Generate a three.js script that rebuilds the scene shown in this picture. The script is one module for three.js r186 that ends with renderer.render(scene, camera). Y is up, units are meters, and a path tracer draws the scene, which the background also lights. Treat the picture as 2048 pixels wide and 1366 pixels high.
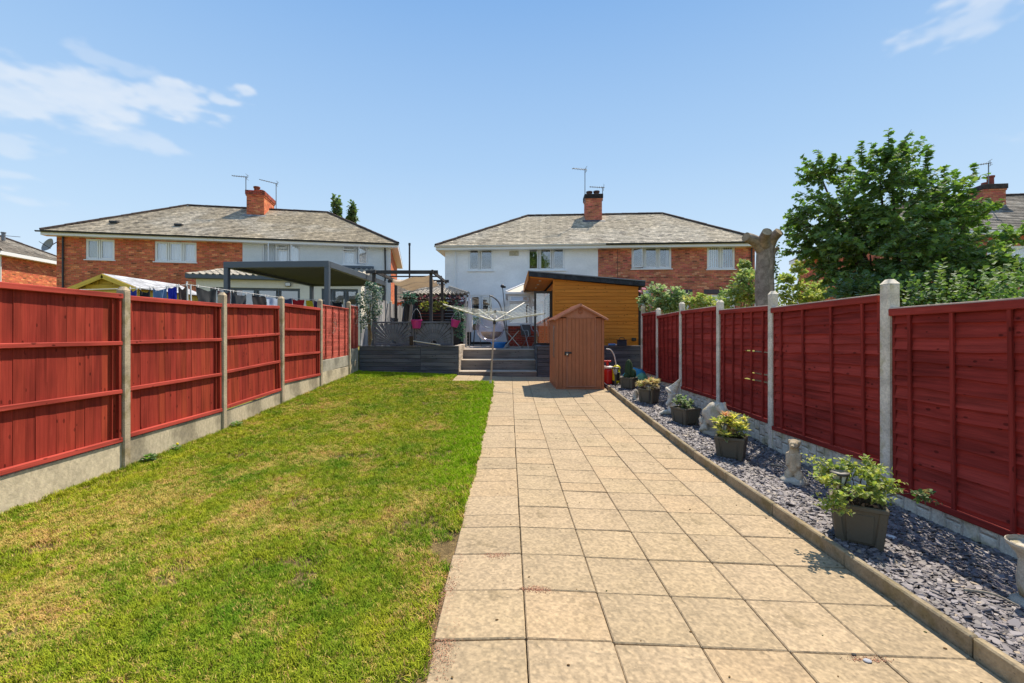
import * as THREE from 'three';
import { mergeGeometries, mergeVertices } from 'three/addons/utils/BufferGeometryUtils.js';
import { MarchingCubes } from 'three/addons/objects/MarchingCubes.js';

// ---------------------------------------------------------------- camera, sky, sun, exposure
const scene = new THREE.Scene();
const F = 910, CX = 1018, CY = 665, EYE = 1.6;
const camera = new THREE.PerspectiveCamera(2 * Math.atan(683 / F) * 180 / Math.PI, 2048 / 1366, 0.05, 2000);
camera.position.set(0, EYE, 0);
camera.lookAt(0, EYE, -10);
camera.setViewOffset(2048, 1366, 1024 - CX, 683 - CY, 2048, 1366);
const renderer = new THREE.WebGLRenderer({ antialias: true });
renderer.toneMapping = THREE.LinearToneMapping;
renderer.toneMappingExposure = 1.5;
renderer.shadowMap.enabled = true;

const SUN_DIR = new THREE.Vector3(0.42, 1, -0.53).normalize();
const sun = new THREE.DirectionalLight(0xfff1dc, 4.8);
sun.position.copy(SUN_DIR).multiplyScalar(60).add(new THREE.Vector3(0, 0, -12));
sun.target.position.set(0, 0, -12);
sun.castShadow = true;
sun.shadow.radius = 1.2;
sun.shadow.mapSize.set(4096, 4096);
Object.assign(sun.shadow.camera, { left: -32, right: 32, top: 32, bottom: -32, near: 1, far: 140 });
scene.add(sun, sun.target);

// ---------------------------------------------------------------- random numbers and noise
function mulberry(s) { return () => { s = (s + 0x6d2b79f5) | 0; let t = Math.imul(s ^ (s >>> 15), 1 | s); t = (t + Math.imul(t ^ (t >>> 7), 61 | t)) ^ t; return ((t ^ (t >>> 14)) >>> 0) / 4294967296; }; }
let R = mulberry(7);
const reseed = (s) => { R = mulberry(s); };
const rr = (a, b) => a + (b - a) * R();
const lerp = (a, b, t) => a + (b - a) * t;
const clamp = (x, a = 0, b = 1) => Math.min(b, Math.max(a, x));
const sstep = (a, b, x) => { const t = clamp((x - a) / (b - a)); return t * t * (3 - 2 * t); };
function hash(ix, iy, s) { let h = Math.imul(ix, 374761393) + Math.imul(iy, 668265263) + Math.imul(s, 2147483647 - 1013904223); h = Math.imul(h ^ (h >>> 13), 1274126177); return ((h ^ (h >>> 16)) >>> 0) / 4294967296; }
function vnoise(x, y, px = 0, py = 0, s = 1) {       // value noise, periodic when px, py > 0
  const x0 = Math.floor(x), y0 = Math.floor(y), fx = x - x0, fy = y - y0, u = fx * fx * (3 - 2 * fx), v = fy * fy * (3 - 2 * fy);
  const wx = (i) => (px ? ((i % px) + px) % px : i), wy = (i) => (py ? ((i % py) + py) % py : i);
  const a = hash(wx(x0), wy(y0), s), b = hash(wx(x0 + 1), wy(y0), s), c = hash(wx(x0), wy(y0 + 1), s), d = hash(wx(x0 + 1), wy(y0 + 1), s);
  return a + (b - a) * u + (c - a) * v + (a - b - c + d) * u * v;
}
function fbm(x, y, px = 0, py = 0, oct = 4, s = 1) {
  let t = 0, a = 0.5, n = 0;
  for (let o = 0; o < oct; o++) { t += a * vnoise(x, y, px, py, s + o * 17); n += a; a *= 0.5; x *= 2; y *= 2; px *= 2; py *= 2; }
  return t / n;
}

// ---------------------------------------------------------------- the sky: clear summer blue, paler towards the horizon, a few wisps of cloud
{
  const W = 2560, H = 1280, SKY = .725, data = new Float32Array(W * H * 4);
  const stops = [[-90, .34, .34, .30], [-4, .40, .41, .38], [0, .73, .84, .94], [5, .64, .78, .92], [12, .50, .685, .89], [20, .385, .585, .85], [36, .225, .425, .76], [60, .145, .315, .64], [90, .12, .275, .58]];
  const grad = (e) => { let i = 1; while (i < stops.length - 1 && e > stops[i][0]) i++; const a = stops[i - 1], b = stops[i], t = clamp((e - a[0]) / (b[0] - a[0])); return [lerp(a[1], b[1], t), lerp(a[2], b[2], t), lerp(a[3], b[3], t)]; };
  // clouds drift as soft streaks: [azimuth, elevation, half width, half height] in degrees, azimuth from the view axis
  const clouds = [[-48, 19.4, 5.5, 2.2, .9], [-42.5, 20.6, 5.5, 2.5, 1], [-36.5, 22.4, 5.2, 2.0, 1], [-31.5, 23.7, 3.4, .8, .9], [-40, 18.4, 3.6, 1.1, .6], [-48, 15.6, 2.6, .8, .55], [-47.6, 13.2, 2.6, .6, .5], [-47, 11.5, 2.8, .6, .5], [-40, 24.2, 4, .6, .4], [45.5, 25.6, 5, 1.2, .65], [48.5, 27, 4.5, 1.6, .8],
    [-110, 30, 22, 6, .9], [150, 24, 26, 5, .9], [95, 38, 20, 6, .8], [-160, 45, 22, 8, .8], [60, 16, 10, 2, .5], [-75, 17, 12, 3, .7]];
  for (let y = 0; y < H; y++) {
    const el = ((y + .5) / H - .5) * 180, g = grad(el);
    for (let x = 0; x < W; x++) {
      const ph = ((x + .5) / W - .5) * 360, o = (y * W + x) * 4;      // atan2(z, x)
      let az = ph + 90; if (az > 180) az -= 360;                       // 0 along -z, positive to +x
      let c = 0;
      if (el > 4 && el < 60) for (const k of clouds) {
        let dx = az - k[0]; if (dx > 180) dx -= 360; if (dx < -180) dx += 360;
        if (Math.abs(dx) > k[2] * 1.5 || Math.abs(el - k[1]) > k[3] * 2.2) continue;
        const wx = dx + (fbm(az * .35 + 40, el * .9, 0, 0, 3, 5) - .5) * 5, wy = el - k[1] + (fbm(az * .3, el * .8 + 9, 0, 0, 3, 9) - .5) * 2.2;
        const q = Math.hypot(wx / k[2], wy / k[3]);
        const n = fbm(az * .5, el * 1.5, 0, 0, 6, 3) * .8 + fbm(az * 1.3, el * 4.5, 0, 0, 4, 21) * .2;
        const m = sstep(.0, .62, (1.12 - q) * .95 + (n - .5) * 1.35) * k[4];
        c = Math.max(c, m * lerp(.55, 1, n));
      }
      c *= .74;
      data[o] = lerp(g[0], .80, c) * SKY; data[o + 1] = lerp(g[1], .84, c) * SKY; data[o + 2] = lerp(g[2], .89, c) * SKY; data[o + 3] = 1;
    }
  }
  const sky = new THREE.DataTexture(data, W, H, THREE.RGBAFormat, THREE.FloatType);
  sky.mapping = THREE.EquirectangularReflectionMapping; sky.magFilter = sky.minFilter = THREE.LinearFilter; sky.needsUpdate = true;
  scene.background = sky; scene.environment = sky; scene.backgroundIntensity = 1.0; scene.environmentIntensity = 1.0;
}

// ---------------------------------------------------------------- helpers: names, things, parts
const taken = {};
function numbered(n) { const k = taken[n] = (taken[n] ?? -1) + 1; return k ? n + '_' + String(k).padStart(3, '0') : n; }
function tag(o, label, category, group, kind) { if (label) o.userData.label = label; if (category) o.userData.category = category; if (group) o.userData.group = group; if (kind) o.userData.kind = kind; return o; }
function thing(name, label, category, pos = [0, 0, 0], turn = 0, group) { const g = new THREE.Group(); g.name = numbered(name); g.position.set(...pos); g.rotation.y = turn; scene.add(g); return tag(g, label, category, group); }
function part(name, geo, mat, parent, pos, rot) { const m = new THREE.Mesh(geo, mat); m.name = name; if (pos) m.position.set(...pos); if (rot) m.rotation.set(...rot); parent.add(m); return m; }
function single(name, label, category, geo, mat, pos, rot, group) { const m = part(numbered(name), geo, mat, scene, pos, rot); return tag(m, label, category, group); }
function struct(name, geo, mat, pos) { const m = part(numbered(name), geo, mat, scene, pos); m.userData.kind = 'structure'; return m; }
const at = (px, py, d) => [(px - CX) * d / F, EYE - (py - CY) * d / F, -d];

// ---------------------------------------------------------------- helpers: geometry
function uvBox(g, grain = 'y', ou = 0, ov = 0) {      // uv in metres from the dominant axis of each face; v runs along the grain
  if (g.index) g = g.toNonIndexed();
  const p = g.attributes.position, n = g.attributes.normal, uv = new Float32Array(p.count * 2), gi = 'xyz'.indexOf(grain);
  for (let i = 0; i < p.count; i++) {
    const t = i - (i % 3); let nx = 0, ny = 0, nz = 0;
    for (let k = 0; k < 3; k++) { nx += n.getX(t + k); ny += n.getY(t + k); nz += n.getZ(t + k); }
    const a = [Math.abs(nx), Math.abs(ny), Math.abs(nz)], dom = a[0] >= a[1] && a[0] >= a[2] ? 0 : a[1] >= a[2] ? 1 : 2;
    const q = [p.getX(i), p.getY(i), p.getZ(i)]; let ax = [0, 1, 2].filter((k) => k !== dom);
    if (ax[0] === gi) ax = [ax[1], ax[0]];
    uv[2 * i] = q[ax[0]] + ou; uv[2 * i + 1] = q[ax[1]] + ov;
  }
  g.setAttribute('uv', new THREE.BufferAttribute(uv, 2));
  return g;
}
function tri(list) {                                    // flat shaded geometry from a list of polygons (fans)
  const pos = [];
  for (const f of list) for (let i = 1; i < f.length - 1; i++) pos.push(...f[0], ...f[i], ...f[i + 1]);
  const g = new THREE.BufferGeometry(); g.setAttribute('position', new THREE.Float32BufferAttribute(pos, 3)); g.computeVertexNormals();
  return g;
}
function cbox(w, h, d, b = .004, grain = 'y', ou = 0, ov = 0) {   // box with chamfered edges
  const x = w / 2, y = h / 2, z = d / 2; b = Math.min(b, x * .6, y * .6, z * .6);
  const S = [-1, 1], P = (sx, sy, sz, ax) => [sx * (x - (ax === 0 ? 0 : b)), sy * (y - (ax === 1 ? 0 : b)), sz * (z - (ax === 2 ? 0 : b))];
  const f = [];
  for (const s of S) {
    f.push(s > 0 ? [P(1, -1, -1, 0), P(1, 1, -1, 0), P(1, 1, 1, 0), P(1, -1, 1, 0)] : [P(-1, -1, 1, 0), P(-1, 1, 1, 0), P(-1, 1, -1, 0), P(-1, -1, -1, 0)]);
    f.push(s > 0 ? [P(-1, 1, 1, 1), P(1, 1, 1, 1), P(1, 1, -1, 1), P(-1, 1, -1, 1)] : [P(-1, -1, -1, 1), P(1, -1, -1, 1), P(1, -1, 1, 1), P(-1, -1, 1, 1)]);
    f.push(s > 0 ? [P(-1, -1, 1, 2), P(1, -1, 1, 2), P(1, 1, 1, 2), P(-1, 1, 1, 2)] : [P(1, -1, -1, 2), P(-1, -1, -1, 2), P(-1, 1, -1, 2), P(1, 1, -1, 2)]);
  }
  for (const a of S) for (const c of S) {
    const fl = (q, flip) => f.push(flip ? q.reverse() : q);
    fl([P(a, c, -1, 0), P(a, c, -1, 1), P(a, c, 1, 1), P(a, c, 1, 0)], a * c < 0);      // edge along z
    fl([P(a, -1, c, 2), P(a, -1, c, 0), P(a, 1, c, 0), P(a, 1, c, 2)], a * c < 0);     // along y
    fl([P(-1, a, c, 1), P(-1, a, c, 2), P(1, a, c, 2), P(1, a, c, 1)], a * c < 0);     // along x
    for (const e of S) fl([P(a, c, e, 0), P(a, c, e, 1), P(a, c, e, 2)], a * c * e < 0);
  }
  return uvBox(tri(f), grain, ou, ov);
}
function bx(x0, x1, y0, y1, z0, z1, b = .003, grain = 'y', ou = R(), ov = R()) { const g = cbox(x1 - x0, y1 - y0, z1 - z0, b, grain, ou, ov); g.translate((x0 + x1) / 2, (y0 + y1) / 2, (z0 + z1) / 2); return g; }
const norm = (g) => { if (g.index) g = g.toNonIndexed(); for (const k of Object.keys(g.attributes)) if (!['position', 'normal', 'uv'].includes(k)) g.deleteAttribute(k); return g; };
const merge = (l) => mergeGeometries(l.map(norm));
function tube(pts, r, seg = 6, r2 = r, n = 0) {          // tapered tube through points
  const c = new THREE.CatmullRomCurve3(pts.map((p) => new THREE.Vector3(...p))), N = n || Math.max(1, (pts.length - 1) * 4);
  const g = new THREE.TubeGeometry(c, N, 1, seg, false), p = g.attributes.position;
  for (let i = 0; i <= N; i++) { const q = c.getPointAt(i / N), rad = lerp(r, r2, i / N); for (let j = 0; j <= seg; j++) { const k = i * (seg + 1) + j; p.setXYZ(k, q.x + (p.getX(k) - q.x) * rad, q.y + (p.getY(k) - q.y) * rad, q.z + (p.getZ(k) - q.z) * rad); } }
  return g;
}
function bar(a, b, r, seg = 6, r2 = r) {                 // straight closed rod
  const A = new THREE.Vector3(...a), B = new THREE.Vector3(...b), L = A.distanceTo(B), g = new THREE.CylinderGeometry(r2, r, L, seg, 1);
  g.translate(0, L / 2, 0); g.applyQuaternion(new THREE.Quaternion().setFromUnitVectors(new THREE.Vector3(0, 1, 0), B.sub(A).normalize())); g.translate(...a); return g;
}
function beam(a, b, w, h, grain = 'y', bev = .004) {     // straight rectangular bar from a to b (w across, h up)
  const A = new THREE.Vector3(...a), B = new THREE.Vector3(...b), L = A.distanceTo(B), g = cbox(w, h, L, bev, 'z', R(), R());
  const m = new THREE.Matrix4().lookAt(B, A, Math.abs(B.y - A.y) > .99 * L ? new THREE.Vector3(1, 0, 0) : new THREE.Vector3(0, 1, 0));
  g.applyMatrix4(m); g.translate((a[0] + b[0]) / 2, (a[1] + b[1]) / 2, (a[2] + b[2]) / 2); return g;
}
function lathe(pts, seg = 16) { return new THREE.LatheGeometry(pts.map((p) => new THREE.Vector2(...p)), seg); }
function bend(g, f) { const p = g.attributes.position; for (let i = 0; i < p.count; i++) { const q = f(p.getX(i), p.getY(i), p.getZ(i)); p.setXYZ(i, q[0], q[1], q[2]); } g.computeVertexNormals(); return g; }
function blob(bones, res, lo, hi, k = .03) {             // smooth union of tapered capsules [[x,y,z,r],[x,y,z,r]] meshed with marching cubes
  const mc = new MarchingCubes(res, new THREE.MeshStandardMaterial(), false, false, 60000), S = Math.max(hi[0] - lo[0], hi[1] - lo[1], hi[2] - lo[2]) / 2, C = lo.map((v, i) => (v + hi[i]) / 2);
  mc.isolation = 0; let i = 0;
  for (let z = 0; z < res; z++) for (let y = 0; y < res; y++) for (let x = 0; x < res; x++) {
    const p = [C[0] + (x / res * 2 - 1) * S, C[1] + (y / res * 2 - 1) * S, C[2] + (z / res * 2 - 1) * S]; let D = 9;
    for (const [a, b] of bones) {
      const ab = [b[0] - a[0], b[1] - a[1], b[2] - a[2]], ap = [p[0] - a[0], p[1] - a[1], p[2] - a[2]], l2 = ab[0] ** 2 + ab[1] ** 2 + ab[2] ** 2;
      const t = l2 ? clamp((ap[0] * ab[0] + ap[1] * ab[1] + ap[2] * ab[2]) / l2) : 0;
      const d = Math.hypot(ap[0] - ab[0] * t, ap[1] - ab[1] * t, ap[2] - ab[2] * t) - lerp(a[3], b[3], t);
      const h = clamp(.5 + .5 * (D - d) / k); D = lerp(D, d, h) - k * h * (1 - h);
    }
    mc.field[i++] = -D;
  }
  mc.update();
  const n = mc.count, g = new THREE.BufferGeometry(), pos = new Float32Array(n * 3);
  for (let j = 0; j < n * 3; j++) pos[j] = mc.positionArray[j] * S + C[j % 3];
  g.setAttribute('position', new THREE.BufferAttribute(pos, 3));
  const w = mergeVertices(g, 1e-5); w.computeVertexNormals();
  return uvBox(w);
}

// ---------------------------------------------------------------- helpers: textures
function tex(w, h, sx, sy, fn, srgb = true) {            // fn(u, v, x, y) -> [r, g, b] 0..1; covers sx by sy metres
  const d = new Uint8Array(w * h * 4);
  for (let y = 0; y < h; y++) for (let x = 0; x < w; x++) { const c = fn(x / w, y / h, x, y), o = (y * w + x) * 4; d[o] = clamp(c[0]) * 255; d[o + 1] = clamp(c[1]) * 255; d[o + 2] = clamp(c[2]) * 255; d[o + 3] = 255; }
  const t = new THREE.DataTexture(d, w, h); t.wrapS = t.wrapT = THREE.RepeatWrapping; t.magFilter = THREE.LinearFilter; t.minFilter = THREE.LinearMipmapLinearFilter; t.generateMipmaps = true;
  t.repeat.set(1 / sx, 1 / sy); if (srgb) t.colorSpace = THREE.SRGBColorSpace; t.needsUpdate = true; return t;
}
const gray = (v) => [v, v, v];
const mat = (color, o = {}) => new THREE.MeshPhysicalMaterial({ color, roughness: .8, specularIntensity: (o.roughness ?? .8) < .56 || o.metalness ? 1 : .35, ...o });   // dull things reflect little
const dull = (o) => new THREE.MeshPhysicalMaterial({ specularIntensity: .2, ...o });
const lin = (r, g, b) => new THREE.Color().setRGB(r, g, b);

// wood: fine grain along v, knots; nearly white so that the material's colour tints it
const knots = (px, py, list) => { let k = 0, sh = 0; for (const [x, y, r] of list) { const dx = px - x, dy = (py - y) * .55, q = Math.hypot(dx, dy) / r; if (q < 3) { k = Math.max(k, 1 - sstep(.5, 1, q)); sh += Math.exp(-q * q) * Math.sign(dx) * r * .9; } } return [k, sh]; };
reseed(11);
const knotList = Array.from({ length: 15 }, () => [rr(.03, .47), rr(.05, 1.95), rr(.004, .02)]);
const woodFn = (u, v) => { const X = u * .5, Y = v * 2, [k, sh] = knots(X, Y, knotList), q = u + sh * 2; const g1 = fbm(q * 90, v * 5, 90, 5, 3, 31), g2 = fbm(q * 24, v * 3, 24, 3, 3, 37), b = fbm(u * 5, v * 4, 5, 4, 4, 41); return [g1, g2, b, k]; };
const woodMap = tex(512, 1024, .5, 2, (u, v) => { const [g1, g2, b, k] = woodFn(u, v); let t = .70 + .16 * g1 + .22 * (g2 - .5) + .34 * (b - .5) + .1; t *= 1 - .30 * k; const w = sstep(.66, .80, fbm(u * 34, v * 9, 34, 9, 4, 45)) * sstep(.45, .6, b); t = lerp(t, 1.05, w * .45); const e = w * .08; return [t, t + e, t + e]; });
const woodSoft = tex(512, 1024, .5, 2, (u, v) => { const [g1, g2, b, k] = woodFn(u, v); return gray((.86 + .06 * g1 + .09 * (g2 - .5) + .14 * (b - .5)) * (1 - .4 * k)); });
const woodBump = tex(512, 1024, .5, 2, (u, v) => { const [g1, g2, , k] = woodFn(u, v); return gray(.4 * g1 + .35 * g2 - .2 * k + .2); }, false);
const weatherMap = tex(512, 512, 1.1, 1.1, (u, v) => { const a = fbm(u * 9, v * 9, 9, 9, 5, 61), b = fbm(u * 40, v * 40, 40, 40, 3, 63); return gray(.62 + .42 * (a - .5) + .22 * (b - .5) + .2); });
const grainBump = tex(512, 512, .4, .4, (u, v) => gray(fbm(u * 60, v * 60, 60, 60, 4, 71)), false);
const concreteMap = tex(512, 512, .9, .9, (u, v) => { const a = fbm(u * 6, v * 6, 6, 6, 5, 81), b = fbm(u * 70, v * 70, 70, 70, 2, 83), p = vnoise(u * 130, v * 130, 130, 130, 85); let t = .88 + .26 * (a - .5) + .16 * (b - .5); if (p > .93) t -= .2; const w = sstep(.58, .74, fbm(u * 5, v * 4, 5, 4, 4, 87)); return [t * lerp(1, .86, w), t * lerp(.985, .84, w), t * lerp(.95, .74, w)]; });
const concreteBump = tex(512, 512, .9, .9, (u, v) => gray(.6 * fbm(u * 80, v * 80, 80, 80, 3, 91) + .4 * fbm(u * 10, v * 10, 10, 10, 3, 93) - (vnoise(u * 130, v * 130, 130, 130, 85) > .93 ? .3 : 0)), false);

// ---------------------------------------------------------------- helpers: leaves
const leafMat = new THREE.MeshPhysicalMaterial({ color: 0xffffff, vertexColors: true, roughness: .9, transmission: .55, thickness: 0, side: THREE.DoubleSide });
const OUT = { oval: [[0, 0], [.3, .25], [.48, .5], [.3, .8], [0, 1], [-.3, .8], [-.48, .5], [-.3, .25]], narrow: [[0, 0], [.16, .35], [.17, .6], [0, 1], [-.17, .6], [-.16, .35]], maple: [[0, 0], [.22, .12], [.56, .06], [.42, .34], [.66, .58], [.34, .60], [.24, .78], [0, 1.0], [-.24, .78], [-.34, .60], [-.66, .58], [-.42, .34], [-.56, .06], [-.22, .12]] };
class Leaves {
  constructor() { this.p = []; this.c = []; }
  add(pos, dir, up, len, col, shape = 'oval', fold = .25, curl = .15) {
    const d = dir.clone().normalize(), s = new THREE.Vector3().crossVectors(d, up); if (s.lengthSq() < 1e-6) s.set(1, 0, 0); s.normalize(); const n = new THREE.Vector3().crossVectors(s, d), o = OUT[shape], P = [];
    for (const [x, y] of o) { const z = Math.abs(x) * fold - curl * y * y; P.push([pos[0] + (s.x * x + d.x * y + n.x * z) * len, pos[1] + (s.y * x + d.y * y + n.y * z) * len, pos[2] + (s.z * x + d.z * y + n.z * z) * len]); }
    const m = (o.length / 2) | 0, t = (a, b, c) => { for (const q of [a, b, c]) { this.p.push(...q); this.c.push(...col); } };
    for (let i = 1; i < m; i++) t(P[0], P[i], P[i + 1]); for (let i = m; i < o.length - 1; i++) t(P[0], P[i], P[i + 1]);
  }
  build() { const g = new THREE.BufferGeometry(); g.setAttribute('position', new THREE.Float32BufferAttribute(this.p, 3)); g.setAttribute('color', new THREE.Float32BufferAttribute(this.c, 3)); g.computeVertexNormals(); return g; }
}
const rvec = () => { const z = rr(-1, 1), a = rr(0, 6.283), q = Math.sqrt(1 - z * z); return new THREE.Vector3(q * Math.cos(a), z, q * Math.sin(a)); };
const leafCol = (cols) => { const i = Math.floor(rr(0, cols.length)), v = rr(.75, 1.25), c = cols[i]; return [c[0] * v, c[1] * v, c[2] * v]; };
function leafBall(n, c, r, len, cols, shape = 'oval', L = null) {       // leaves through an uneven ellipsoid, thinner towards the outside
  const b = L || new Leaves();
  for (let i = 0; i < n; i++) { const d = rvec(), q = Math.cbrt(R()) * (.72 + .5 * vnoise(d.x * 2.3 + c[0] * 3 + 9, d.y * 2.3 + d.z * 1.7 + c[2], 0, 0, 77)); const out = d.clone().add(rvec().multiplyScalar(.6)); out.y += .15; b.add([c[0] + d.x * r[0] * q, c[1] + d.y * r[1] * q, c[2] + d.z * r[2] * q], out, rvec().add(new THREE.Vector3(0, 1.2, 0)), len * rr(.6, 1.2), leafCol(cols), shape); }
  return L ? null : b.build();
}
function spray(L, from, to, n, len, cols, shape = 'oval', droop = .1) {  // leaves set along a twig
  const A = new THREE.Vector3(...from), B = new THREE.Vector3(...to), ax = B.clone().sub(A).normalize();
  for (let i = 0; i < n; i++) { const t = (i + R() * .8) / n, p = A.clone().lerp(B, t), side = rvec(); side.addScaledVector(ax, -side.dot(ax)).normalize(); const d = side.multiplyScalar(.8).addScaledVector(ax, .55); d.y -= droop; L.add([p.x, p.y - droop * t * .1, p.z], d, new THREE.Vector3(rr(-.4, .4), 1, rr(-.4, .4)), len * rr(.6, 1.15), leafCol(cols), shape); }
}
const barkMap = tex(256, 512, .5, 1, (u, v) => { const g = fbm(u * 16 + .6 * fbm(u * 4, v * 6, 4, 6, 2, 603), v * 6, 16, 6, 4, 601), b = fbm(u * 5, v * 7, 5, 7, 4, 605); return gray(.80 + .4 * (g - .5) + .35 * (b - .5)); });
const barkBump = tex(256, 512, .5, 1, (u, v) => gray(fbm(u * 16, v * 6, 16, 6, 4, 601)), false);
const barkMat = mat(lin(.17, .13, .10), { map: barkMap, bumpMap: barkBump, bumpScale: .02, roughness: .95 });
const barkPale = mat(lin(.66, .54, .43), { map: weatherMap, bumpMap: grainBump, bumpScale: .02, roughness: .95 });

// ---------------------------------------------------------------- the lie of the land: d is the distance from the house-side view axis (d = -z)
const pl = (t) => (d) => { if (d <= t[0][0]) return t[0][1]; for (let i = 1; i < t.length; i++) if (d <= t[i][0]) { const k = (d - t[i - 1][0]) / (t[i][0] - t[i - 1][0]); return lerp(t[i - 1][1], t[i][1], k); } return t[t.length - 1][1]; };
const gL = pl([[0, -.09], [4, -.09], [5.6, -.07], [7.5, -.02], [9.5, .11], [11.4, .23], [13.5, .33], [14.4, .37]]);
const gP = pl([[0, 0], [5.5, 0], [7.4, .03], [9.5, .105], [11.5, .185], [13.6, .215], [14.4, .21]]);
const gR = pl([[0, -.09], [3, -.09], [6, -.07], [8, .0], [11.5, .165], [14.4, .205]]);
const gS = pl([[0, -.2], [6.5, -.21], [8.7, -.08], [10.65, .09], [12.3, .24], [14.4, .31]]);
const XL = -4.75, XP = .09, XK = 2.4, XS = 4.05;
function groundY(x, d) {
  if (x < XP) return lerp(gL(d), gP(d), clamp((x - XL) / (XP - XL)));
  if (x < XK) return lerp(gP(d), gR(d), (x - XP) / (XK - XP));
  return lerp(gR(d) + .055, gS(d), clamp((x - XK - .06) / (XS - XK - .06)));
}
function groundN(x, d) { const e = .1, dx = (groundY(x + e, d) - groundY(x - e, d)) / (2 * e), dd = (groundY(x, d + e) - groundY(x, d - e)) / (2 * e); return new THREE.Vector3(-dx, 1, dd).normalize(); }
function gridSheet(xs, ds, f) {                         // a sheet over x and d with height f(x, d), uv in metres
  const pos = [], uv = [], idx = [];
  for (const d of ds) for (const x of xs) { pos.push(x, f(x, d), -d); uv.push(x, d); }
  const n = xs.length;
  for (let j = 0; j < ds.length - 1; j++) for (let i = 0; i < n - 1; i++) { const a = j * n + i; idx.push(a, a + 1, a + n, a + 1, a + n + 1, a + n); }
  const g = new THREE.BufferGeometry(); g.setAttribute('position', new THREE.Float32BufferAttribute(pos, 3)); g.setAttribute('uv', new THREE.Float32BufferAttribute(uv, 2)); g.setIndex(idx); g.computeVertexNormals(); return g;
}
const span = (a, b, n) => Array.from({ length: n + 1 }, (_, i) => lerp(a, b, i / n));

const soilMap = tex(512, 512, 1.3, 1.3, (u, v) => { const a = fbm(u * 8, v * 8, 8, 8, 5, 101), b = fbm(u * 60, v * 60, 60, 60, 3, 103), t = .40 + .25 * (a - .5) + .22 * (b - .5); return [t * 1.08, t * .92, t * .62]; });
const groundMat = mat(0xffffff, { map: soilMap, roughness: 1 });
const turfMap = tex(512, 512, 3, 3, (u, v) => { const a = fbm(u * 6, v * 6, 6, 6, 5, 107), b = fbm(u * 90, v * 90, 90, 90, 3, 109), t = .46 + .3 * (a - .5) + .25 * (b - .5); return [t * lerp(.85, 1.2, a), t * 1.0, t * .5]; });
{
  const far = (x, d) => (d > 14.35 && d < 21.5 && x > -5.2 && x < 4.6 ? .05 : d > 14.5 ? .95 : groundY(clamp(x, XL, XS), clamp(d, 0, 14.4)) - .075);
  struct('ground', gridSheet([-700, -120, -40, ...span(-12, -5.3, 3), -5, XL, ...span(XL + .3, XS, 12), 4.4, 4.75, 6, 12, 40, 120, 700], [-300, -60, -10, ...span(0, 14.3, 20), 14.46, 16, 21.4, 21.6, 40, 100, 300, 900], far), mat(0xffffff, { map: turfMap, roughness: 1 }));
}

// ---------------------------------------------------------------- the lawn
const lawnEdge = (d) => -.385 - .004 * d + (fbm(d * 2.3, 3.7, 0, 0, 3, 201) - .5) * .10 - .05 * sstep(5.4, 3.9, d) * sstep(1.2, 2.6, d) * (fbm(d * 5, 1, 0, 0, 2, 203));
const fresh = (x, d) => Math.max(sstep(13.0, 13.9, d + (fbm(x * 2, 4, 0, 0, 2, 223) - .5)), sstep(-1.25, -.55, x + (fbm(x * 1.2, d * .7, 0, 0, 3, 221) - .5) * .9) * sstep(3.6, 5.2, d));
const dry = (x, d) => { const n = fbm(x * .8 + 3, d * .65, 0, 0, 4, 211), m = fbm(x * 2.9, d * 2.4 + 7, 0, 0, 4, 213), s = fbm(x * 9, d * 7, 0, 0, 3, 217); return clamp(sstep(.44, .66, n * .38 + m * .40 + s * .24 - .01 - .05 * sstep(7, 12, d)) * (1 - .85 * fresh(x, d)) * (1 - .8 * sstep(13.2, 13.9, d))); };
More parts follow.
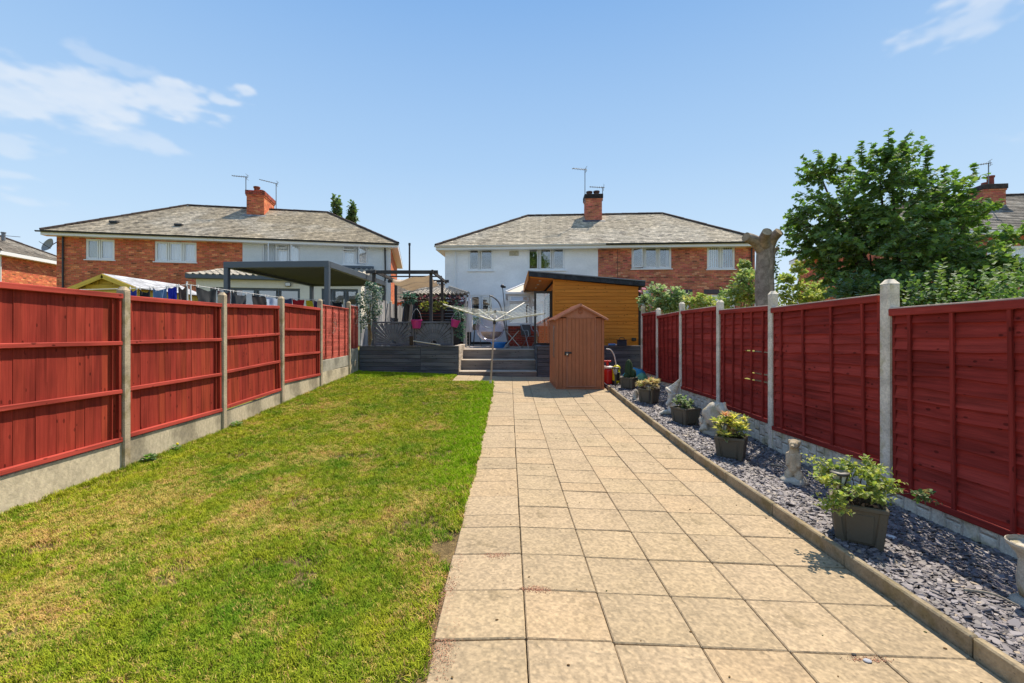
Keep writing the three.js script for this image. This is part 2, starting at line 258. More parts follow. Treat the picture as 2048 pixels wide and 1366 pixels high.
{
  const xs = span(XL, -.36, 60), ds = span(.4, 14.35, 150);
  const g = gridSheet(xs, ds, (x, d) => groundY(x, d) - .012 + (fbm(x * 1.7, d * 1.7, 0, 0, 3, 205) - .5) * .02);
  struct('lawn', g, mat(0xffffff, { map: soilMap, roughness: 1, bumpMap: grainBump, bumpScale: .01 }));
  reseed(21);
  const blade = (n, len, w, spread) => {                // a tuft: n bent blades
    const p = [], nn = [];
    for (let i = 0; i < n; i++) {
      const a = rr(0, 6.283), r = spread * Math.sqrt(R()), x = Math.cos(a * 3.1) * r, z = Math.sin(a * 3.1) * r, l = len * rr(.55, 1.15), tl = rr(.25, 1.15), dx = Math.cos(a) * l * tl, dz = Math.sin(a) * l * tl, h = l * rr(.55, .95), c = Math.cos(a + 1.57) * w / 2, s = Math.sin(a + 1.57) * w / 2;
      const m = [x + dx * .4, h * .62, z + dz * .4], t = [x + dx, h, z + dz];
      p.push(x - c, 0, z - s, x + c, 0, z + s, m[0] + c * .8, m[1], m[2] + s * .8, x - c, 0, z - s, m[0] + c * .8, m[1], m[2] + s * .8, m[0] - c * .8, m[1], m[2] - s * .8, m[0] - c * .8, m[1], m[2] - s * .8, m[0] + c * .8, m[1], m[2] + s * .8, ...t);
    }
    const g = new THREE.BufferGeometry(); g.setAttribute('position', new THREE.Float32BufferAttribute(p, 3)); g.computeVertexNormals(); return g;
  };
  const spots = [[], [], []];
  const cell = (d0, d1, dens, scale) => {
    const n = Math.round((d1 - d0) * (-.3 - XL) * dens);
    for (let i = 0; i < n; i++) {
      const d = rr(d0, d1), x = rr(XL + .04, -.33);
      if (x > lawnEdge(d) + .01) continue;
      if (d > 14.1 && x > -1.7) continue;
      if (d > 12.75 && x > -1.62 && x > -1.75) continue;
      const bare = fbm(x * 2.2 + 11, d * 2.0, 0, 0, 4, 231), edge = sstep(.35, .02, lawnEdge(d) - x) * sstep(5.6, 4.4, d), q = dry(x, d);
      if (R() < sstep(.62, .74, bare) * .75 + edge * .55 * sstep(.5, .65, fbm(d * 3.1, 2, 0, 0, 2, 233))) continue;
      spots[i % 3].push([x, d, q, scale * (lawnEdge(d) - x < .07 ? rr(1, 1.5) : 1)]);
    }
  };
  cell(1.3, 3.2, 5600, .88); cell(3.2, 5.5, 4200, 1); cell(5.5, 8.5, 2900, 1.15); cell(8.5, 14.3, 1900, 1.35);
  const gm = dull({ color: 0xffffff, roughness: .85, side: THREE.DoubleSide, specularIntensity: .12 });
  const m4 = new THREE.Matrix4(), qq = new THREE.Quaternion(), up = new THREE.Vector3(0, 1, 0), c = new THREE.Color();
  const grassHost = new THREE.Group(); grassHost.name = 'grass'; tag(grassHost, 'sun-dried mown lawn grass between left fence and paving', 'grass', null, 'stuff'); scene.add(grassHost);
  spots.forEach((list, k) => {
    const im = new THREE.InstancedMesh(blade([9, 10, 8][k], [.036, .032, .042][k], [.0042, .005, .0038][k], [.024, .028, .022][k]), gm, list.length); im.name = 'grass_blades'; im.userData.kind = 'stuff';
    list.forEach(([x, d, q, s], i) => {
      const fr = fresh(x, d), wallTall = sstep(.22, .05, x - XL), h = s * rr(.75, 1.25) * lerp(1, .75, q) * (1 + .35 * fr + .9 * wallTall * R());
      qq.setFromAxisAngle(up, rr(0, 6.283)); m4.compose(new THREE.Vector3(x, groundY(x, d) - .008, -d), qq, new THREE.Vector3(s * rr(.85, 1.2), h, s)); im.setMatrixAt(i, m4);
      const v = rr(.75, 1.25), tone = fbm(x * 1.4 + 5, d * 1.2, 0, 0, 3, 241);
      const straw = R() < q * .66 + .08, cl = fbm(x * 5.5 + 2, d * 4.5, 0, 0, 3, 247);
      if (straw) { const y = R(); c.setRGB(lerp(.44, .62, y) * v, lerp(.33, .47, y) * v, lerp(.07, .15, y) * v); if (cl > .60) c.setRGB(.54 * v, .35 * v, .12 * v); }
      else { const y = clamp(lerp(tone, R(), .3) + (cl - .5) * 1.1); c.setRGB(lerp(.125, .40, y) * v, lerp(.245, .41, y) * v, lerp(.016, .028, y) * v); if (fr > 0) c.lerp(new THREE.Color().setRGB(.29 * v, .48 * v, .010 * v), fr * .7); }
      im.setColorAt(i, c);
    });
    grassHost.add(im);
  });
}

// ---------------------------------------------------------------- the paved path: every slab its own piece on a sand bed
const kerbX = (d) => 2.392 + .0085 * d;               // face of the kerb
const slabTone = (u, v, s) => {
  const a = fbm(u * 5, v * 5, 5, 5, 4, 300 + s), b = fbm(u * 110, v * 110, 110, 110, 2, 303 + s), st = fbm(u * 14, v * 14, 14, 14, 4, 305 + s), sp = vnoise(u * 260, v * 260, 260, 260, 307), dk = fbm(u * 46, v * 46, 46, 46, 3, 309 + s), lw = fbm(u * 6.0, v * 6.0, 6, 6, 3, 311 + s);
  const lichen = sstep(.46, .68, dk * .7 + st * .3) * sstep(.42, .72, lw);
  let t = 1 + .12 * (a - .5) + .34 * (b - .5); if (sp > .93) t += .12; if (sp < .05) t -= .16;
  return [t, lichen, st];
};
const slabMap = tex(1024, 1024, 1.85, 1.85, (u, v) => { const [t, l, st] = slabTone(u, v, 0); const k = t * (1 - .13 * l); return [.64 * k, (.565 - .002 * l) * k, (.458 - .01 * st - .012 * l) * k]; });
const slabBump = tex(1024, 1024, 1.85, 1.85, (u, v) => { const n = fbm(u * 9, v * 22, 9, 22, 4, 321), ridge = 1 - Math.abs(2 * fbm(u * 7 + .3 * n, v * 12, 7, 12, 3, 323) - 1); return gray(.35 * fbm(u * 120, v * 120, 120, 120, 2, 325) + .3 * n + .45 * sstep(.86, 1, ridge)); }, false);
const slabMats = [[1, 1, 1], [.955, .95, .94], [1.02, .99, .95], [.93, .935, .92], [.98, .98, .95]].map((c) => new THREE.MeshStandardMaterial({ color: lin(...c), map: slabMap, bumpMap: slabBump, bumpScale: .006, roughness: .92 }));
{
  reseed(31);
  const path = new THREE.Group(); path.name = 'path'; path.userData.kind = 'structure'; scene.add(path);
  const bed = part('bed', gridSheet(span(-.46, XK + .09, 8), span(.7, 14.34, 40), (x, d) => groundY(Math.min(x, XK - .01), d) - .026), mat(lin(.22, .16, .10), { map: soilMap, roughness: 1 }), path);
  const s = .4555, cols = [-.395, .09, .546, 1.0, 1.456, 1.912, 2.375], geos = {};
  const slab = (x0, x1, d0, d1) => {
    const w = x1 - x0 - rr(.004, .008), l = d1 - d0 - rr(.004, .009), key = Math.round(w * 80) + '_' + Math.round(l * 80) + '_' + Math.floor(rr(0, 5));
    const g = geos[key] ??= cbox(w, .036, l, .006, 'z', R() * 1.85, R() * 1.85);
    const x = (x0 + x1) / 2, d = (d0 + d1) / 2, m = part('slab', g, slabMats[Math.floor(rr(0, 5))], path, [x, groundY(x, d) - .018 + rr(-.0025, .0025), -d]);
    m.quaternion.setFromUnitVectors(new THREE.Vector3(0, 1, 0), groundN(x, d).add(new THREE.Vector3(rr(-.008, .008), 0, rr(-.008, .008))).normalize());
  };
  for (let c = 0; c < 6; c++) {
    let d = 2.382 - 3 * s + (c > 1 ? -.006 * c : 0), k = 0;
    const jump = 6 + [0, 4, 2, 7, 3, 5][c];
    while (d < 14.28) {
      let l = s; if (k === jump || k === jump + 9) l = s * .55;      // cut slabs further up break the rows
      if (d + l > 14.28) l = 14.29 - d; if (l < .1) break;
      slab(cols[c] + (c === 0 ? -.0035 * d + rr(-.02, .02) : 0), c === 5 ? kerbX(d + l / 2) : cols[c + 1], d, d + l); d += l; k++;
    }
  }
  for (let i = 0; i < 3; i++) for (let j = 0; j < 3; j++) slab(-1.62 + i * .41, -1.62 + (i + 1) * .41, 12.86 + j * .47, 12.86 + (j + 1) * .47);   // slabs in front of the steps
}

// ---------------------------------------------------------------- brick dust and litter lying on the slabs
{
  reseed(37);
  const grains = (name, label, cat, list, size, cols, flat) => {
    const g = new THREE.IcosahedronGeometry(1, 0); g.scale(1.2, flat, .8); const im = new THREE.InstancedMesh(g, dull({ color: 0xffffff, roughness: 1 }), list.length), m4 = new THREE.Matrix4(), q = new THREE.Quaternion(), c = new THREE.Color(); im.name = name; tag(im, label, cat, null, 'stuff');
    list.forEach(([x, d], i) => { const s = rr(size[0], size[1]); q.setFromAxisAngle(new THREE.Vector3(0, 1, 0), rr(0, 6.28)); m4.compose(new THREE.Vector3(x, groundY(x, d) + s * flat * .6 + .001, -d), q, new THREE.Vector3(s, s, s)); im.setMatrixAt(i, m4); const k = cols[Math.floor(rr(0, cols.length))], v = rr(.7, 1.3); c.setRGB(k[0] * v, k[1] * v, k[2] * v); im.setColorAt(i, c); });
    scene.add(im);
  };
  const gauss = () => (R() + R() + R() - 1.5) / 1.5, dust = [];
  for (const [x, d, sx, sd, n] of [[.17, 2.84, .09, .035, 420], [-.10, 3.28, .09, .05, 380], [-.34, 2.36, .07, .22, 900], [-.38, 2.75, .05, .2, 500], [1.83, 2.32, .10, .02, 200], [-.36, 3.3, .05, .3, 350]]) for (let i = 0; i < n; i++) dust.push([x + gauss() * sx * 1.6, d + gauss() * sd * 1.6]);
  grains('brick_dust', 'reddish brick dust scattered on slabs at the lawn edge', 'dust', dust, [.0012, .0035], [[.40, .18, .11], [.46, .25, .16], [.34, .16, .10], [.44, .30, .2]], .5);
  const bits = []; for (let i = 0; i < 170; i++) { const d = rr(1.8, 11), e = R(); bits.push([e < .5 ? kerbX(d) - .02 - Math.abs(gauss()) * .25 : rr(-.3, 2.3), d]); }
  grains('path_litter', 'tiny dry leaf and bark crumbs scattered on the paving', 'litter', bits, [.003, .009], [[.05, .035, .02], [.12, .07, .03], [.22, .15, .07], [.07, .08, .03]], .35);
}

// ---------------------------------------------------------------- kerb edging stones along the slate bed
{
  reseed(41);
  const k = thing('kerb_edging', 'long row of buff concrete edging stones between paving and slate bed', 'kerb', [0, 0, 0]);
  const m = mat(lin(.41, .34, .235), { map: concreteMap, bumpMap: concreteBump, bumpScale: .004, roughness: .95 }), m2 = mat(lin(.37, .315, .225), { map: concreteMap, bumpMap: concreteBump, bumpScale: .004, roughness: .95 });
  const L = .913, gs = [0, 1, 2].map(() => cbox(.05, .2, L - .008, .009, 'z', R(), R()));
  for (let i = 0, d = .55; d < 11.5; d += L, i++) {
    const a = gR(d), b = gR(d + L), x = kerbX(d + L / 2) + .025; const o = part('edging_stone', gs[i % 3], i % 2 ? m : m2, k, [x + rr(-.003, .003), (a + b) / 2 + .005 + rr(-.003, .003), -(d + L / 2)]);
    o.rotation.x = Math.atan((b - a) / L); o.rotation.z = rr(-.02, .02); o.rotation.y = -.0085 + rr(-.003, .003);
  }
}

// ---------------------------------------------------------------- slate chippings
const kx = (d) => kerbX(d) + .055;
{
  reseed(43);
  const g = gridSheet(span(XK + .09, XS - .01, 14), span(.5, 14.3, 70), (x, d) => groundY(x, d) - .018);
  struct('slate_bed', g, mat(lin(.10, .095, .12), { map: weatherMap, roughness: 1 }));
  const chip = (n) => { const sh = new THREE.Shape(); for (let i = 0; i < n; i++) { const a = i / n * 6.283 + rr(-.25, .25), r = rr(.6, 1.1); sh[i ? 'lineTo' : 'moveTo'](Math.cos(a) * r * 1.25, Math.sin(a) * r * .8); } const e = new THREE.ExtrudeGeometry(sh, { depth: .28, bevelEnabled: true, bevelSize: .1, bevelThickness: .08, bevelSegments: 1 }); e.rotateX(-Math.PI / 2); e.computeVertexNormals(); return e; };
  const cm = new THREE.MeshStandardMaterial({ color: 0xffffff, roughness: .62 });
  const host = new THREE.Group(); host.name = 'slate_chippings'; tag(host, 'plum grey slate chippings in the bed beside right fence', 'gravel', null, 'stuff'); scene.add(host);
  const m4 = new THREE.Matrix4(), q = new THREE.Quaternion(), c = new THREE.Color();
  for (let v = 0; v < 4; v++) {
    const list = [];
    for (let i = 0; i < 15500; i++) { const d = .9 + 13.3 * Math.pow(R(), 1.35), x = rr(kx(d), XS - .03); list.push([x, d]); }
    const im = new THREE.InstancedMesh(chip(6 + v), cm, list.length); im.name = 'slate_chips'; im.userData.kind = 'stuff';
    list.forEach(([x, d], i) => {
      const s = rr(.007, .021) * (R() < .10 ? 1.6 : 1) * lerp(.95, 1.25, clamp(d / 12));
      q.setFromEuler(new THREE.Euler(rr(-.42, .42), rr(0, 6.28), rr(-.42, .42))); m4.compose(new THREE.Vector3(x, groundY(x, d) - .012 + rr(0, .022), -d), q, new THREE.Vector3(s, s * rr(.6, 1), s)); im.setMatrixAt(i, m4);
      const t = rr(.5, 1.5), w = R(); c.setRGB(lerp(.135, .18, w) * t, lerp(.127, .16, w) * t, lerp(.145, .158, w) * t); if (R() < .03) c.setRGB(.32, .26, .19); im.setColorAt(i, c);
    });
    host.add(im);
  }
}

// ---------------------------------------------------------------- fences
const redA = [[.37, .052, .032], [.35, .048, .031], [.385, .058, .034], [.375, .060, .031], [.335, .044, .030]].map((c) => dull({ color: lin(...c), map: woodMap, bumpMap: woodBump, bumpScale: .003, roughness: .72 }));
const redB = [[.37, .048, .037], [.31, .039, .031], [.40, .056, .044], [.34, .043, .034]].map((c) => dull({ color: lin(...c), map: woodMap, bumpMap: woodBump, bumpScale: .003, roughness: .75 }));
const redRail = dull({ color: lin(.48, .075, .055), map: woodMap, bumpMap: woodBump, bumpScale: .002, roughness: .75 });
const redPale = dull({ color: lin(.68, .16, .12), map: woodMap, bumpMap: woodBump, bumpScale: .002, roughness: .8 });
const concA = mat(lin(.54, .465, .36), { map: concreteMap, bumpMap: concreteBump, bumpScale: .004, roughness: .95 });
const concB = mat(lin(.88, .84, .77), { map: concreteMap, bumpMap: concreteBump, bumpScale: .004, roughness: .95 });
const stainMap = tex(512, 256, 1.9, .95, (u, v) => { const a = fbm(u * 4, v * 3, 4, 3, 5, 351), b = fbm(u * 60, v * 40, 60, 40, 3, 353), m = sstep(.52, .70, fbm(u * 5, v * 3, 5, 3, 5, 355)); let t = .82 + .24 * (a - .5) + .2 * (b - .5); t *= lerp(1, .84, m); return [t, t * .97, t * .90]; });
const concBoard = mat(lin(.80, .74, .635), { map: stainMap, bumpMap: concreteBump, bumpScale: .0025, roughness: .95 });
const whiteBoard = mat(lin(.58, .58, .57), { map: stainMap, roughness: .9 });
const stoneBump = tex(512, 256, 1.2, .3, (u, v) => { const rows = 2, row = Math.floor(v * rows), fv = v * rows - row, off = row * .37, cu = u * 7 + off, ci = Math.floor(cu), fu = cu - ci, e = Math.min(fu, 1 - fu, (fv < .5 ? fv : 1 - fv) * 1.0) * 4; return gray(.55 * clamp(e * 2.2) + .4 * fbm(u * 24, v * 12, 24, 12, 4, 361 + (ci % 5))); }, false);
const concStone = mat(lin(.86, .83, .76), { map: concreteMap, bumpMap: stoneBump, bumpScale: .03, roughness: .95 });
const concPost = (h, w = .105) => { const g = merge([cbox(w, h - .05, w, .012, 'y', R(), R()), (() => { const c = new THREE.CylinderGeometry(.3 * w, w * .68, .05, 4, 1).rotateY(Math.PI / 4); c.translate(0, h / 2, 0); return uvBox(c); })()]); g.translate(0, h / 2, 0); return g; };

{ // left fence: feather-edge boards seen from the rail side, in slotted concrete posts
  reseed(51);
  const f = thing('timber_fence', 'red feather-edge timber fence in buff concrete posts along left of lawn', 'fence', [XL, 0, 0]);
  const posts = [[3.66, 2.1], [5.606, 2.14], [7.54, 2.24], [9.48, 2.33], [11.43, 2.42], [13.47, 2.50]];
  for (const [d, top] of posts) { const b = groundY(XL, d) - .25; part('concrete_post', concPost(top - b), concA, f, [0, b, -d]); }
  const panels = [[1.75, 3.6, .27, 2.07, .27, 2.07], [3.715, 5.55, .27, 2.07, .26, 2.065], [5.66, 7.48, .29, 2.07, .31, 2.07], [7.60, 9.42, .32, 2.09, .41, 2.15], [9.54, 11.37, .53, 2.215, .52, 2.205]];
  for (const [d0, d1, b0, t0, b1, t1] of panels) {
    const L = d1 - d0, H = ((t0 - b0) + (t1 - b1)) / 2, slope = Math.atan(((t1 + b1) - (t0 + b0)) / 2 / L);
    // local: x out of the fence to the garden, y up, z towards the viewer (z = 0 at the near end)
    const battens = part('fence_panel', bx(-.012, .03, .01, H - .05, -L + .005, -L + .045), redA[0], f, [0, b0, -d0]); part('batten', bx(-.012, .03, .01, H - .05, -.045, -.005), redA[0], battens); part('batten', bx(-.01, .016, .02, H - .06, -L + .11, -L + .125), redA[0], battens);
    battens.rotation.x = -slope * -1;
    const n = 17, w = (L - .03) / n;
    for (let i = 0; i < n; i++) { const b = part('board', cbox(.014, H - .03, w + .014, .003, 'y', R(), R() * 2), redA[Math.floor(rr(0, 5))], battens, [-.018 + rr(-.002, .002), H / 2 - .015, -(.015 + (i + .5) * w)]); b.rotation.y = .014 + rr(-.006, .006); b.rotation.z = rr(-.003, .003); }
    const rail = (y, h, dep, m = redRail) => { const g = cbox(dep, h, L, .006, 'z', R(), R() * 2); const o = part('rail', g, m, battens, [dep / 2 - .006, y, -L / 2]); o.rotation.x = rr(-.006, .006); };
    rail(H - .028, .062, .052); rail(H * .675 + rr(-.01, .01), .05, .045); rail(H * .345 + rr(-.01, .01), .05, .045); rail(.03, .055, .05);
  }
  // two overlap panels nearest the deck, with thin battens, on a second gravel board
  for (const [d0, d1, b, t] of [[11.49, 13.41, .92, 2.29], [13.53, 14.27, 1.12, 2.39]]) {
    const L = d1 - d0, H = t - b, nb = L > 1 ? 4 : 2;
    const fr = part('fence_panel', bx(-.02, .022, 0, H, -.035, 0), redPale, f, [0, b, -d0]); part('batten', bx(-.02, .022, 0, H, -L, -L + .035), redPale, fr);
    const n = 9, h = H / n;
    for (let i = 0; i < n; i++) { const o = part('board', cbox(.012, h + .03, L - .01, .003, 'z', R(), R() * 2), redPale, fr, [-.004 + rr(-.002, .002), (i + .5) * h, -L / 2]); o.rotation.z = -.09; o.rotation.x = rr(-.012, .012); }
    for (let i = 0; i < nb; i++) part('batten', cbox(.02, H - .01, .028, .003), redA[4], fr, [.02, H / 2, -L * (i + .6) / (nb + .2)]);
    part('cap', cbox(.06, .02, L, .004, 'z', R(), R()), redPale, fr, [.0, H + .008, -L / 2]);
  }
  const gb = [[1.75, 3.6, -.35, .255], [3.715, 5.55, -.35, .255], [5.66, 7.48, -.3, .285], [7.60, 9.42, -.25, .325], [9.54, 11.37, .0, .515], [11.49, 13.41, .0, .60], [13.53, 14.27, .1, .70]];
  for (const [d0, d1, b, t] of gb) { const o = part('gravel_board', cbox(.05, t - b, d1 - d0 + .02, .006, 'z', R(), R()), concBoard, f, [-.003, (b + t) / 2, -(d0 + d1) / 2]); if (d0 === 7.6) { o.rotation.x = .045; } }
  part('gravel_board', cbox(.05, .30, 1.94, .006, 'z', R(), R()), whiteBoard, f, [-.003, .757, -12.45], [.02, 0, 0]);
  part('gravel_board', cbox(.05, .40, .76, .006, 'z', R(), R()), whiteBoard, f, [-.003, .907, -13.9]);
}

{ // right fence: overlap panels with battens in pale concrete posts, on stone-faced gravel boards
  reseed(53);
  const f = thing('timber_fence', 'red overlap-panel timber fence in pale concrete posts beside slate bed', 'fence', [XS, 0, 0]);
  const posts = [[2.9, 2.1], [4.84, 2.14], [6.98, 2.21], [8.73, 2.20], [10.65, 2.29], [12.33, 2.24], [13.75, 2.44]];
  for (const [d, top] of posts) { const b = groundY(XS, d) - .25; part('concrete_post', concPost(top - b, d === 4.84 ? .125 : .11), concB, f, [0, b, -d]); }
  const panels = [[1.0, 2.84, -.02, 1.86, -.02, 1.86, 4], [2.96, 4.77, -.045, 1.875, -.05, 1.84, 4], [4.91, 6.92, .15, 2.0, .12, 1.965, 4], [7.04, 8.67, .19, 2.03, .23, 2.015, 5], [8.79, 10.59, .29, 2.11, .30, 2.09, 4], [10.71, 12.27, .35, 2.12, .35, 2.04, 5], [12.39, 13.69, .42, 2.17, .42, 2.16, 4]];
  panels.forEach(([d0, d1, b0, t0, b1, t1, nb], pi) => {
    const L = d1 - d0, H = ((t0 - b0) + (t1 - b1)) / 2, slope = Math.atan(((t1 + b1) - (t0 + b0)) / 2 / L);
    const fr = part('fence_panel', bx(-.022, .02, 0, H, -.04, 0), redB[1], f, [-.005, b0, -d0]); part('batten', bx(-.022, .02, 0, H, -L, -L + .04), redB[1], fr); fr.rotation.x = slope;
    const n = 15, h = (H - .02) / n;
    for (let i = 0; i < n; i++) {                       // waney lap boards: the lower edge wanders
      const seg = 10, lap = .035, face = [], sd = R() * 99, ph = (z) => (fbm(z * 2.1 + sd, i * 3.3, 0, 0, 3, 371) - .5) * .05;
      const slit = pi === 3 && (i === 9 || i === 6 || i === 5) ? (z) => .05 * sstep(-.75, -.45, z + (i % 2) * .2) : () => 0;   // sprung boards let daylight through
      const pt = (k, top, back) => { const z = -.01 - (L - .02) * k / seg, y = top ? (i + 1) * h + .012 : i * h - lap + .02 + ph(z) + slit(z); return [(top ? .006 : -.024) + (back ? .009 : 0), y, z]; };
      for (let k = 0; k < seg; k++) { face.push([pt(k, 0, 0), pt(k, 1, 0), pt(k + 1, 1, 0), pt(k + 1, 0, 0)]); face.push([pt(k, 0, 0), pt(k + 1, 0, 0), pt(k + 1, 0, 1), pt(k, 0, 1)]); face.push([pt(k, 0, 1), pt(k + 1, 0, 1), pt(k + 1, 1, 1), pt(k, 1, 1)]); }
      part('board', uvBox(tri(face), 'z', R(), R() * 2), redB[Math.floor(rr(0, 4))], fr, [rr(-.002, .002), 0, 0]);
    }
    for (let i = 0; i < nb; i++) part('batten', cbox(.022, H - .03, .036, .003, 'y', R(), R()), redB[3], fr, [-.034, H / 2 + .005, -.06 - (L - .12) * (i + .35 + rr(-.04, .04)) / (nb - .3)], [rr(-.006, .006), 0, 0]);
    part('rail', cbox(.05, .075, L, .006, 'z', R(), R()), redB[2], fr, [-.03, H - .03, -L / 2]);
    part('rail', cbox(.045, .06, L, .006, 'z', R(), R()), redB[1], fr, [-.032, .035, -L / 2]);
    part('cap', cbox(.075, .018, L, .004, 'z', R(), R()), mat(lin(.60, .47, .41), { map: woodMap, roughness: .85 }), fr, [-.012, H + .012, -L / 2]);
    part('gravel_board', cbox(.055, b0 + .55, L + .02, .008, 'z', R(), R()), concStone, f, [-.004, (b0 - .55) / 2 + (slope > 0 ? 0 : 0), -(d0 + d1) / 2]);
  });
}

// ---------------------------------------------------------------- materials of the houses
const brickTex = (seed, base, mortar) => {
  const NX = 8, NY = 24, col = (row, ci) => { const t = hash(((ci % NX) + NX) % NX, row, seed), s = hash(((ci % NX) + NX) % NX, row, seed + 9); const k = .88 + .24 * t; return s > .95 ? [base[0] * .7, base[1] * .74, base[2] * .78] : s < .05 ? [base[0] * 1.15, base[1] * 1.35, base[2] * 1.35] : [base[0] * k, base[1] * lerp(.85, 1.1, s) * k, base[2] * k]; };
  const cell = (u, v) => { const fy = v * NY, row = Math.floor(fy), fx = u * NX + (row % 2) * .5, ci = Math.floor(fx); const ex = Math.min(fx - ci, 1 - (fx - ci)) * .225, ey = Math.min(fy - row, 1 - (fy - row)) * .075; return [row, ci, Math.min(ex, ey)]; };
  const map = tex(1024, 1024, 1.8, 1.8, (u, v) => { const [r, c, e] = cell(u, v), n = fbm(u * 90, v * 90, 90, 90, 3, seed + 3), w = fbm(u * 4, v * 4, 4, 4, 4, seed + 5), b = col(r, c), m = sstep(.0035, .0065, e), k = .86 + .28 * n; return [0, 1, 2].map((i) => lerp(mortar[i] * (.8 + .4 * n), b[i] * k, m) * (.9 + .2 * w)); });
  const bump = tex(512, 512, 1.8, 1.8, (u, v) => { const [, , e] = cell(u, v); return gray(.7 * sstep(.002, .008, e) + .3 * fbm(u * 60, v * 60, 60, 60, 3, seed + 7)); }, false);
  return dull({ map, bumpMap: bump, bumpScale: .003, roughness: .92 });
};
const brickOrange = brickTex(401, [.78, .43, .29], [.68, .55, .44]);
const brickBrown = brickTex(431, [.72, .425, .325], [.64, .53, .45]);
const brickRed = brickTex(461, [.60, .24, .18], [.60, .52, .46]);
const renderBump = tex(512, 512, 1.5, 1.5, (u, v) => gray(fbm(u * 120, v * 120, 120, 120, 3, 471)), false);
const renderMap = tex(512, 512, 4, 4, (u, v) => gray(.965 + .09 * (fbm(u * 6, v * 10, 6, 10, 5, 473) - .5) + .04 * (fbm(u * 90, v * 90, 90, 90, 2, 475) - .5)));
const whiteRender = mat(lin(.92, .92, .93), { map: renderMap, bumpMap: renderBump, bumpScale: .006, roughness: .95 });
const greyRender = mat(lin(.72, .75, .76), { map: renderMap, bumpMap: renderBump, bumpScale: .006, roughness: .95 });
const creamRender = mat(lin(.80, .77, .68), { map: renderMap, bumpMap: renderBump, bumpScale: .006, roughness: .95 });
const upvc = mat(lin(.80, .81, .82), { roughness: .35 });
const greyFrame = mat(lin(.075, .095, .12), { roughness: .45 });
const blackPlastic = mat(lin(.018, .018, .02), { roughness: .4 });
const glass = new THREE.MeshPhysicalMaterial({ color: 0xffffff, roughness: .02, transmission: 1, thickness: 0, ior: 2.33, side: THREE.DoubleSide });
const netCurtain = mat(lin(.70, .74, .78), { roughness: 1 });
const greenBlind = mat(lin(.35, .40, .26), { roughness: 1 });
const darkRoom = mat(lin(.06, .06, .065), { roughness: 1 });
const lead = mat(lin(.14, .16, .19), { map: weatherMap, roughness: .6 });
const leadPale = mat(lin(.42, .43, .42), { map: weatherMap, roughness: .8 });
const ridgeMat = mat(lin(.115, .085, .075), { map: weatherMap, bumpMap: grainBump, bumpScale: .004, roughness: .9 });
const terracotta = mat(lin(.36, .13, .08), { map: weatherMap, roughness: .85 });
const tileMat = new THREE.MeshStandardMaterial({ color: 0xffffff, vertexColors: true, map: weatherMap, bumpMap: grainBump, bumpScale: .004, roughness: .92 });
const steel = mat(lin(.42, .43, .44), { roughness: .35, metalness: .9 });
const dullMetal = mat(lin(.20, .205, .215), { roughness: .5, metalness: .6 });

// a facade from ground point A to B ([x, d]); hit() turns a line of sight into the facade's own (u, y), `off` metres in front of the wall
function facade(A, B) {
  const ax = A[0], az = -A[1], L = Math.hypot(B[0] - ax, -B[1] - az), ux = (B[0] - ax) / L, uz = (-B[1] - az) / L, nx = -uz, nz = ux;
  const turn = Math.atan2(-uz, ux);
  return { L, turn, pos: [ax, 0, az], hit(px, py, off = 0) { const dx = (px - CX) / F, dz = -1, dy = (CY - py) / F, t = ((ax + nx * off) * nx + (az + nz * off) * nz) / (dx * nx + dz * nz); const X = dx * t - ax, Z = dz * t - az; return [X * ux + Z * uz, EYE + dy * t]; } };
}
function wallGeo(u0, u1, y0, y1, holes, th = .24) {
  const s = new THREE.Shape([[u0, y0], [u1, y0], [u1, y1], [u0, y1]].map((p) => new THREE.Vector2(...p)));
  for (const h of holes) s.holes.push(new THREE.Path([[h[0], h[1]], [h[0], h[3]], [h[2], h[3]], [h[2], h[1]]].map((p) => new THREE.Vector2(...p))));
  const g = new THREE.ExtrudeGeometry(s, { depth: th, bevelEnabled: false }); g.translate(0, 0, -th); return norm(g);
}
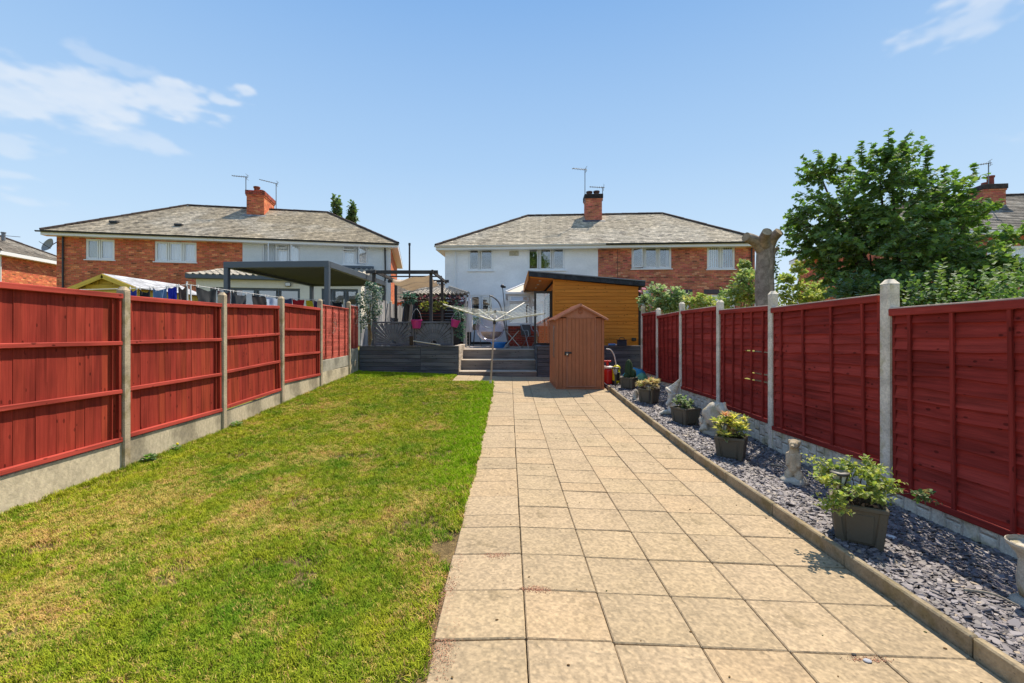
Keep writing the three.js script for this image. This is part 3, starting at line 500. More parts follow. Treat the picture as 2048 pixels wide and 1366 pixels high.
function makeWindow(parent, [u0, v0, u1, v1], o = {}) {   // frame with its lights, panes, sill and curtains; o.lights: fractions of the width
  const { z = -.07, frame = upvc, lights = [0, .5, 1], open = [], top = [], sill = true, curtain = null, bar: bw = .055, sash = lights.map(() => true), sillMat = frame } = o;
  const W = u1 - u0, H = v1 - v0, gs = [bx(u0 - .012, u1 + .012, v0 - .005, v0 + bw, z - .035, z + .035), bx(u0 - .012, u1 + .012, v1 - bw, v1 + .012, z - .035, z + .035), bx(u0 - .012, u0 + bw, v0 + bw, v1 - bw, z - .034, z + .034), bx(u1 - bw, u1 + .012, v0 + bw, v1 - bw, z - .034, z + .034)];
  for (const f of lights.slice(1, -1)) gs.push(bx(u0 + W * f - bw * .55, u0 + W * f + bw * .55, v0 + bw, v1 - bw, z - .034, z + .034));
  const win = part('window', merge(gs), frame, parent);
  for (let i = 0; i < lights.length - 1; i++) {
    const a = u0 + W * lights[i] + bw, b = u0 + W * lights[i + 1] - bw; let t = v1 - bw, w = b - a;
    const sashGeo = (w, h, s = .042) => merge([bx(0, w, 0, s, -.02, .02), bx(0, w, h - s, h, -.02, .02), bx(0, s, s, h - s, -.019, .019), bx(w - s, w, s, h - s, -.019, .019)]);
    if (top[i]) { const th = H * .27; t -= th; part('transom', bx(a - .01, b + .01, t - .02, t + .025, z - .03, z + .03), frame, win); const g = sashGeo(w, th - .02); g.translate(0, -(th - .02), 0); const p1 = part('sash', g, frame, win, [a, t + th, z + .05], [-top[i], 0, 0]); const pg = new THREE.BoxGeometry(w - .04, th - .06, .008); pg.translate(w / 2, -th / 2 + .01, 0); part('pane', pg, glass, win, [a, t + th, z + .05], [-top[i], 0, 0]); }
    const h = t - v0 - bw, pane = new THREE.BoxGeometry(w - .01, h - .01, .008); pane.translate(w / 2, h / 2, 0);
    if (open[i]) { const s = Math.sign(open[i]), ang = Math.abs(open[i]); const g = sashGeo(w, h); if (s < 0) { g.translate(-w, 0, 0); pane.translate(-w, 0, 0); } const px = s > 0 ? a : b; part('sash', g, frame, win, [px, v0 + bw, z + .05], [0, s > 0 ? -ang : ang, 0]); part('pane', pane, glass, win, [px, v0 + bw, z + .05], [0, s > 0 ? -ang : ang, 0]); }
    else { if (sash[i] !== false && o.sashes !== false) part('sash', sashGeo(w, h), frame, win, [a, v0 + bw, z + .012]); part('pane', pane, glass, win, [a, v0 + bw, z]); }
  }
  if (sill) part('sill', bx(u0 - .05, u1 + .05, v0 - .05, v0 - .006, -.12, .06), sillMat, win);
  if (curtain) for (const [f0, f1, m, top0 = 1] of curtain) {
    const a = u0 + W * f0, b = u0 + W * f1, n = 40, f = []; const zz = (k) => z - .14 + .025 * Math.sin(k * 1.9 + 5 * f0) + .012 * Math.sin(k * .7);
    const vb = v0 + H * (1 - top0);
    for (let k = 0; k < n; k++) { const x0 = lerp(a, b, k / n), x1 = lerp(a, b, (k + 1) / n); f.push([[x0, vb, zz(k)], [x1, vb, zz(k + 1)], [x1, v1, zz(k + 1)], [x0, v1, zz(k)]]); }
    part('curtain', uvBox(tri(f)), m, win);
  }
  return win;
}
const lichen = (u, t, s) => sstep(.50, .70, fbm(u * .55 + s, t * 1.2, 0, 0, 4, 511)) * .8;
function tileSlope(E0, E1, R0, R1, opt = {}) {           // plain tiles laid in courses on the slope between an eaves line and a ridge line; every tile a slab of its own in one roof covering
  const { courses = 24, tw = .21, tone = [.33, .30, .25], seed = 1 } = opt, V = (a) => new THREE.Vector3(...a), e0 = V(E0), e1 = V(E1), r0 = V(R0), r1 = V(R1);
  const pos = [], col = [], uv = [], n = e1.clone().sub(e0).cross(r0.clone().sub(e0).add(r1.clone().sub(e1))).normalize(); if (n.y < 0) n.negate();
  const ux = e1.clone().sub(e0).normalize(), len = (p) => p.clone().sub(e0).dot(ux);
  const vy = new THREE.Vector3().crossVectors(n, ux).normalize(); if (vy.y < 0) vy.negate();
  const quad = (a, b, c, d, k) => { for (const p of [a, b, c, a, c, d]) { pos.push(p.x, p.y, p.z); col.push(...k); uv.push(p.clone().sub(e0).dot(ux), p.clone().sub(e0).dot(vy)); } };
  for (let j = 0; j < courses; j++) {
    const t0 = j / courses, t1 = (j + 1) / courses, A = e0.clone().lerp(r0, t0), B = e1.clone().lerp(r1, t0), C = e0.clone().lerp(r0, t1), D = e1.clone().lerp(r1, t1);
    const x0 = len(A), x1 = len(B), y0 = len(C), y1 = len(D), off = (j % 2) * tw / 2; let x = Math.floor(Math.min(x0, y0) / tw) * tw - off;
    for (; x < Math.max(x1, y1); x += tw) {
      const a = clamp(x + .002, x0, x1), b = clamp(x + tw - .002, x0, x1), c = clamp(x + .002, y0, y1), d = clamp(x + tw - .002, y0, y1); if (b - a < .004 && d - c < .004) continue;
      const i = Math.round((x + off) / tw), h = hash(i, j, seed), l = .02 + .012 * hash(i, j, seed + 1), g = lichen(x, j * .11, seed * 3.1), str = fbm(x * 1.6 + seed, j * .02, 0, 0, 3, 517), v = lerp(.86, 1.12, h) * lerp(.84, 1.14, str);
      const k = [lerp(tone[0] * v, .82, g * .45), lerp(tone[1] * v, .77, g * .45), lerp(tone[2] * v, .67, g * .45)]; if (hash(i, j, seed + 5) > .96) { k[0] *= .6; k[1] *= .6; k[2] *= .62; }
      const on = (base, s, up) => base.clone().addScaledVector(ux, s - len(base)).addScaledVector(n, up);
      const pa = on(A, a, l), pb = on(A, b, l), pc = on(C, c, .002), pd = on(C, d, .002), qa = on(A, a, -.004), qb = on(A, b, -.004);
      quad(pa, pb, pd, pc, k); quad(qa, qb, pb, pa, k);
    }
  }
  { const dn = (v) => v.clone().addScaledVector(n, -.012), k = [.1, .09, .08]; quad(dn(e0), dn(e1), dn(r1), dn(r0), k); }     // underlay
  const g = new THREE.BufferGeometry(); g.setAttribute('position', new THREE.Float32BufferAttribute(pos, 3)); g.setAttribute('uv', new THREE.Float32BufferAttribute(uv, 2)); g.setAttribute('color', new THREE.Float32BufferAttribute(col, 3)); g.computeVertexNormals(); return g;
}
const mergeC = (l) => mergeGeometries(l);
function capTiles(parent, a, b, m = ridgeMat, r = .092, step = .46) {   // half-round ridge and hip tiles, one by one
  const A = new THREE.Vector3(...a), B = new THREE.Vector3(...b), n = Math.max(1, Math.round(A.distanceTo(B) / step)), g = new THREE.CylinderGeometry(r, r * 1.08, A.distanceTo(B) / n * .985, 10, 1, true, Math.PI / 2, Math.PI);
  const th = new THREE.CylinderGeometry(r * .8, r * .88, A.distanceTo(B) / n * .985, 10, 1, true, Math.PI / 2, Math.PI); const geo = uvBox(merge([g, th]));
  const dir = B.clone().sub(A).normalize(), side = new THREE.Vector3().crossVectors(dir, new THREE.Vector3(0, 1, 0)).normalize(), up = new THREE.Vector3().crossVectors(side, dir), mx = new THREE.Matrix4().makeBasis(side, dir, up.clone());
  // the open half of the cylinder faces down: its bulge is local -z
  mx.makeBasis(side.clone().negate(), dir, up.clone().negate());
  for (let i = 0; i < n; i++) { const o = part('ridge_tile', geo, m, parent); o.quaternion.setFromRotationMatrix(mx); o.position.copy(A.clone().lerp(B, (i + .5) / n)); o.position.y += rr(-.006, .006) - .03; }
}
function aerial(label, base, h, boomL, turnY, tilt = 0, n = 9, group) {
  const t = thing('television_aerial', label, 'aerial', base, turnY, group);
  part('mast', bar([0, 0, 0], [0, h, 0], .022, 6), dullMetal, t);
  const bm = part('boom', bar([.12, 0, 0], [-boomL, 0, 0], .018, 6), dullMetal, t, [0, h - .03, 0], [0, 0, tilt]);
  for (let i = 0; i < n; i++) part('element', bar([-boomL * (i + .4) / n, 0, -.17 + .006 * i], [-boomL * (i + .4) / n, 0, .17 - .006 * i], .01, 4), dullMetal, bm);
  part('reflector', merge([bar([.06, .12, -.2], [.06, .12, .2], .011, 4), bar([.06, -.12, -.2], [.06, -.12, .2], .011, 4), bar([.06, -.13, 0], [.06, .13, 0], .011, 4)]), dullMetal, bm);
  return t;
}
function chimney(parent, [x0, x1, z0, z1, y0, y1], brick, capMat, pots, potMat) {
  const c = part('chimney', merge([bx(x0, x1, y0, y1 - .32, z0, z1, .005), bx(x0 - .03, x1 + .03, y1 - .32, y1 - .24, z0 - .03, z1 + .03, .005)]), brick, parent);
  part('chimney_cap', merge([bx(x0 - .06, x1 + .06, y1 - .24, y1, z0 - .06, z1 + .06, .01)]), capMat, c);
  pots.forEach(([px, pz, h, r]) => part('chimney_pot', lathe([[r * .75, 0], [r, 0], [r * .86, .06], [r * .82, h - .09], [r * 1.02, h - .08], [r * 1.05, h], [r * .8, h], [r * .76, h - .3]], 14), potMat, c, [px, y1 - .01, pz]));
  return c;
}
function pantiles(w0, w1, run, rise, wave = .21, rows = 5, hipL = 0, hipR = 0) {   // wavy tiled slope: eaves w0..w1 at the front (z=run, y=0), rising to z=0, y=rise; hips cut the sides
  const n = Math.round((w1 - w0) / wave) * 8, f = []; const sl = Math.hypot(run, rise), ny = run / sl, nz = rise / sl;
  const P = (u, t, lift) => { const x = lerp(w0 + hipL * t, w1 - hipR * t, u); const a = (x - w0) / wave * 6.283, w = .034 * Math.sin(a) + .012 * Math.sin(2 * a) + lift; return [x, rise * t + w * ny, run * (1 - t) + w * nz]; };
  for (let j = 0; j < rows; j++) for (let i = 0; i < n; i++) { const a = i / n, b = (i + 1) / n, t0 = j / rows, t1 = (j + 1) / rows; f.push([P(a, t0, .022), P(b, t0, .022), P(b, t1, 0), P(a, t1, 0)]); f.push([P(a, t0, 0), P(b, t0, 0), P(b, t0, .022), P(a, t0, .022)]); }
  return uvBox(tri(f));
}
const pantileMat = mat(lin(.60, .55, .46), { map: weatherMap, bumpMap: grainBump, bumpScale: .004, roughness: .9 });

// ---------------------------------------------------------------- the white and the brick house of the middle pair
const BASE = 1.0;
{
  reseed(61);
  const f = facade([-3.165, 22.5], [11.62, 21.5]), L = f.L, D = 7.8, ov = .38;
  const ye = f.hit(1200, 486, ov)[1] - .02, [rl, yrl] = f.hit(1055, 433, -D / 2), [rrr, yrr] = f.hit(1325, 427, -D / 2), yr = (yrl + yrr) / 2;
  const up = f.hit(1196, 600)[0];
  const W = thing('semi_detached_house', 'white rendered half of the middle semi-detached pair with red-brown chimney', 'house', f.pos, f.turn, 'houses behind the garden');
  const B = thing('semi_detached_house', 'brown brick half of the middle semi-detached pair right of white house', 'house', f.pos, f.turn, 'houses behind the garden');
  const box = (a, b) => { const p = f.hit(a[0], a[1]), q = f.hit(b[0], b[1]); return [p[0], q[1], q[0], p[1]]; };   // top-left and bottom-right pixel to u0, v0, u1, v1
  const w1 = box([936, 497], [987, 541]), w2 = box([1055, 494], [1130, 540]), wg = box([940, 590], [987, 634]);
  const b1 = box([1263, 492], [1343, 537]), b2 = box([1414, 491], [1470, 538]), bg1 = box([1340, 589], [1378, 640]), bg2 = box([1414, 589], [1470, 640]);
  part('wall', wallGeo(0, up, BASE, ye, [w1, w2, wg]), whiteRender, W);
  part('side_wall', bx(0, .24, BASE, ye, -D, -.24, .002), whiteRender, W);
  part('rear_wall', bx(.24, up, BASE, ye, -D, -D + .24, .002), whiteRender, W);
  part('floor', bx(.24, up, 3.45, 3.6, -D + .24, -.24, .002), darkRoom, W);
  part('plinth', bx(-.012, up, BASE, BASE + .14, -.2, .018, .004), blackPlastic, W);
  part('wall', wallGeo(up + .002, L, BASE, ye, [b1, b2, bg1, bg2]), brickBrown, B);
  part('side_wall', bx(L - .24, L, BASE, ye, -D, -.24, .002), brickBrown, B);
  part('rear_wall', bx(up + .01, L - .24, BASE, ye, -D, -D + .24, .002), brickBrown, B);
  part('floor', bx(up + .26, L - .24, 3.45, 3.6, -D + .24, -.24, .002), darkRoom, B);
  part('party_wall', bx(up + .01, up + .25, BASE, ye, -D + .25, -.25, .002), whiteRender, B);
  makeWindow(W, w1, { lights: [0, .46, 1], curtain: [[.02, .1, netCurtain], [.88, .98, netCurtain]], sillMat: whiteRender });
  makeWindow(W, w2, { lights: [0, .31, .66, 1], open: [.0, 0, .0], curtain: [[.0, .06, netCurtain], [.46, .51, netCurtain], [.94, 1, netCurtain]], sillMat: whiteRender });
  makeWindow(W, wg, { lights: [0, .46, 1], curtain: [[.0, .15, netCurtain], [.75, .98, greenBlind]], sillMat: whiteRender });
  makeWindow(B, b1, { lights: [0, .32, .67, 1], open: [.5, 0, 0], curtain: [[.90, .98, netCurtain], [.34, .39, netCurtain]] });
  const wb = makeWindow(B, b2, { lights: [0, .5, 1] });
  for (let i = 0; i < 13; i++) part('blind_slat', cbox(.07, (b2[3] - b2[1]) - .1, .004, .001), netCurtain, wb, [b2[0] + .08 + (b2[2] - b2[0] - .16) * i / 12, (b2[1] + b2[3]) / 2, -.2], [0, i < 7 ? .25 : .95, 0]);
  makeWindow(B, bg1, { lights: [0, 1] }); makeWindow(B, bg2, { lights: [0, .5, 1], curtain: [[.3, .9, netCurtain]] });
  for (const q of [bg1, bg2]) { const n = Math.round((q[2] - q[0] + .3) / .075); const li = part('soldier_lintel', bx(q[0] - .15, q[2] + .15, q[3] + .02, q[3] + .24, -.2, .006), mat(lin(.075, .065, .07), { roughness: .9 }), B); for (let i = 0; i < n; i++) part('brick', bx(q[0] - .15 + i * .075 + .005, q[0] - .15 + (i + 1) * .075 - .005, q[3] + .025, q[3] + .235, -.1, .014), mat(lin(.10, .085, .095), { roughness: .8 }), li); }
  // plaque, downpipes, gutters, fascia
  const [pu, pv] = f.hit(1028, 507);
  part('plaque', merge([bx(pu - .23, pu + .23, pv - .11, pv + .11, 0, .03, .01), bx(pu - .18, pu + .18, pv - .06, pv + .06, .03, .045, .008)]), mat(lin(.66, .62, .52), { map: concreteMap, roughness: .9 }), W);
  const du = f.hit(911, 520)[0]; part('downpipe', bar([du, BASE, .07], [du, ye - .25, .07], .036, 8), upvc, W);
  const du2 = f.hit(1502, 520)[0]; part('downpipe', bar([du2, BASE, .07], [du2, ye - .25, .07], .036, 8), blackPlastic, B);
  const cable = f.hit(1235, 520)[0]; part('cable', bar([cable, BASE, .008], [cable, ye - .1, .008], .008, 4), blackPlastic, B);
  part('fascia', merge([bx(-ov, up, ye - .19, ye - .01, ov - .03, ov, .003), bx(-ov, up, ye - .21, ye - .19, .0, ov, .002), bx(-ov, -ov + .03, ye - .19, ye - .01, -D, ov - .04, .003), bx(-ov, 0, ye - .21, ye - .192, -D, -.01, .002)]), upvc, W);
  part('fascia', merge([bx(up + .004, L + ov, ye - .19, ye - .01, ov - .03, ov, .003), bx(up + .004, L + ov, ye - .21, ye - .19, .0, ov, .002), bx(L + ov - .03, L + ov, ye - .19, ye - .01, -D, ov - .04, .003)]), upvc, B);
  const gut = (a, b) => { const g = new THREE.CylinderGeometry(.06, .06, b - a, 10, 1, true, Math.PI, Math.PI); g.rotateZ(Math.PI / 2); g.translate((a + b) / 2, ye - .03, ov + .062); return merge([g]); };
  part('gutter', gut(-ov - .05, up + .3), mat(lin(.70, .70, .68), { roughness: .5, side: THREE.DoubleSide }), W);
  part('gutter', gut(up + .31, L + ov + .05), new THREE.MeshStandardMaterial({ color: lin(.02, .02, .022), roughness: .5, side: THREE.DoubleSide }), B);
  const roof = (P, a, b, ra, rb, left, seed) => {
    const g = [tileSlope([a, ye, ov], [b, ye, ov], [ra, yr, -D / 2], [rb, yr, -D / 2], { seed, tone: [.72, .625, .475] }), tileSlope([b, ye, -D - ov], [a, ye, -D - ov], [rb, yr, -D / 2], [ra, yr, -D / 2], { seed: seed + 40, courses: 14, tw: .4 })];
    g.push(left ? tileSlope([a, ye, -D - ov], [a, ye, ov], [ra, yr, -D / 2], [ra, yr, -D / 2], { seed: seed + 50, courses: 20 }) : tileSlope([b, ye, ov], [b, ye, -D - ov], [rb, yr, -D / 2], [rb, yr, -D / 2], { seed: seed + 50, courses: 20 }));
    const r = part('roof', mergeC(g), tileMat, P);
    const cor = left ? [a, ye + .03, ov] : [b, ye + .03, ov], top = left ? [ra, yr + .03, -D / 2] : [rb, yr + .03, -D / 2];
    capTiles(r, cor, top); capTiles(r, [ra, yr + .03, -D / 2], [rb, yr + .03, -D / 2]);
    return r;
  };
  roof(W, -ov, up, rl, up, true, 3); roof(B, up + .002, L + ov, up + .002, rrr, false, 5);
  // chimney on the party line
  const cz = -D / 2 + .95, [c0] = f.hit(1171, 430, cz), [c1, cyb] = f.hit(1204, 437, cz), cyt = f.hit(1187, 388, cz)[1];
  const ch = chimney(W, [c0, c1, cz - .8, cz, cyb - .9, cyt], brickBrown, mat(lin(.06, .05, .05), { map: weatherMap, roughness: .9 }), [[c0 + .25, cz - .4, .26, .17], [c1 - .25, cz - .4, .28, .17]], mat(lin(.10, .055, .05), { roughness: .8 }));
  const slope = (yr - ye) / (D / 2 + ov), yAt = (z) => ye + (ov - z) * slope;
  const fl = []; for (const [a, b] of [[c0 - .16, c1 + .16]]) fl.push([[a, yAt(cz + .3) + .03, cz + .3], [b, yAt(cz + .3) + .03, cz + .3], [b, yAt(cz) + .03, cz], [a, yAt(cz) + .03, cz]]);
  part('flashing', uvBox(tri(fl)), lead, ch);
  const toW = (u, y, z) => new THREE.Vector3(u, y, z).applyAxisAngle(new THREE.Vector3(0, 1, 0), f.turn).add(new THREE.Vector3(...f.pos)).toArray();
  aerial('tall television aerial mast on left edge of the middle chimney', toW(c0 - .03, cyt - .5, cz), f.hit(1172, 338, cz)[1] - cyt + .5, .72, f.turn + .15, -.06, 8);
  aerial('short bent television aerial on right edge of the middle chimney', toW(c1 + .03, cyt - .4, cz), f.hit(1200, 374, cz)[1] - cyt + .4, .72, f.turn - .15, -.12, 6);
}

// ---------------------------------------------------------------- the left pair: a brick half and a grey rendered half with an extension
{
  reseed(67);
  const f = facade([-21.08, 21.2], [-6.28, 24.2]), L = f.L, D = 7.8, ov = .38;
  const ye = f.hit(450, 474, ov)[1], [rl, y1] = f.hit(375, 413, -D / 2), [rrr, y2] = f.hit(655, 424, -D / 2), yr = (y1 + y2) / 2, up = f.hit(485, 520)[0];
  const P = thing('semi_detached_house', 'orange brick half of the left semi-detached pair with satellite dish', 'house', f.pos, f.turn, 'houses behind the garden');
  const G = thing('semi_detached_house', 'grey rendered half of the left semi-detached pair with open windows', 'house', f.pos, f.turn, 'houses behind the garden');
  const box = (a, b) => { const p = f.hit(a[0], a[1]), q = f.hit(b[0], b[1]); return [p[0], q[1], q[0], p[1]]; };
  const w1 = box([171, 477], [229, 520]), w2 = box([309, 482], [393, 525]), g1 = box([524, 485], [601, 530]), g2 = box([685, 490], [736, 531]);
  part('wall', wallGeo(0, up, BASE, ye, [w1, w2]), brickOrange, P);
  part('side_wall', bx(0, .24, BASE, ye, -D, -.24, .002), brickOrange, P);
  part('rear_wall', bx(.24, up, BASE, ye, -D, -D + .24, .002), brickOrange, P);
  part('floor', bx(.24, up - .01, 3.45, 3.6, -D + .24, -.24, .002), darkRoom, P);
  part('wall', wallGeo(up + .002, L - .01, BASE, ye, [g1, g2]), greyRender, G);
  part('party_wall', bx(up + .01, up + .25, BASE, ye, -D + .25, -.25, .002), greyRender, G);
  part('side_wall', bx(L - .24, L, BASE, ye, -D, -.24, .002), brickOrange, G);
  part('corner_brickwork', bx(L - .009, L, BASE, ye, -.24, .0, .002), brickOrange, G);
  part('rear_wall', bx(up + .01, L - .24, BASE, ye, -D, -D + .24, .002), brickOrange, G);
  part('floor', bx(up + .26, L - .24, 3.45, 3.6, -D + .24, -.24, .002), darkRoom, G);
  makeWindow(P, w1, { lights: [0, .46, 1], curtain: [[.5, 1, netCurtain], [.02, .5, greenBlind]] });
  makeWindow(P, w2, { lights: [0, .32, .67, 1], curtain: [[.02, .98, netCurtain]] });
  makeWindow(G, g1, { lights: [0, .36, .68, 1], open: [.85, 0, -.75], top: [0, .55, 0], curtain: [[.02, .98, netCurtain]] });
  makeWindow(G, g2, { lights: [0, .52, 1], open: [0, -.7], top: [.55, 0], curtain: [[.05, .98, netCurtain]] });
  part('fascia', merge([bx(-ov, up, ye - .19, ye - .01, ov - .03, ov, .003), bx(-ov, up, ye - .21, ye - .19, 0, ov, .002)]), upvc, P);
  part('fascia', merge([bx(up + .004, L + ov, ye - .19, ye - .01, ov - .03, ov, .003), bx(up + .004, L + ov, ye - .21, ye - .19, 0, ov, .002), bx(L + ov - .03, L + ov, ye - .19, ye - .01, -D, ov - .04, .003), bx(L, L + ov, ye - .21, ye - .19, -D, -.01, .002)]), upvc, G);
  const gutM = new THREE.MeshStandardMaterial({ color: lin(.02, .02, .022), roughness: .5, side: THREE.DoubleSide });
  const gut = (a, b) => { const g = new THREE.CylinderGeometry(.06, .06, b - a, 10, 1, true, Math.PI, Math.PI); g.rotateZ(Math.PI / 2); g.translate((a + b) / 2, ye - .03, ov + .062); return merge([g]); };
  part('gutter', gut(-ov - .15, up), gutM, P); part('gutter', gut(up + .01, L + ov + .05), gutM, G);
  const dp = f.hit(128, 520)[0]; part('downpipe', bar([dp, BASE, .07], [dp, ye - .2, .07], .04, 8), blackPlastic, P);
  const dg = f.hit(770, 500)[0]; part('downpipe', tube([[dg, ye - .15, .07], [dg, 4.3, .07], [dg - .08, 4.0, .08], [dg - .12, 3.9, .2], [dg - .9, 3.8, .3]], .04, 8), blackPlastic, G);
  const [su, sv] = f.hit(103, 491); const dish = part('satellite_dish', lathe([[0, -.10], [.12, -.085], [.24, -.04], [.32, .02], [.33, .02], [.24, -.055], [.1, -.11], [0, -.12]], 20), mat(lin(.28, .29, .30), { roughness: .6 }), P, [su - .05, sv, .15], [.9, .5, .5]); part('dish_arm', merge([bar([0, -.1, .2], [0, .35, .05], .012, 5), bar([0, -.1, 0], [.3, -.25, -.2], .02, 5)]), blackPlastic, dish);
  const roof = (Q, a, b, ra, rb, left, seed) => {
    const g = [tileSlope([a, ye, ov], [b, ye, ov], [ra, yr, -D / 2], [rb, yr, -D / 2], { seed, tone: left ? [.60, .51, .375] : [.59, .495, .35] }), tileSlope([b, ye, -D - ov], [a, ye, -D - ov], [rb, yr, -D / 2], [ra, yr, -D / 2], { seed: seed + 40, courses: 14, tw: .4 })];
    g.push(left ? tileSlope([a, ye, -D - ov], [a, ye, ov], [ra, yr, -D / 2], [ra, yr, -D / 2], { seed: seed + 50, courses: 20 }) : tileSlope([b, ye, ov], [b, ye, -D - ov], [rb, yr, -D / 2], [rb, yr, -D / 2], { seed: seed + 50, courses: 20 }));
    const r = part('roof', mergeC(g), tileMat, Q); const cor = left ? [a, ye + .03, ov] : [b, ye + .03, ov], top = left ? [ra, yr + .03, -D / 2] : [rb, yr + .03, -D / 2];
    capTiles(r, cor, top); capTiles(r, [ra, yr + .03, -D / 2], [rb, yr + .03, -D / 2]); return r;
  };
  const rp = roof(P, -ov, up, rl, up, true, 7); roof(G, up + .002, L + ov, up + .002, rrr, false, 9);
  const slope = (yr - ye) / (D / 2 + ov), yAt = (z) => ye + (ov - z) * slope;
  for (const [px, py] of [[229, 455], [358, 460]]) { const [vu, vy] = f.hit(px, py, -.8); part('roof_vent', bx(vu - .17, vu + .17, yAt(-.8) + .0, yAt(-.8) + .11, -.9, -.66, .01), blackPlastic, rp); }
  const cz = -D / 2 + 1.0, [c0] = f.hit(493, 430, cz), [c1] = f.hit(528, 430, cz), cyt = f.hit(510, 381, cz)[1], ch = chimney(G, [c0, c1, cz - 1.9, cz, yAt(cz) - .5, cyt], brickOrange, brickRed, [[c0 + .42, cz - .35, .32, .17], [c0 + .5, cz - .85, .28, .15], [c0 + .5, cz - 1.4, .26, .15]], terracotta);
  part('flashing', uvBox(tri([[[c0 - .15, yAt(cz + .28) + .03, cz + .28], [c1 + .15, yAt(cz + .28) + .03, cz + .28], [c1 + .15, yAt(cz) + .03, cz], [c0 - .15, yAt(cz) + .03, cz]]])), leadPale, ch);
  const toW = (u, y, z) => new THREE.Vector3(u, y, z).applyAxisAngle(new THREE.Vector3(0, 1, 0), f.turn).add(new THREE.Vector3(...f.pos)).toArray();
  aerial('television aerial pointing left on near corner of the orange chimney', toW(c0 - .02, cyt - .3, cz + .03), f.hit(489, 353, cz)[1] - cyt + .3, .75, f.turn - .1, -.06, 6);
  aerial('tilted television aerial behind far end of the orange chimney', toW(c1 + .1, cyt - .6, cz - 1.9), f.hit(556, 367, cz - 1.9)[1] - cyt + .62, 1.0, f.turn - .1, -.22, 7);
  // single-storey extension in cream render with a wavy tiled lean-to roof
  const ez = 3.0, E0 = f.hit(392, 570, ez)[0], E1 = f.hit(722, 570, ez)[0], ey = f.hit(560, 560, ez)[1];
  const X = thing('house_extension', 'cream rendered rear extension with grey framed doors behind the aluminium pergola', 'extension', f.pos, f.turn);
  const eb = (a, b) => { const p = f.hit(a[0], a[1], ez), q = f.hit(b[0], b[1], ez); return [p[0], q[1], q[0], p[1]]; };
  const h1 = eb([420, 574], [600, 640]), h2 = eb([643, 577], [716, 640]);
  const wg = wallGeo(E0, E1, BASE, ey, [h1, h2], .22); wg.translate(0, 0, ez); part('wall', wg, creamRender, X);
  part('side_wall', bx(E0, E0 + .22, BASE, ey, .01, ez - .22, .002), creamRender, X); part('side_wall', bx(E1 - .22, E1, BASE, ey, .01, ez - .22, .002), creamRender, X);
  part('fascia', merge([bx(E0 - .3, E1 + .3, ey - .02, ey + .16, ez + .25, ez + .29, .004), bx(E0 - .3, E1 + .3, ey - .03, ey, ez, ez + .25, .004)]), greyFrame, X);
  const pr = pantiles(E0 - .3, E1 + .3, ez + .3, .85, .26, 7, 1.4, 0); part('roof', pr, pantileMat, X, [0, ey + .15, 0]);
  part('flashing', bx(E0 + 1.1, E1 + .3, ey + 1.0, ey + 1.14, .01, .1, .004), greyFrame, X);
  const shift = (w) => w.position.set(0, 0, ez);
  shift(makeWindow(X, h1, { lights: [0, .25, .5, .75, 1], frame: greyFrame, sill: false, bar: .07, z: -.1 })); shift(makeWindow(X, h2, { lights: [0, .3, .66, 1], frame: greyFrame, sill: false, bar: .07, z: -.1, curtain: [[.02, .3, netCurtain]] }));
  const [lu, lv] = f.hit(577, 569, ez); part('floodlight', merge([bx(lu - .12, lu + .12, lv - .09, lv + .08, ez + .05, ez + .12, .01), bx(lu - .03, lu + .03, lv - .04, lv + .04, ez, ez + .05, .004)]), blackPlastic, X); part('floodlight_glass', bx(lu - .1, lu + .1, lv - .07, lv + .06, ez + .12, ez + .125, .001), mat(lin(.7, .7, .7), { roughness: .3 }), X);
  // the aluminium pergola in front of it
  const pf = 9.0, a0 = at(454, 530, 12.6), a1 = at(660, 530, 12.6), top = at(500, 524, 12.6)[1];
  const T = thing('aluminium_pergola', 'dark grey aluminium pergola with louvred roof beyond left fence', 'pergola', [a0[0], 1.0, a0[2]], -.06);
  const PW = a1[0] - a0[0], PD = 5.0, H = top - 1.0;
  for (const [x, z] of [[0, 0], [PW, 0], [-.12, -PD], [PW - .12, -PD]]) part('post', cbox(.125, H - .17, .125, .008), greyFrame, T, [x, (H - .17) / 2, z]);
  part('front_beam', cbox(PW + .125, .17, .13, .006), greyFrame, T, [PW / 2, H - .085, 0]); part('rear_beam', cbox(PW + .125, .17, .13, .006), greyFrame, T, [PW / 2 - .12, H - .085, -PD]);
  for (const x of [0, PW]) part('side_beam', beam([x, H - .085, -.066], [x - .12, H - .085, -PD + .066], .13, .17), greyFrame, T);
  for (let i = 0; i < 26; i++) { const z = -.16 - i * (PD - .32) / 25; part('louvre', cbox(PW - .14, .03, .2, .006), greyFrame, T, [PW / 2 + z / PD * .12, H - .08, z], [.12, 0, 0]); }
}

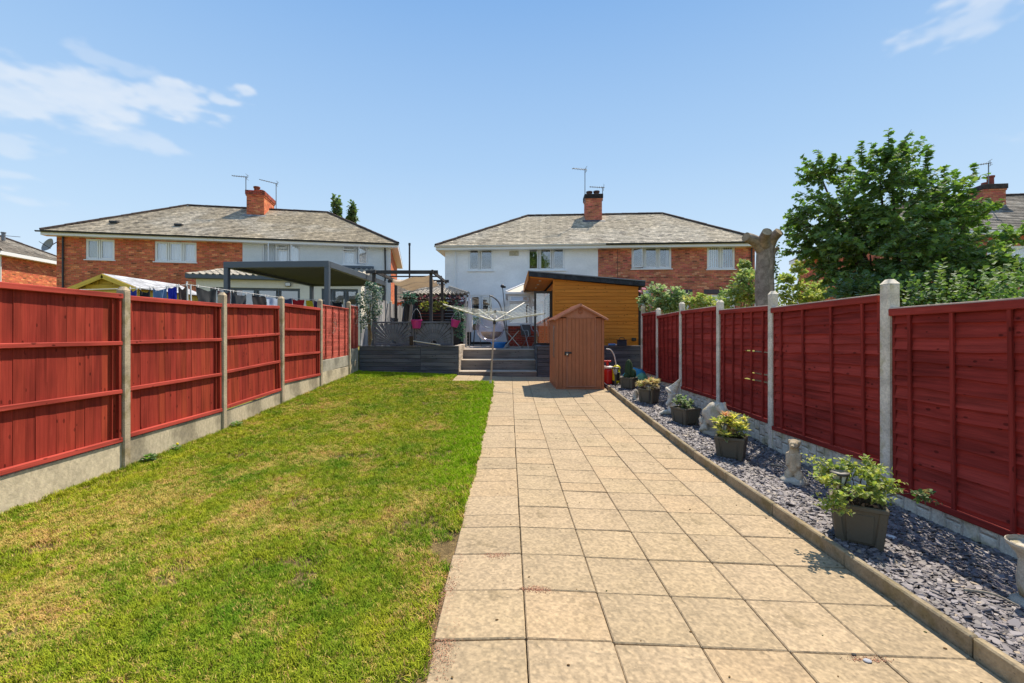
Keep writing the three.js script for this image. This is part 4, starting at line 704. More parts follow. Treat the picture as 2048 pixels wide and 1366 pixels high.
// ---------------------------------------------------------------- houses at the far left and far right, and roofs further off
{
  reseed(71);
  const mk = (name, label, A, B, D, ye, rise, brick, tone, seed, o = {}) => {
    const f = facade(A, B), L = f.L, ov = .38, t = thing(name, label, 'house', f.pos, f.turn, 'houses behind the garden');
    const wins = (o.wins || []); part('wall', wallGeo(0, L, BASE, ye, wins), brick, t); for (const w of wins) makeWindow(t, w, { lights: [0, .5, 1], curtain: [[.05, .95, netCurtain]] });
    part('side_wall', bx(0, .24, BASE, ye, -D, -.24, .002), brick, t); part('side_wall', bx(L - .24, L, BASE, ye, -D, -.24, .002), brick, t); part('rear_wall', bx(.24, L - .24, BASE, ye, -D, -D + .24, .002), brick, t);
    part('fascia', merge([bx(-ov, L + ov, ye - .19, ye - .01, ov - .03, ov, .003), bx(-ov, -ov + .03, ye - .19, ye - .01, -D - ov, ov - .04, .003), bx(L + ov - .03, L + ov, ye - .19, ye - .01, -D - ov, ov - .04, .003), bx(-ov, 0, ye - .21, ye - .19, -D, ov, .002), bx(L, L + ov, ye - .21, ye - .19, -D, ov, .002)]), upvc, t);
    const yr = ye + rise, i = o.inset ?? D / 2, c = { tone, seed, courses: 22, tw: .25 };
    const r = part('roof', mergeC([tileSlope([-ov, ye, ov], [L + ov, ye, ov], [i, yr, -D / 2], [L - i, yr, -D / 2], c), tileSlope([L + ov, ye, -D - ov], [-ov, ye, -D - ov], [L - i, yr, -D / 2], [i, yr, -D / 2], { ...c, courses: 12, tw: .5 }), tileSlope([-ov, ye, -D - ov], [-ov, ye, ov], [i, yr, -D / 2], [i, yr, -D / 2], c), tileSlope([L + ov, ye, ov], [L + ov, ye, -D - ov], [L - i, yr, -D / 2], [L - i, yr, -D / 2], c)]), tileMat, t);
    for (const q of [[[-ov, ye + .03, ov], [i, yr + .03, -D / 2]], [[L + ov, ye + .03, ov], [L - i, yr + .03, -D / 2]], [[i, yr + .03, -D / 2], [L - i, yr + .03, -D / 2]], [[L + ov, ye + .03, -D - ov], [L - i, yr + .03, -D / 2]]]) capTiles(r, q[0], q[1]);
    return { t, f, L, yr };
  };
  // far left: its sunlit gable side faces the garden
  const a = mk('brick_house', 'orange brick house cut off by the left edge of the picture', [-42, 23.0], [-28.3, 25.2], 5.0, 6.1, 1.9, brickOrange, [.34, .30, .25], 13, { inset: 3.6 });
  part('corner_pipe', bar([13.9, BASE, -.1], [13.9, 6.0, -.1], .045, 8), upvc, a.t);
  single('flue_pipe', 'short dark flue on the hip of the far left roof', 'flue', merge([bar([0, 0, 0], [0, .45, 0], .09, 10), bar([0, .45, 0], [0, .5, 0], .12, 10), bar([-.55, .35, 0], [1.0, .22, 0], .015, 4)]), dullMetal, [-30.0, 7.05, -27.0]);
  single('garage_wall', 'pale blue grey outbuilding in the gap at far left', 'outbuilding', merge([bx(-35.5, -27, .9, 4.4, -36, -33, .01), bx(-35.8, -26.8, 4.4, 4.55, -36.2, -32.8, .01)]), mat(lin(.32, .35, .42), { map: renderMap, roughness: .9 }));
  // far right, behind the maple
  const c = mk('brick_house', 'brick house with tall pots half hidden behind the maple tree', [16.9, 20.6], [32, 18.6], 7.6, 6.05, 2.55, brickBrown, [.25, .23, .20], 17, { wins: [[1.2, 4.3, 2.5, 5.4], [4.2, 4.3, 6, 5.4], [1.5, 1.8, 3.2, 3.2]] });
  const cz = -2.5, [c0] = c.f.hit(1951, 400, cz), [c1] = c.f.hit(2012, 400, cz), cyt = c.f.hit(1990, 368, cz)[1];
  const ch = chimney(c.t, [c0 + .35, c1, cz - .85, cz, 7.2, cyt], brickBrown, mat(lin(.10, .08, .075), { map: weatherMap, roughness: .9 }), [[c1 - .35, cz - .4, .52, .16], [c0 + .75, cz - .4, .2, .15]], mat(lin(.26, .07, .055), { roughness: .8 }));
  const w = new THREE.Vector3(c0 + .55, cyt - .2, cz + .02).applyAxisAngle(new THREE.Vector3(0, 1, 0), c.f.turn).add(new THREE.Vector3(...c.f.pos)).toArray();
  aerial('television aerial beside the tall chimney pots above the maple', w, 1.25, .65, c.f.turn - .3, .05, 7);
  // roofs across the street, seen through the gap between the pairs
  const g1 = mk('distant_house', 'distant house roof seen through the gap behind the beige canopy', [-9.4, 45], [-1, 44], 6.5, 4.6, 2.1, brickRed, [.30, .27, .23], 23, { inset: .2 });
  const g2 = mk('distant_house', 'small brick outbuilding with tiled roof beside the left pair', [-8.6, 33.5], [-6.4, 34], 4.2, 4.0, 1.5, brickOrange, [.33, .29, .23], 29, { inset: .2 });
  single('soil_pipe', 'black soil vent pipe rising beside the left pair roof', 'pipe', merge([bar([0, 1, 0], [0, 7.15, 0], .055, 8), bar([0, 7.15, 0], [0, 7.3, 0], .075, 8)]), blackPlastic, at(819, 560, 29).map((v, i) => (i === 1 ? 0 : v)));
}

// ---------------------------------------------------------------- raised deck, retaining walls, steps
const slateWood = [[.13, .14, .165], [.11, .12, .145], [.145, .15, .17], [.12, .128, .145]].map((c) => dull({ color: lin(...c), map: woodMap, bumpMap: woodBump, bumpScale: .004, roughness: .75 }));
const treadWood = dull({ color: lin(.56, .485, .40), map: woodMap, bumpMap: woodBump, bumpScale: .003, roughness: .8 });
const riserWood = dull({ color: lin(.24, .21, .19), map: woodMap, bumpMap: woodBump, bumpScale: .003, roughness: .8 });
const DY = 1.02, WD = 14.3;
{
  reseed(81);
  const wall = (name, label, x0, x1, split, yb, yt, d = WD) => {
    const t = thing(name, label, 'retaining wall', [0, 0, -d]);
    part('backing', bx(x0 + .01, x1 - .01, yb - .2, yt - .05, -.2, -.03, .004), slateWood[1], t);
    const n = Math.round((yt - yb - .04) / .118), h = (yt - yb - .03) / n, cuts = [x0, ...split, x1];
    for (let i = 0; i < n; i++) for (let c = 0; c < cuts.length - 1; c++) { const w = cuts[c + 1] - cuts[c] - .004; part('board', cbox(w, h - .007, .026, .005, 'x', R(), R() * 2), slateWood[(i * 2 + c * 3 + Math.floor(rr(0, 2))) % 4], t, [(cuts[c] + cuts[c + 1]) / 2, yb + (i + .5) * h + (c ? .01 : 0), -.014 + rr(-.003, .003)], [0, 0, rr(-.002, .002)]); }
    part('capping', cbox(x1 - x0 + .03, .028, .24, .006, 'x', R(), R()), slateWood[2], t, [(x0 + x1) / 2, yt - .012, -.1]);
    return t;
  };
  const lw = wall('retaining_wall', 'dark grey boarded retaining wall below the sunburst panels', -4.71, -1.6, [-2.78], .16, 1.18);
  const cheek = (t, x, s) => { for (let i = 0; i < 8; i++) part('side_board', cbox(.026, .118, 1.9, .005, 'z', R(), R()), s > 0 ? treadWood : slateWood[i % 4], t, [x + s * .014, .20 + i * .1235 + .03, -.99]); part('side_capping', cbox(.17, .028, 1.9, .006, 'z', R(), R()), s > 0 ? treadWood : slateWood[2], t, [x - s * .06, 1.168, -1.17 + .0]); };
  cheek(lw, -1.6, 1);
  const rw = wall('retaining_wall', 'dark grey boarded retaining wall beside and behind the brown shed', .9, 4.24, [1.35, 3.05], .16, 1.18); cheek(rw, .9, -1);
  const s = thing('garden_steps', 'three wide timber steps rising from the paving to the deck', 'steps', [0, 0, 0]);
  const X0 = -1.575, X1 = .875, nose = [[14.32, .375], [14.97, .70], [15.62, DY]]; let y0 = .17;
  nose.forEach(([d, y], i) => {
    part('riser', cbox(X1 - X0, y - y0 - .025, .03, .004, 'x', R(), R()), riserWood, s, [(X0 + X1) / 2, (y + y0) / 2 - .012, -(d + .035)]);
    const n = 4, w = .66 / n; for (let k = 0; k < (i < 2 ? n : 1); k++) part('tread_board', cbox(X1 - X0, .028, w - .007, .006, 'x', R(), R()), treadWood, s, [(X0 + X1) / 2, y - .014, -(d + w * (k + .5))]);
    y0 = y;
  });
  part('step_base', bx(X0, X1, .0, .34, -16.2, -14.4, .004), slateWood[1], s);
  const dk = thing('timber_deck', 'grey timber deck terrace in front of the white house', 'deck', [0, 0, 0]);
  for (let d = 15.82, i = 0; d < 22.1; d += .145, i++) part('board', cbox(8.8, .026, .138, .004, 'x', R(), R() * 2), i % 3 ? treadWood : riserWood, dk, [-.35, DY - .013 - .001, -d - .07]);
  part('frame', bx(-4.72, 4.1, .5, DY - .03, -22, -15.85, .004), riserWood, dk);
  part('frame', bx(-4.70, -1.62, .5, DY - .03, -15.8, -14.52, .004), riserWood, dk);
  part('frame', bx(.92, 4.1, .5, DY - .03, -15.8, -14.52, .004), riserWood, dk);
}

// ---------------------------------------------------------------- weathered boundary boards along the deck
{
  reseed(83);
  const f = thing('board_fence', 'weathered silver grey board fence between ivy and small tiled shelter', 'fence', [-4.74, DY - .05, 0]);
  const ms = [[.46, .47, .50], [.40, .41, .44], [.52, .53, .55], [.43, .42, .43]].map((c) => dull({ color: lin(...c), map: woodMap, bumpMap: woodBump, bumpScale: .004, roughness: .9 }));
  for (let d = 14.5, i = 0; d < 21.6; d += .24, i++) { const h = d < 15.6 ? 1.05 + .12 * (i % 3) : 1.78 + rr(-.07, .07); part('board', cbox(.022, h, .232, .004, 'y', R(), R() * 2), ms[i % 4], f, [rr(-.006, .006), h / 2, -d - .12], [0, rr(-.04, .04), rr(-.008, .008)]); }
  for (const y of [.35, 1.35]) part('rail', cbox(.05, .07, 6.0, .005, 'z', R(), R()), ms[3], f, [-.045, y, -18.6]);
  for (const d of [16.6, 18.6, 20.6]) part('post', concPost(2.1, .1), concA, f, [-.09, -.2, -d]);
}

// ---------------------------------------------------------------- brown plastic shed
{
  reseed(85);
  const ribMap = tex(256, 512, .5, 1, (u, v) => { const g = fbm(u * 50, v * 3, 50, 3, 3, 551), b = fbm(u * 6, v * 8, 6, 8, 3, 553); return gray(.86 + .14 * (g - .5) + .1 * (b - .5)); });
  const plastic = mat(lin(.56, .205, .098), { map: ribMap, roughness: .6 }), pale = mat(lin(.62, .26, .155), { map: ribMap, roughness: .6 }), fx = 1.185, W = 1.2, D = 1.5, d = 11.45, gy = .165;
  const t = thing('plastic_shed', 'small brown plastic apex shed with wood-grain walls on the paving', 'shed', [fx + .01, gy, -d], .02);
  const eh = 1.80, ah = 2.12, b = .06;
  part('base', bx(-.01, W + .01, 0, .05, -D, .01, .006), plastic, t);
  const board = (x0, x1, y0, y1, z0, z1) => bx(x0, x1, y0, y1, z0, z1, .008);
  // front: corner strips, ribbed boards; the door in the middle right
  part('corner_post', merge([board(-.005, .055, .05, eh, -.055, .012), board(W - .055, W + .005, .05, eh, -.055, .012)]), plastic, t);
  for (let i = 0; i < 2; i++) part('wall_board', board(.058 + i * .095, .150 + i * .095, .05, eh, -.03, 0), plastic, t);
  for (let i = 0; i < 1; i++) part('wall_board', board(W - .2, W - .058, .05, eh, -.03, 0), plastic, t);
  part('backing', bx(.05, W - .05, .05, eh, -.045, -.035, .002), plastic, t);
  const dx0 = .25, dx1 = W - .205, door = part('door', bx(dx0, dx1, .06, eh + .02, -.025, -.004, .004), plastic, t);
  part('door_frame', merge([bx(dx0, dx0 + .03, .06, eh + .02, -.004, .014, .005), bx(dx1 - .03, dx1, .06, eh + .02, -.004, .014, .005), bx(dx0 + .03, dx1 - .03, eh - .01, eh + .02, -.004, .014, .005), bx(dx0 + .03, dx1 - .03, .06, .09, -.004, .014, .005)]), pale, door);
  const nb = 7, bw = (dx1 - dx0 - .06) / nb; for (let i = 0; i < nb; i++) part('door_board', bx(dx0 + .03 + i * bw + .003, dx0 + .03 + (i + 1) * bw - .003, .09, eh - .012, -.006, .008, .005), plastic, door);
  const hb = part('handle', merge([bx(dx0 + .0, dx0 + .13, .90, .945, .012, .04, .008), bx(dx0 - .045, dx0 - .005, .86, .95, .005, .03, .006), bx(dx0 + .02, dx0 + .05, .83, .95, .012, .035, .006)]), blackPlastic, door);
  part('padlock', merge([bx(dx0 - .01, dx0 + .035, .865, .905, .04, .06, .006), (() => { const g = new THREE.TorusGeometry(.016, .004, 6, 12, Math.PI); g.translate(dx0 + .012, .905, .05); return uvBox(g); })()]), mat(lin(.75, .74, .70), { metalness: .9, roughness: .25 }), door);
  for (const y of [.28, 1.6]) part('hinge', bx(dx1 - .012, dx1 + .02, y, y + .11, .006, .022, .004), plastic, door);
  // sides and back
  for (let i = 0; i < 10; i++) { part('wall_board', board(0, .03, .05, eh, -.06 - (i + 1) * .138 + .004, -.06 - i * .138), plastic, t); part('wall_board', board(W - .03, W, .05, eh, -.06 - (i + 1) * .138 + .004, -.06 - i * .138), plastic, t); }
  part('rear_wall', bx(0, W, .05, eh, -D, -D + .03, .004), plastic, t); part('corner_post', board(-.005, .05, .05, eh, -D, -D + .055), plastic, t);
  part('side_window', bx(-.006, .0, .78, 1.62, -.62, -.46, .003), mat(lin(.20, .16, .13), { roughness: .2 }), t);
  // gable and roof
  const gab = (z) => tri([[[0, eh + .02, z], [W, eh + .02, z], [W / 2, ah - .04, z]]]);
  const fg = new THREE.ExtrudeGeometry(new THREE.Shape([new THREE.Vector2(-.03, eh + .022), new THREE.Vector2(W + .03, eh + .022), new THREE.Vector2(W / 2, ah - .02)]), { depth: .03, bevelEnabled: true, bevelSize: .006, bevelThickness: .006, bevelSegments: 1 }); part('gable', norm(fg), pale, t, [0, 0, -.02]);
  const bg = norm(new THREE.ExtrudeGeometry(new THREE.Shape([new THREE.Vector2(0, eh), new THREE.Vector2(W, eh), new THREE.Vector2(W / 2, ah - .03)]), { depth: .03, bevelEnabled: false })); part('gable', bg, plastic, t, [0, 0, -D]);
  part('vent', (() => { const g = new THREE.TorusGeometry(.05, .014, 8, 20); return uvBox(g); })(), plastic, t, [W / 2, eh + .16, .022]); part('vent_grille', merge([0, 1, 2].map((i) => bx(-.045, .045, -.03 + i * .028, -.014 + i * .028, -.004, .006, .002))), plastic, t, [W / 2, eh + .155, .016]);
  const half = W / 2 + .09, an = Math.atan((ah - eh) / (W / 2)), sl = half / Math.cos(an);
  for (const s of [-1, 1]) {
    const g = cbox(sl, .03, D + .16, .008, 'z', R(), R()); const r = part('roof_panel', g, pale, t, [W / 2 + s * half / 2, ah - Math.tan(an) * half / 2 + .008, -D / 2 + .03], [0, 0, -s * an]);
    for (let k = 0; k < 5; k++) part('roof_rib', cbox(sl - .02, .014, .03, .004), pale, r, [0, .02, -D / 2 + .05 + k * (D - .05) / 4]);
    part('barge_edge', cbox(sl, .05, .025, .006), pale, r, [0, -.012, D / 2 + .075]);
  }
  part('ridge_cap', bar([W / 2, ah + .012, .11], [W / 2, ah + .012, -D - .04], .03, 8), pale, t);
}

// ---------------------------------------------------------------- timber garden room
const orangeWood = [[.74, .275, .045], [.70, .255, .040], [.76, .29, .050], [.72, .265, .044]].map((c) => dull({ color: lin(...c), map: woodSoft, bumpMap: woodBump, bumpScale: .002, roughness: .6 }));
const roofFelt = mat(lin(.06, .07, .085), { map: weatherMap, bumpMap: grainBump, bumpScale: .003, roughness: .85 });
{
  reseed(87);
  const d = 14.95, P = (px, py) => at(px, py, d), x0 = P(1108, 0)[0], x1 = P(1278, 0)[0], yb = 1.14, ytl = P(0, 558)[1], ytr = P(0, 574)[1], D = 4.4;
  const t = thing('garden_room', 'honey coloured timber garden room with sloping dark felt roof', 'garden room', [0, 0, -d]);
  part('frame', merge([bx(x0 + .03, x1 - .03, yb, ytr - .02, -.12, -.03, .004), bx(x1 - .1, x1 - .01, yb, ytr, -D, -.12, .004), bx(x0 + .03, x1 - .1, yb, ytr, -D, -D + .08, .004)]), orangeWood[1], t);
  const bh = .118; for (let i = 0, y = yb; y < ytl; i++, y += bh) { const y1 = Math.min(y + bh - .006, ytl); if (y1 - y < .03) continue; const om = orangeWood[Math.floor(rr(0, 4))]; if (y1 <= ytr) { part('cladding_board', cbox(x1 - x0, y1 - y, .03, .007, 'x', R(), R() * 2), om, t, [(x0 + x1) / 2, (y + y1) / 2, -.012]); continue; }
    const xa = (yy) => clamp(lerp(x0, x1, (ytl - yy) / (ytl - ytr)), x0, x1), e = [[x0, y], [xa(y), y]]; if (y < ytr) e.push([x1, ytr]); e.push([xa(y1), y1], [x0, y1]); const g = new THREE.ExtrudeGeometry(new THREE.Shape(e.map((p) => new THREE.Vector2(...p))), { depth: .02, bevelEnabled: true, bevelSize: .001, bevelThickness: .005, bevelSegments: 1 }); part('cladding_board', uvBox(norm(g), 'x', R(), R() * 2), om, t, [0, 0, -.022]); }
  part('corner_trim', bx(x1 - .02, x1 + .055, yb, ytr, -.1, .02, .005), mat(lin(.035, .032, .032), { roughness: .7 }), t);
  part('corner_trim', bx(x0 - .03, x0 + .02, yb, ytl, -.1, .012, .005), orangeWood[2], t);
  // roof: slopes down to the right, deep overhang on the left over the doors
  const rx0 = P(1057, 0)[0], rx1 = P(1288, 0)[0], ry0 = at(1057, 542, d - .12)[1], ry1 = at(1288, 562, d - .12)[1], th = .17;
  const slab = (a, b, ya, yb2, z0, z1, h) => { const f = [[[a, ya - h, z1], [b, yb2 - h, z1], [b, yb2, z1], [a, ya, z1]], [[b, yb2 - h, z0], [a, ya - h, z0], [a, ya, z0], [b, yb2, z0]], [[a, ya, z1], [b, yb2, z1], [b, yb2, z0], [a, ya, z0]], [[a, ya - h, z0], [b, yb2 - h, z0], [b, yb2 - h, z1], [a, ya - h, z1]], [[a, ya - h, z0], [a, ya - h, z1], [a, ya, z1], [a, ya, z0]], [[b, yb2 - h, z1], [b, yb2 - h, z0], [b, yb2, z0], [b, yb2, z1]]]; return uvBox(tri(f), 'x', R(), R()); };
  part('roof', slab(rx0, rx1, ry0, ry1, -D - .12, .14, th), roofFelt, t);
  part('roof_trim', slab(rx0 - .012, rx1 + .012, ry0 + .014, ry1 + .014, .142, .165, .03), mat(lin(.20, .22, .25), { roughness: .5 }), t);
  const k = (ry1 - ry0) / (rx1 - rx0), so = part('soffit', slab(rx0 + .03, x0 - .03, ry0 - th - .004 + k * .03, ry0 - th - .004 + k * (x0 - rx0), -D, .1, .03), orangeWood[3], t);
  part('fascia_board', bx(rx0 - .022, rx0 - .002, ry0 - .30, ry0 - .01, -D - .1, .13, .004, 'z'), orangeWood[1], t);
  for (const z of [-.5, -1.7, -2.9]) part('downlight', (() => { const g = new THREE.CylinderGeometry(.045, .045, .02, 16); return uvBox(g); })(), mat(lin(.7, .7, .68), { roughness: .3 }), so, [rx0 + .42, ry0 - th - .045 + k * .42, z]);
  // left side: dark door frames, one leaf folded open
  const dm = mat(lin(.03, .028, .028), { roughness: .45 });
  const door = (x, z0, z1, yb2, yt) => merge([bx(x - .03, x + .03, yb2, yt, z1 - .07, z1, .004), bx(x - .03, x + .03, yb2, yt, z0, z0 + .07, .004), bx(x - .03, x + .03, yt - .08, yt, z0 + .07, z1 - .07, .004), bx(x - .03, x + .03, yb2, yb2 + .1, z0 + .07, z1 - .07, .004)]);
  const yt = ytl - .32;
  part('wall_infill', merge([bx(x0, x0 + .05, yt, ytl - .1, -D, -.12, .003), bx(x0, x0 + .05, yb, yt, -.55, -.12, .003), bx(x0, x0 + .05, yb, yt, -D, -D + .4, .003)]), orangeWood[0], t);
  for (const [a, b] of [[-2.2, -.58], [-3.95, -2.25]]) { const p = part('door', door(x0 + .01, a, b, yb + .02, yt), dm, t); part('pane', bx(x0 + .005, x0 + .015, yb + .12, yt - .08, a + .07, b - .07, .001), glass, p); }
  const lx = x0 - .62, leaf = part('door', merge([bx(lx, lx + .075, yb, yt - .02, -.66, -.60, .004), bx(x0 - .09, x0 - .02, yb, yt - .02, -.66, -.60, .004), bx(lx + .075, x0 - .09, yt - .1, yt - .02, -.66, -.60, .004), bx(lx + .075, x0 - .09, yb, yb + .1, -.66, -.60, .004)]), dm, t);
  part('pane', bx(lx + .07, x0 - .085, yb + .1, yt - .1, -.635, -.625, .001), glass, leaf);
  part('door_handle', merge([bar([lx + .03, 2.15, -.595], [lx + .03, 2.15, -.55], .01, 6), bar([lx + .03, 2.15, -.55], [lx + .12, 2.15, -.55], .01, 6)]), steel, leaf);
}

// ---------------------------------------------------------------- conservatory
{
  reseed(89);
  const t = thing('conservatory', 'white framed conservatory with pale roof on low red brick wall', 'conservatory', [0, 0, 0]);
  const d = 19.3, x0 = at(1016, 0, d)[0], x1 = 3.4, yb = DY, ysill = at(0, 652, d)[1], yt = at(0, 589, d)[1], D = 3.0;
  part('brick_base', merge([bx(x0, x1, yb, ysill, -d - .22, -d, .003), bx(x0, x0 + .22, yb, ysill, -d - D, -d - .22, .003)]), brickRed, t);
  part('sill', merge([bx(x0 - .05, x1, ysill, ysill + .06, -d - .2, -d + .06, .006), bx(x0 - .05, x0 + .2, ysill, ysill + .06, -d - D, -d - .21, .006)]), upvc, t);
  const w = .95, ytr = yt - (yt - ysill) * .30;
  for (let i = 0; i < 3; i++) {
    const a = x0 + i * w, b = a + w, s = ysill + .06;
    const fr = part('window', merge([bx(a, a + .075, s, yt, -d - .07, -d, .005), bx(b - .07, b - .001, s, yt, -d - .07, -d, .005), bx(a + .075, b - .07, s, s + .07, -d - .07, -d - .001, .005), bx(a + .075, b - .07, ytr, ytr + .08, -d - .07, -d - .001, .005), bx(a + .075, b - .07, yt - .07, yt, -d - .07, -d - .001, .005)]), upvc, t);
    part('pane', bx(a + .07, b - .065, s + .06, ytr, -d - .04, -d - .03, .001), glass, fr);
    const tilt = i === 0 ? -.35 : 0, wh = yt - ytr - .16; const sash = merge([bx(0, w - .16, -.045, 0, -.02, .02, .004), bx(0, w - .16, -wh, -wh + .045, -.02, .02, .004), bx(0, .045, -wh + .045, -.045, -.02, .02, .004), bx(w - .205, w - .16, -wh + .045, -.045, -.02, .02, .004)]);
    part('top_sash', sash, upvc, fr, [a + .08, yt - .075, -d + .012], [tilt, 0, 0]); const pg = bx(.04, w - .2, -wh + .04, -.04, -.004, .004, .001); part('pane', pg, glass, fr, [a + .08, yt - .075, -d + .012], [tilt, 0, 0]);
    if (i < 2) part('blind', bx(a + .09, b - .08, s + (i ? .9 : .1), ytr - .02, -d - .14, -d - .13, .002), i ? netCurtain : mat(lin(.48, .47, .44), { roughness: 1 }), fr);
  }
  for (let i = 0; i < 3; i++) { const a = -d - D + i * .95, fr = part('window', merge([bx(x0, x0 + .07, ysill + .06, yt, a, a + .07, .004), bx(x0, x0 + .07, ytr, ytr + .08, a + .07, a + .9, .004), bx(x0, x0 + .07, ysill + .06, ysill + .13, a + .07, a + .9, .004)]), upvc, t); part('pane', bx(x0 + .03, x0 + .04, ysill + .13, ytr, a + .07, a + .9, .001), glass, fr); }
  part('gutter', merge([bx(x0 - .12, x1, yt, yt + .1, -d - .06, -d + .1, .01), bx(x0 - .12, x0 + .05, yt, yt + .1, -d - D, -d - .07, .01)]), upvc, t);
  const ry = yt + .95, f = [[[x0 - .1, yt + .1, -d + .08], [x1, yt + .1, -d + .08], [x1, ry, -d - 1.7], [x0 + 1.5, ry, -d - 1.7]], [[x0 - .1, yt + .1, -d - D], [x0 - .1, yt + .1, -d + .08], [x0 + 1.5, ry, -d - 1.7], [x0 + 1.5, ry, -d - D]]];
  const poly = new THREE.MeshPhysicalMaterial({ color: lin(.72, .66, .54), roughness: .6, transmission: .3, thickness: 0, side: THREE.DoubleSide }); const rf = part('roof', uvBox(tri(f)), poly, t);
  part('hip_bar', beam([x0 - .1, yt + .12, -d + .08], [x0 + 1.5, ry + .02, -d - 1.7], .06, .05), upvc, rf); for (let i = 1; i < 4; i++) part('glazing_bar', beam([x0 + i * .7, yt + .12, -d + .07], [x0 + Math.max(1.5, i * .7), ry + .02, -d - 1.7], .05, .04), upvc, rf);
}

// ---------------------------------------------------------------- dark timber pergola with a beige canopy
const darkWood = dull({ color: lin(.085, .08, .08), map: woodMap, bumpMap: woodBump, bumpScale: .003, roughness: .75 });
{
  reseed(91);
  const t = thing('timber_pergola', 'dark timber pergola on the deck carrying the beige canopy', 'pergola', [0, DY, 0]);
  const fd = 15.5, bd = 18.3, yt = at(0, 541, fd)[1] - DY, xl = -4.6, xr = at(862, 0, fd)[0];
  for (const [x, d] of [[xl, fd], [xr, fd], [xl + .05, bd], [xr - .03, bd]]) part('post', cbox(.1, yt - .02, .1, .006, 'y', R(), R()), darkWood, t, [x, (yt - .02) / 2, -d]);
  for (const d of [fd, bd]) part('cross_beam', cbox(xr - xl + .5, .11, .06, .006, 'x', R(), R()), darkWood, t, [(xl + xr) / 2, yt - .06, -d + .082]);
  for (const x of [xl, xr]) part('side_beam', cbox(.06, .11, bd - fd + .6, .006, 'z', R(), R()), darkWood, t, [x + .083, yt - .06 + .0, -(fd + bd) / 2 - .05]);
  for (let i = 1; i < 3; i++) part('rafter', cbox(xr - xl + .2, .05, .045, .004, 'x', R(), R()), darkWood, t, [(xl + xr) / 2, yt + .027, -lerp(fd, bd, i / 3)]);
  const n = 26, m = 18, pos = [], idx = [], uv = [];
  for (let j = 0; j <= n; j++) for (let i = 0; i <= m; i++) { const a = i / m, b = j / n, sag = .34 * Math.abs(Math.sin(b * Math.PI * 3)) ** .8 * (.7 + .3 * Math.sin(a * 3 + 1)) + .04 * Math.sin(a * 9); pos.push(lerp(xl + .55, xr - .12, a), yt - .1 - sag - (b < .02 ? .28 * (1 - a) : 0), -lerp(fd + .3, bd - .1, b)); uv.push(a * 2, b * 3); }
  for (let j = 0; j < n; j++) for (let i = 0; i < m; i++) { const a = j * (m + 1) + i; idx.push(a, a + 1, a + m + 1, a + 1, a + m + 2, a + m + 1); }
  const g = new THREE.BufferGeometry(); g.setAttribute('position', new THREE.Float32BufferAttribute(pos, 3)); g.setAttribute('uv', new THREE.Float32BufferAttribute(uv, 2)); g.setIndex(idx); g.computeVertexNormals();
  single('fabric_canopy', 'beige fabric canopy slung in waves under the dark pergola', 'canopy', g, new THREE.MeshPhysicalMaterial({ color: lin(.44, .335, .225), roughness: 1, transmission: .3, thickness: 0, side: THREE.DoubleSide }), [0, DY, 0]);
}

// ---------------------------------------------------------------- small hipped shelter with wavy tiles and hanging flowers
{
  reseed(93);
  const t = thing('garden_shelter', 'open garden shelter with hipped wavy tile roof beside white house', 'shelter', [0, DY, 0]);
  const fd = 18.6, xl = at(806, 0, fd)[0], xr = at(936, 0, fd)[0], ye = at(0, 588, fd)[1] - DY, W = xr - xl, run = 1.35, rise = .38;
  const pale = mat(lin(.50, .47, .42), { map: weatherMap, roughness: .9 });
  const rf = part('roof', pantiles(0, W, run, rise, .165, 5, 1.05, .95), mat(lin(.52, .48, .42), { map: weatherMap, roughness: .9 }), t, [xl, ye, -fd - run]);
  const side = tri([[[0, 0, 0], [0, 0, run], [1.05, rise, 0]], [[W, 0, run], [W, 0, 0], [W - .95, rise, 0]], [[W, 0, 0], [0, 0, 0], [1.05, rise, 0], [W - .95, rise, 0]]]); side.translate(0, -.03, 0); part('roof_side', uvBox(side), pale, rf);
  for (const s of [0, 1]) for (let i = 0; i < 9; i++) { const k = i / 9, a = s ? [W - .95 * k, rise * k + .05, run * (1 - k)] : [1.05 * k, rise * k + .05, run * (1 - k)], k2 = (i + .9) / 9, b = s ? [W - .95 * k2, rise * k2 + .05, run * (1 - k2)] : [1.05 * k2, rise * k2 + .05, run * (1 - k2)]; part('hip_tile', bar(a, b, .055, 8, .045), pale, rf); }
  part('eaves_beam', bx(xl + .05, xr - .05, ye - .14, ye - .03, -fd - .1, -fd - .03, .004, 'x'), darkWood, t);
  for (const [x, d, m] of [[xl + .1, fd + .08, darkWood], [xr - .12, fd + .08, mat(lin(.52, .52, .52), { map: woodMap, roughness: .8 })], [xl + .1, fd + 2.2, darkWood], [xr - .12, fd + 2.2, darkWood]]) part('post', cbox(.13, ye - .05, .13, .008, 'y', R(), R()), m, t, [x, (ye - .05) / 2, -d]);
  const back = []; for (let i = 0; i < 14; i++) part('back_board', cbox(W - .3, .135, .02, .004, 'x', R(), R()), i % 2 ? darkWood : mat(lin(.075, .05, .04), { map: woodMap, roughness: .85 }), t, [(xl + xr) / 2, .1 + i * .142, -fd - 2.25]);
  for (let i = 0; i < 9; i++) part('side_board', cbox(.02, ye - .15, .235, .004, 'y', R(), R()), i % 2 ? darkWood : slateWood[1], t, [xl + .03, (ye - .15) / 2, -fd - .2 - i * .24]);
  part('bar_counter', merge([bx(xl + .4, xr - .5, 0, .95, -fd - 1.6, -fd - 1.1, .01), bx(xl + .3, xr - .4, .95, 1.0, -fd - 1.7, -fd - .95, .008)]), darkWood, t);
}

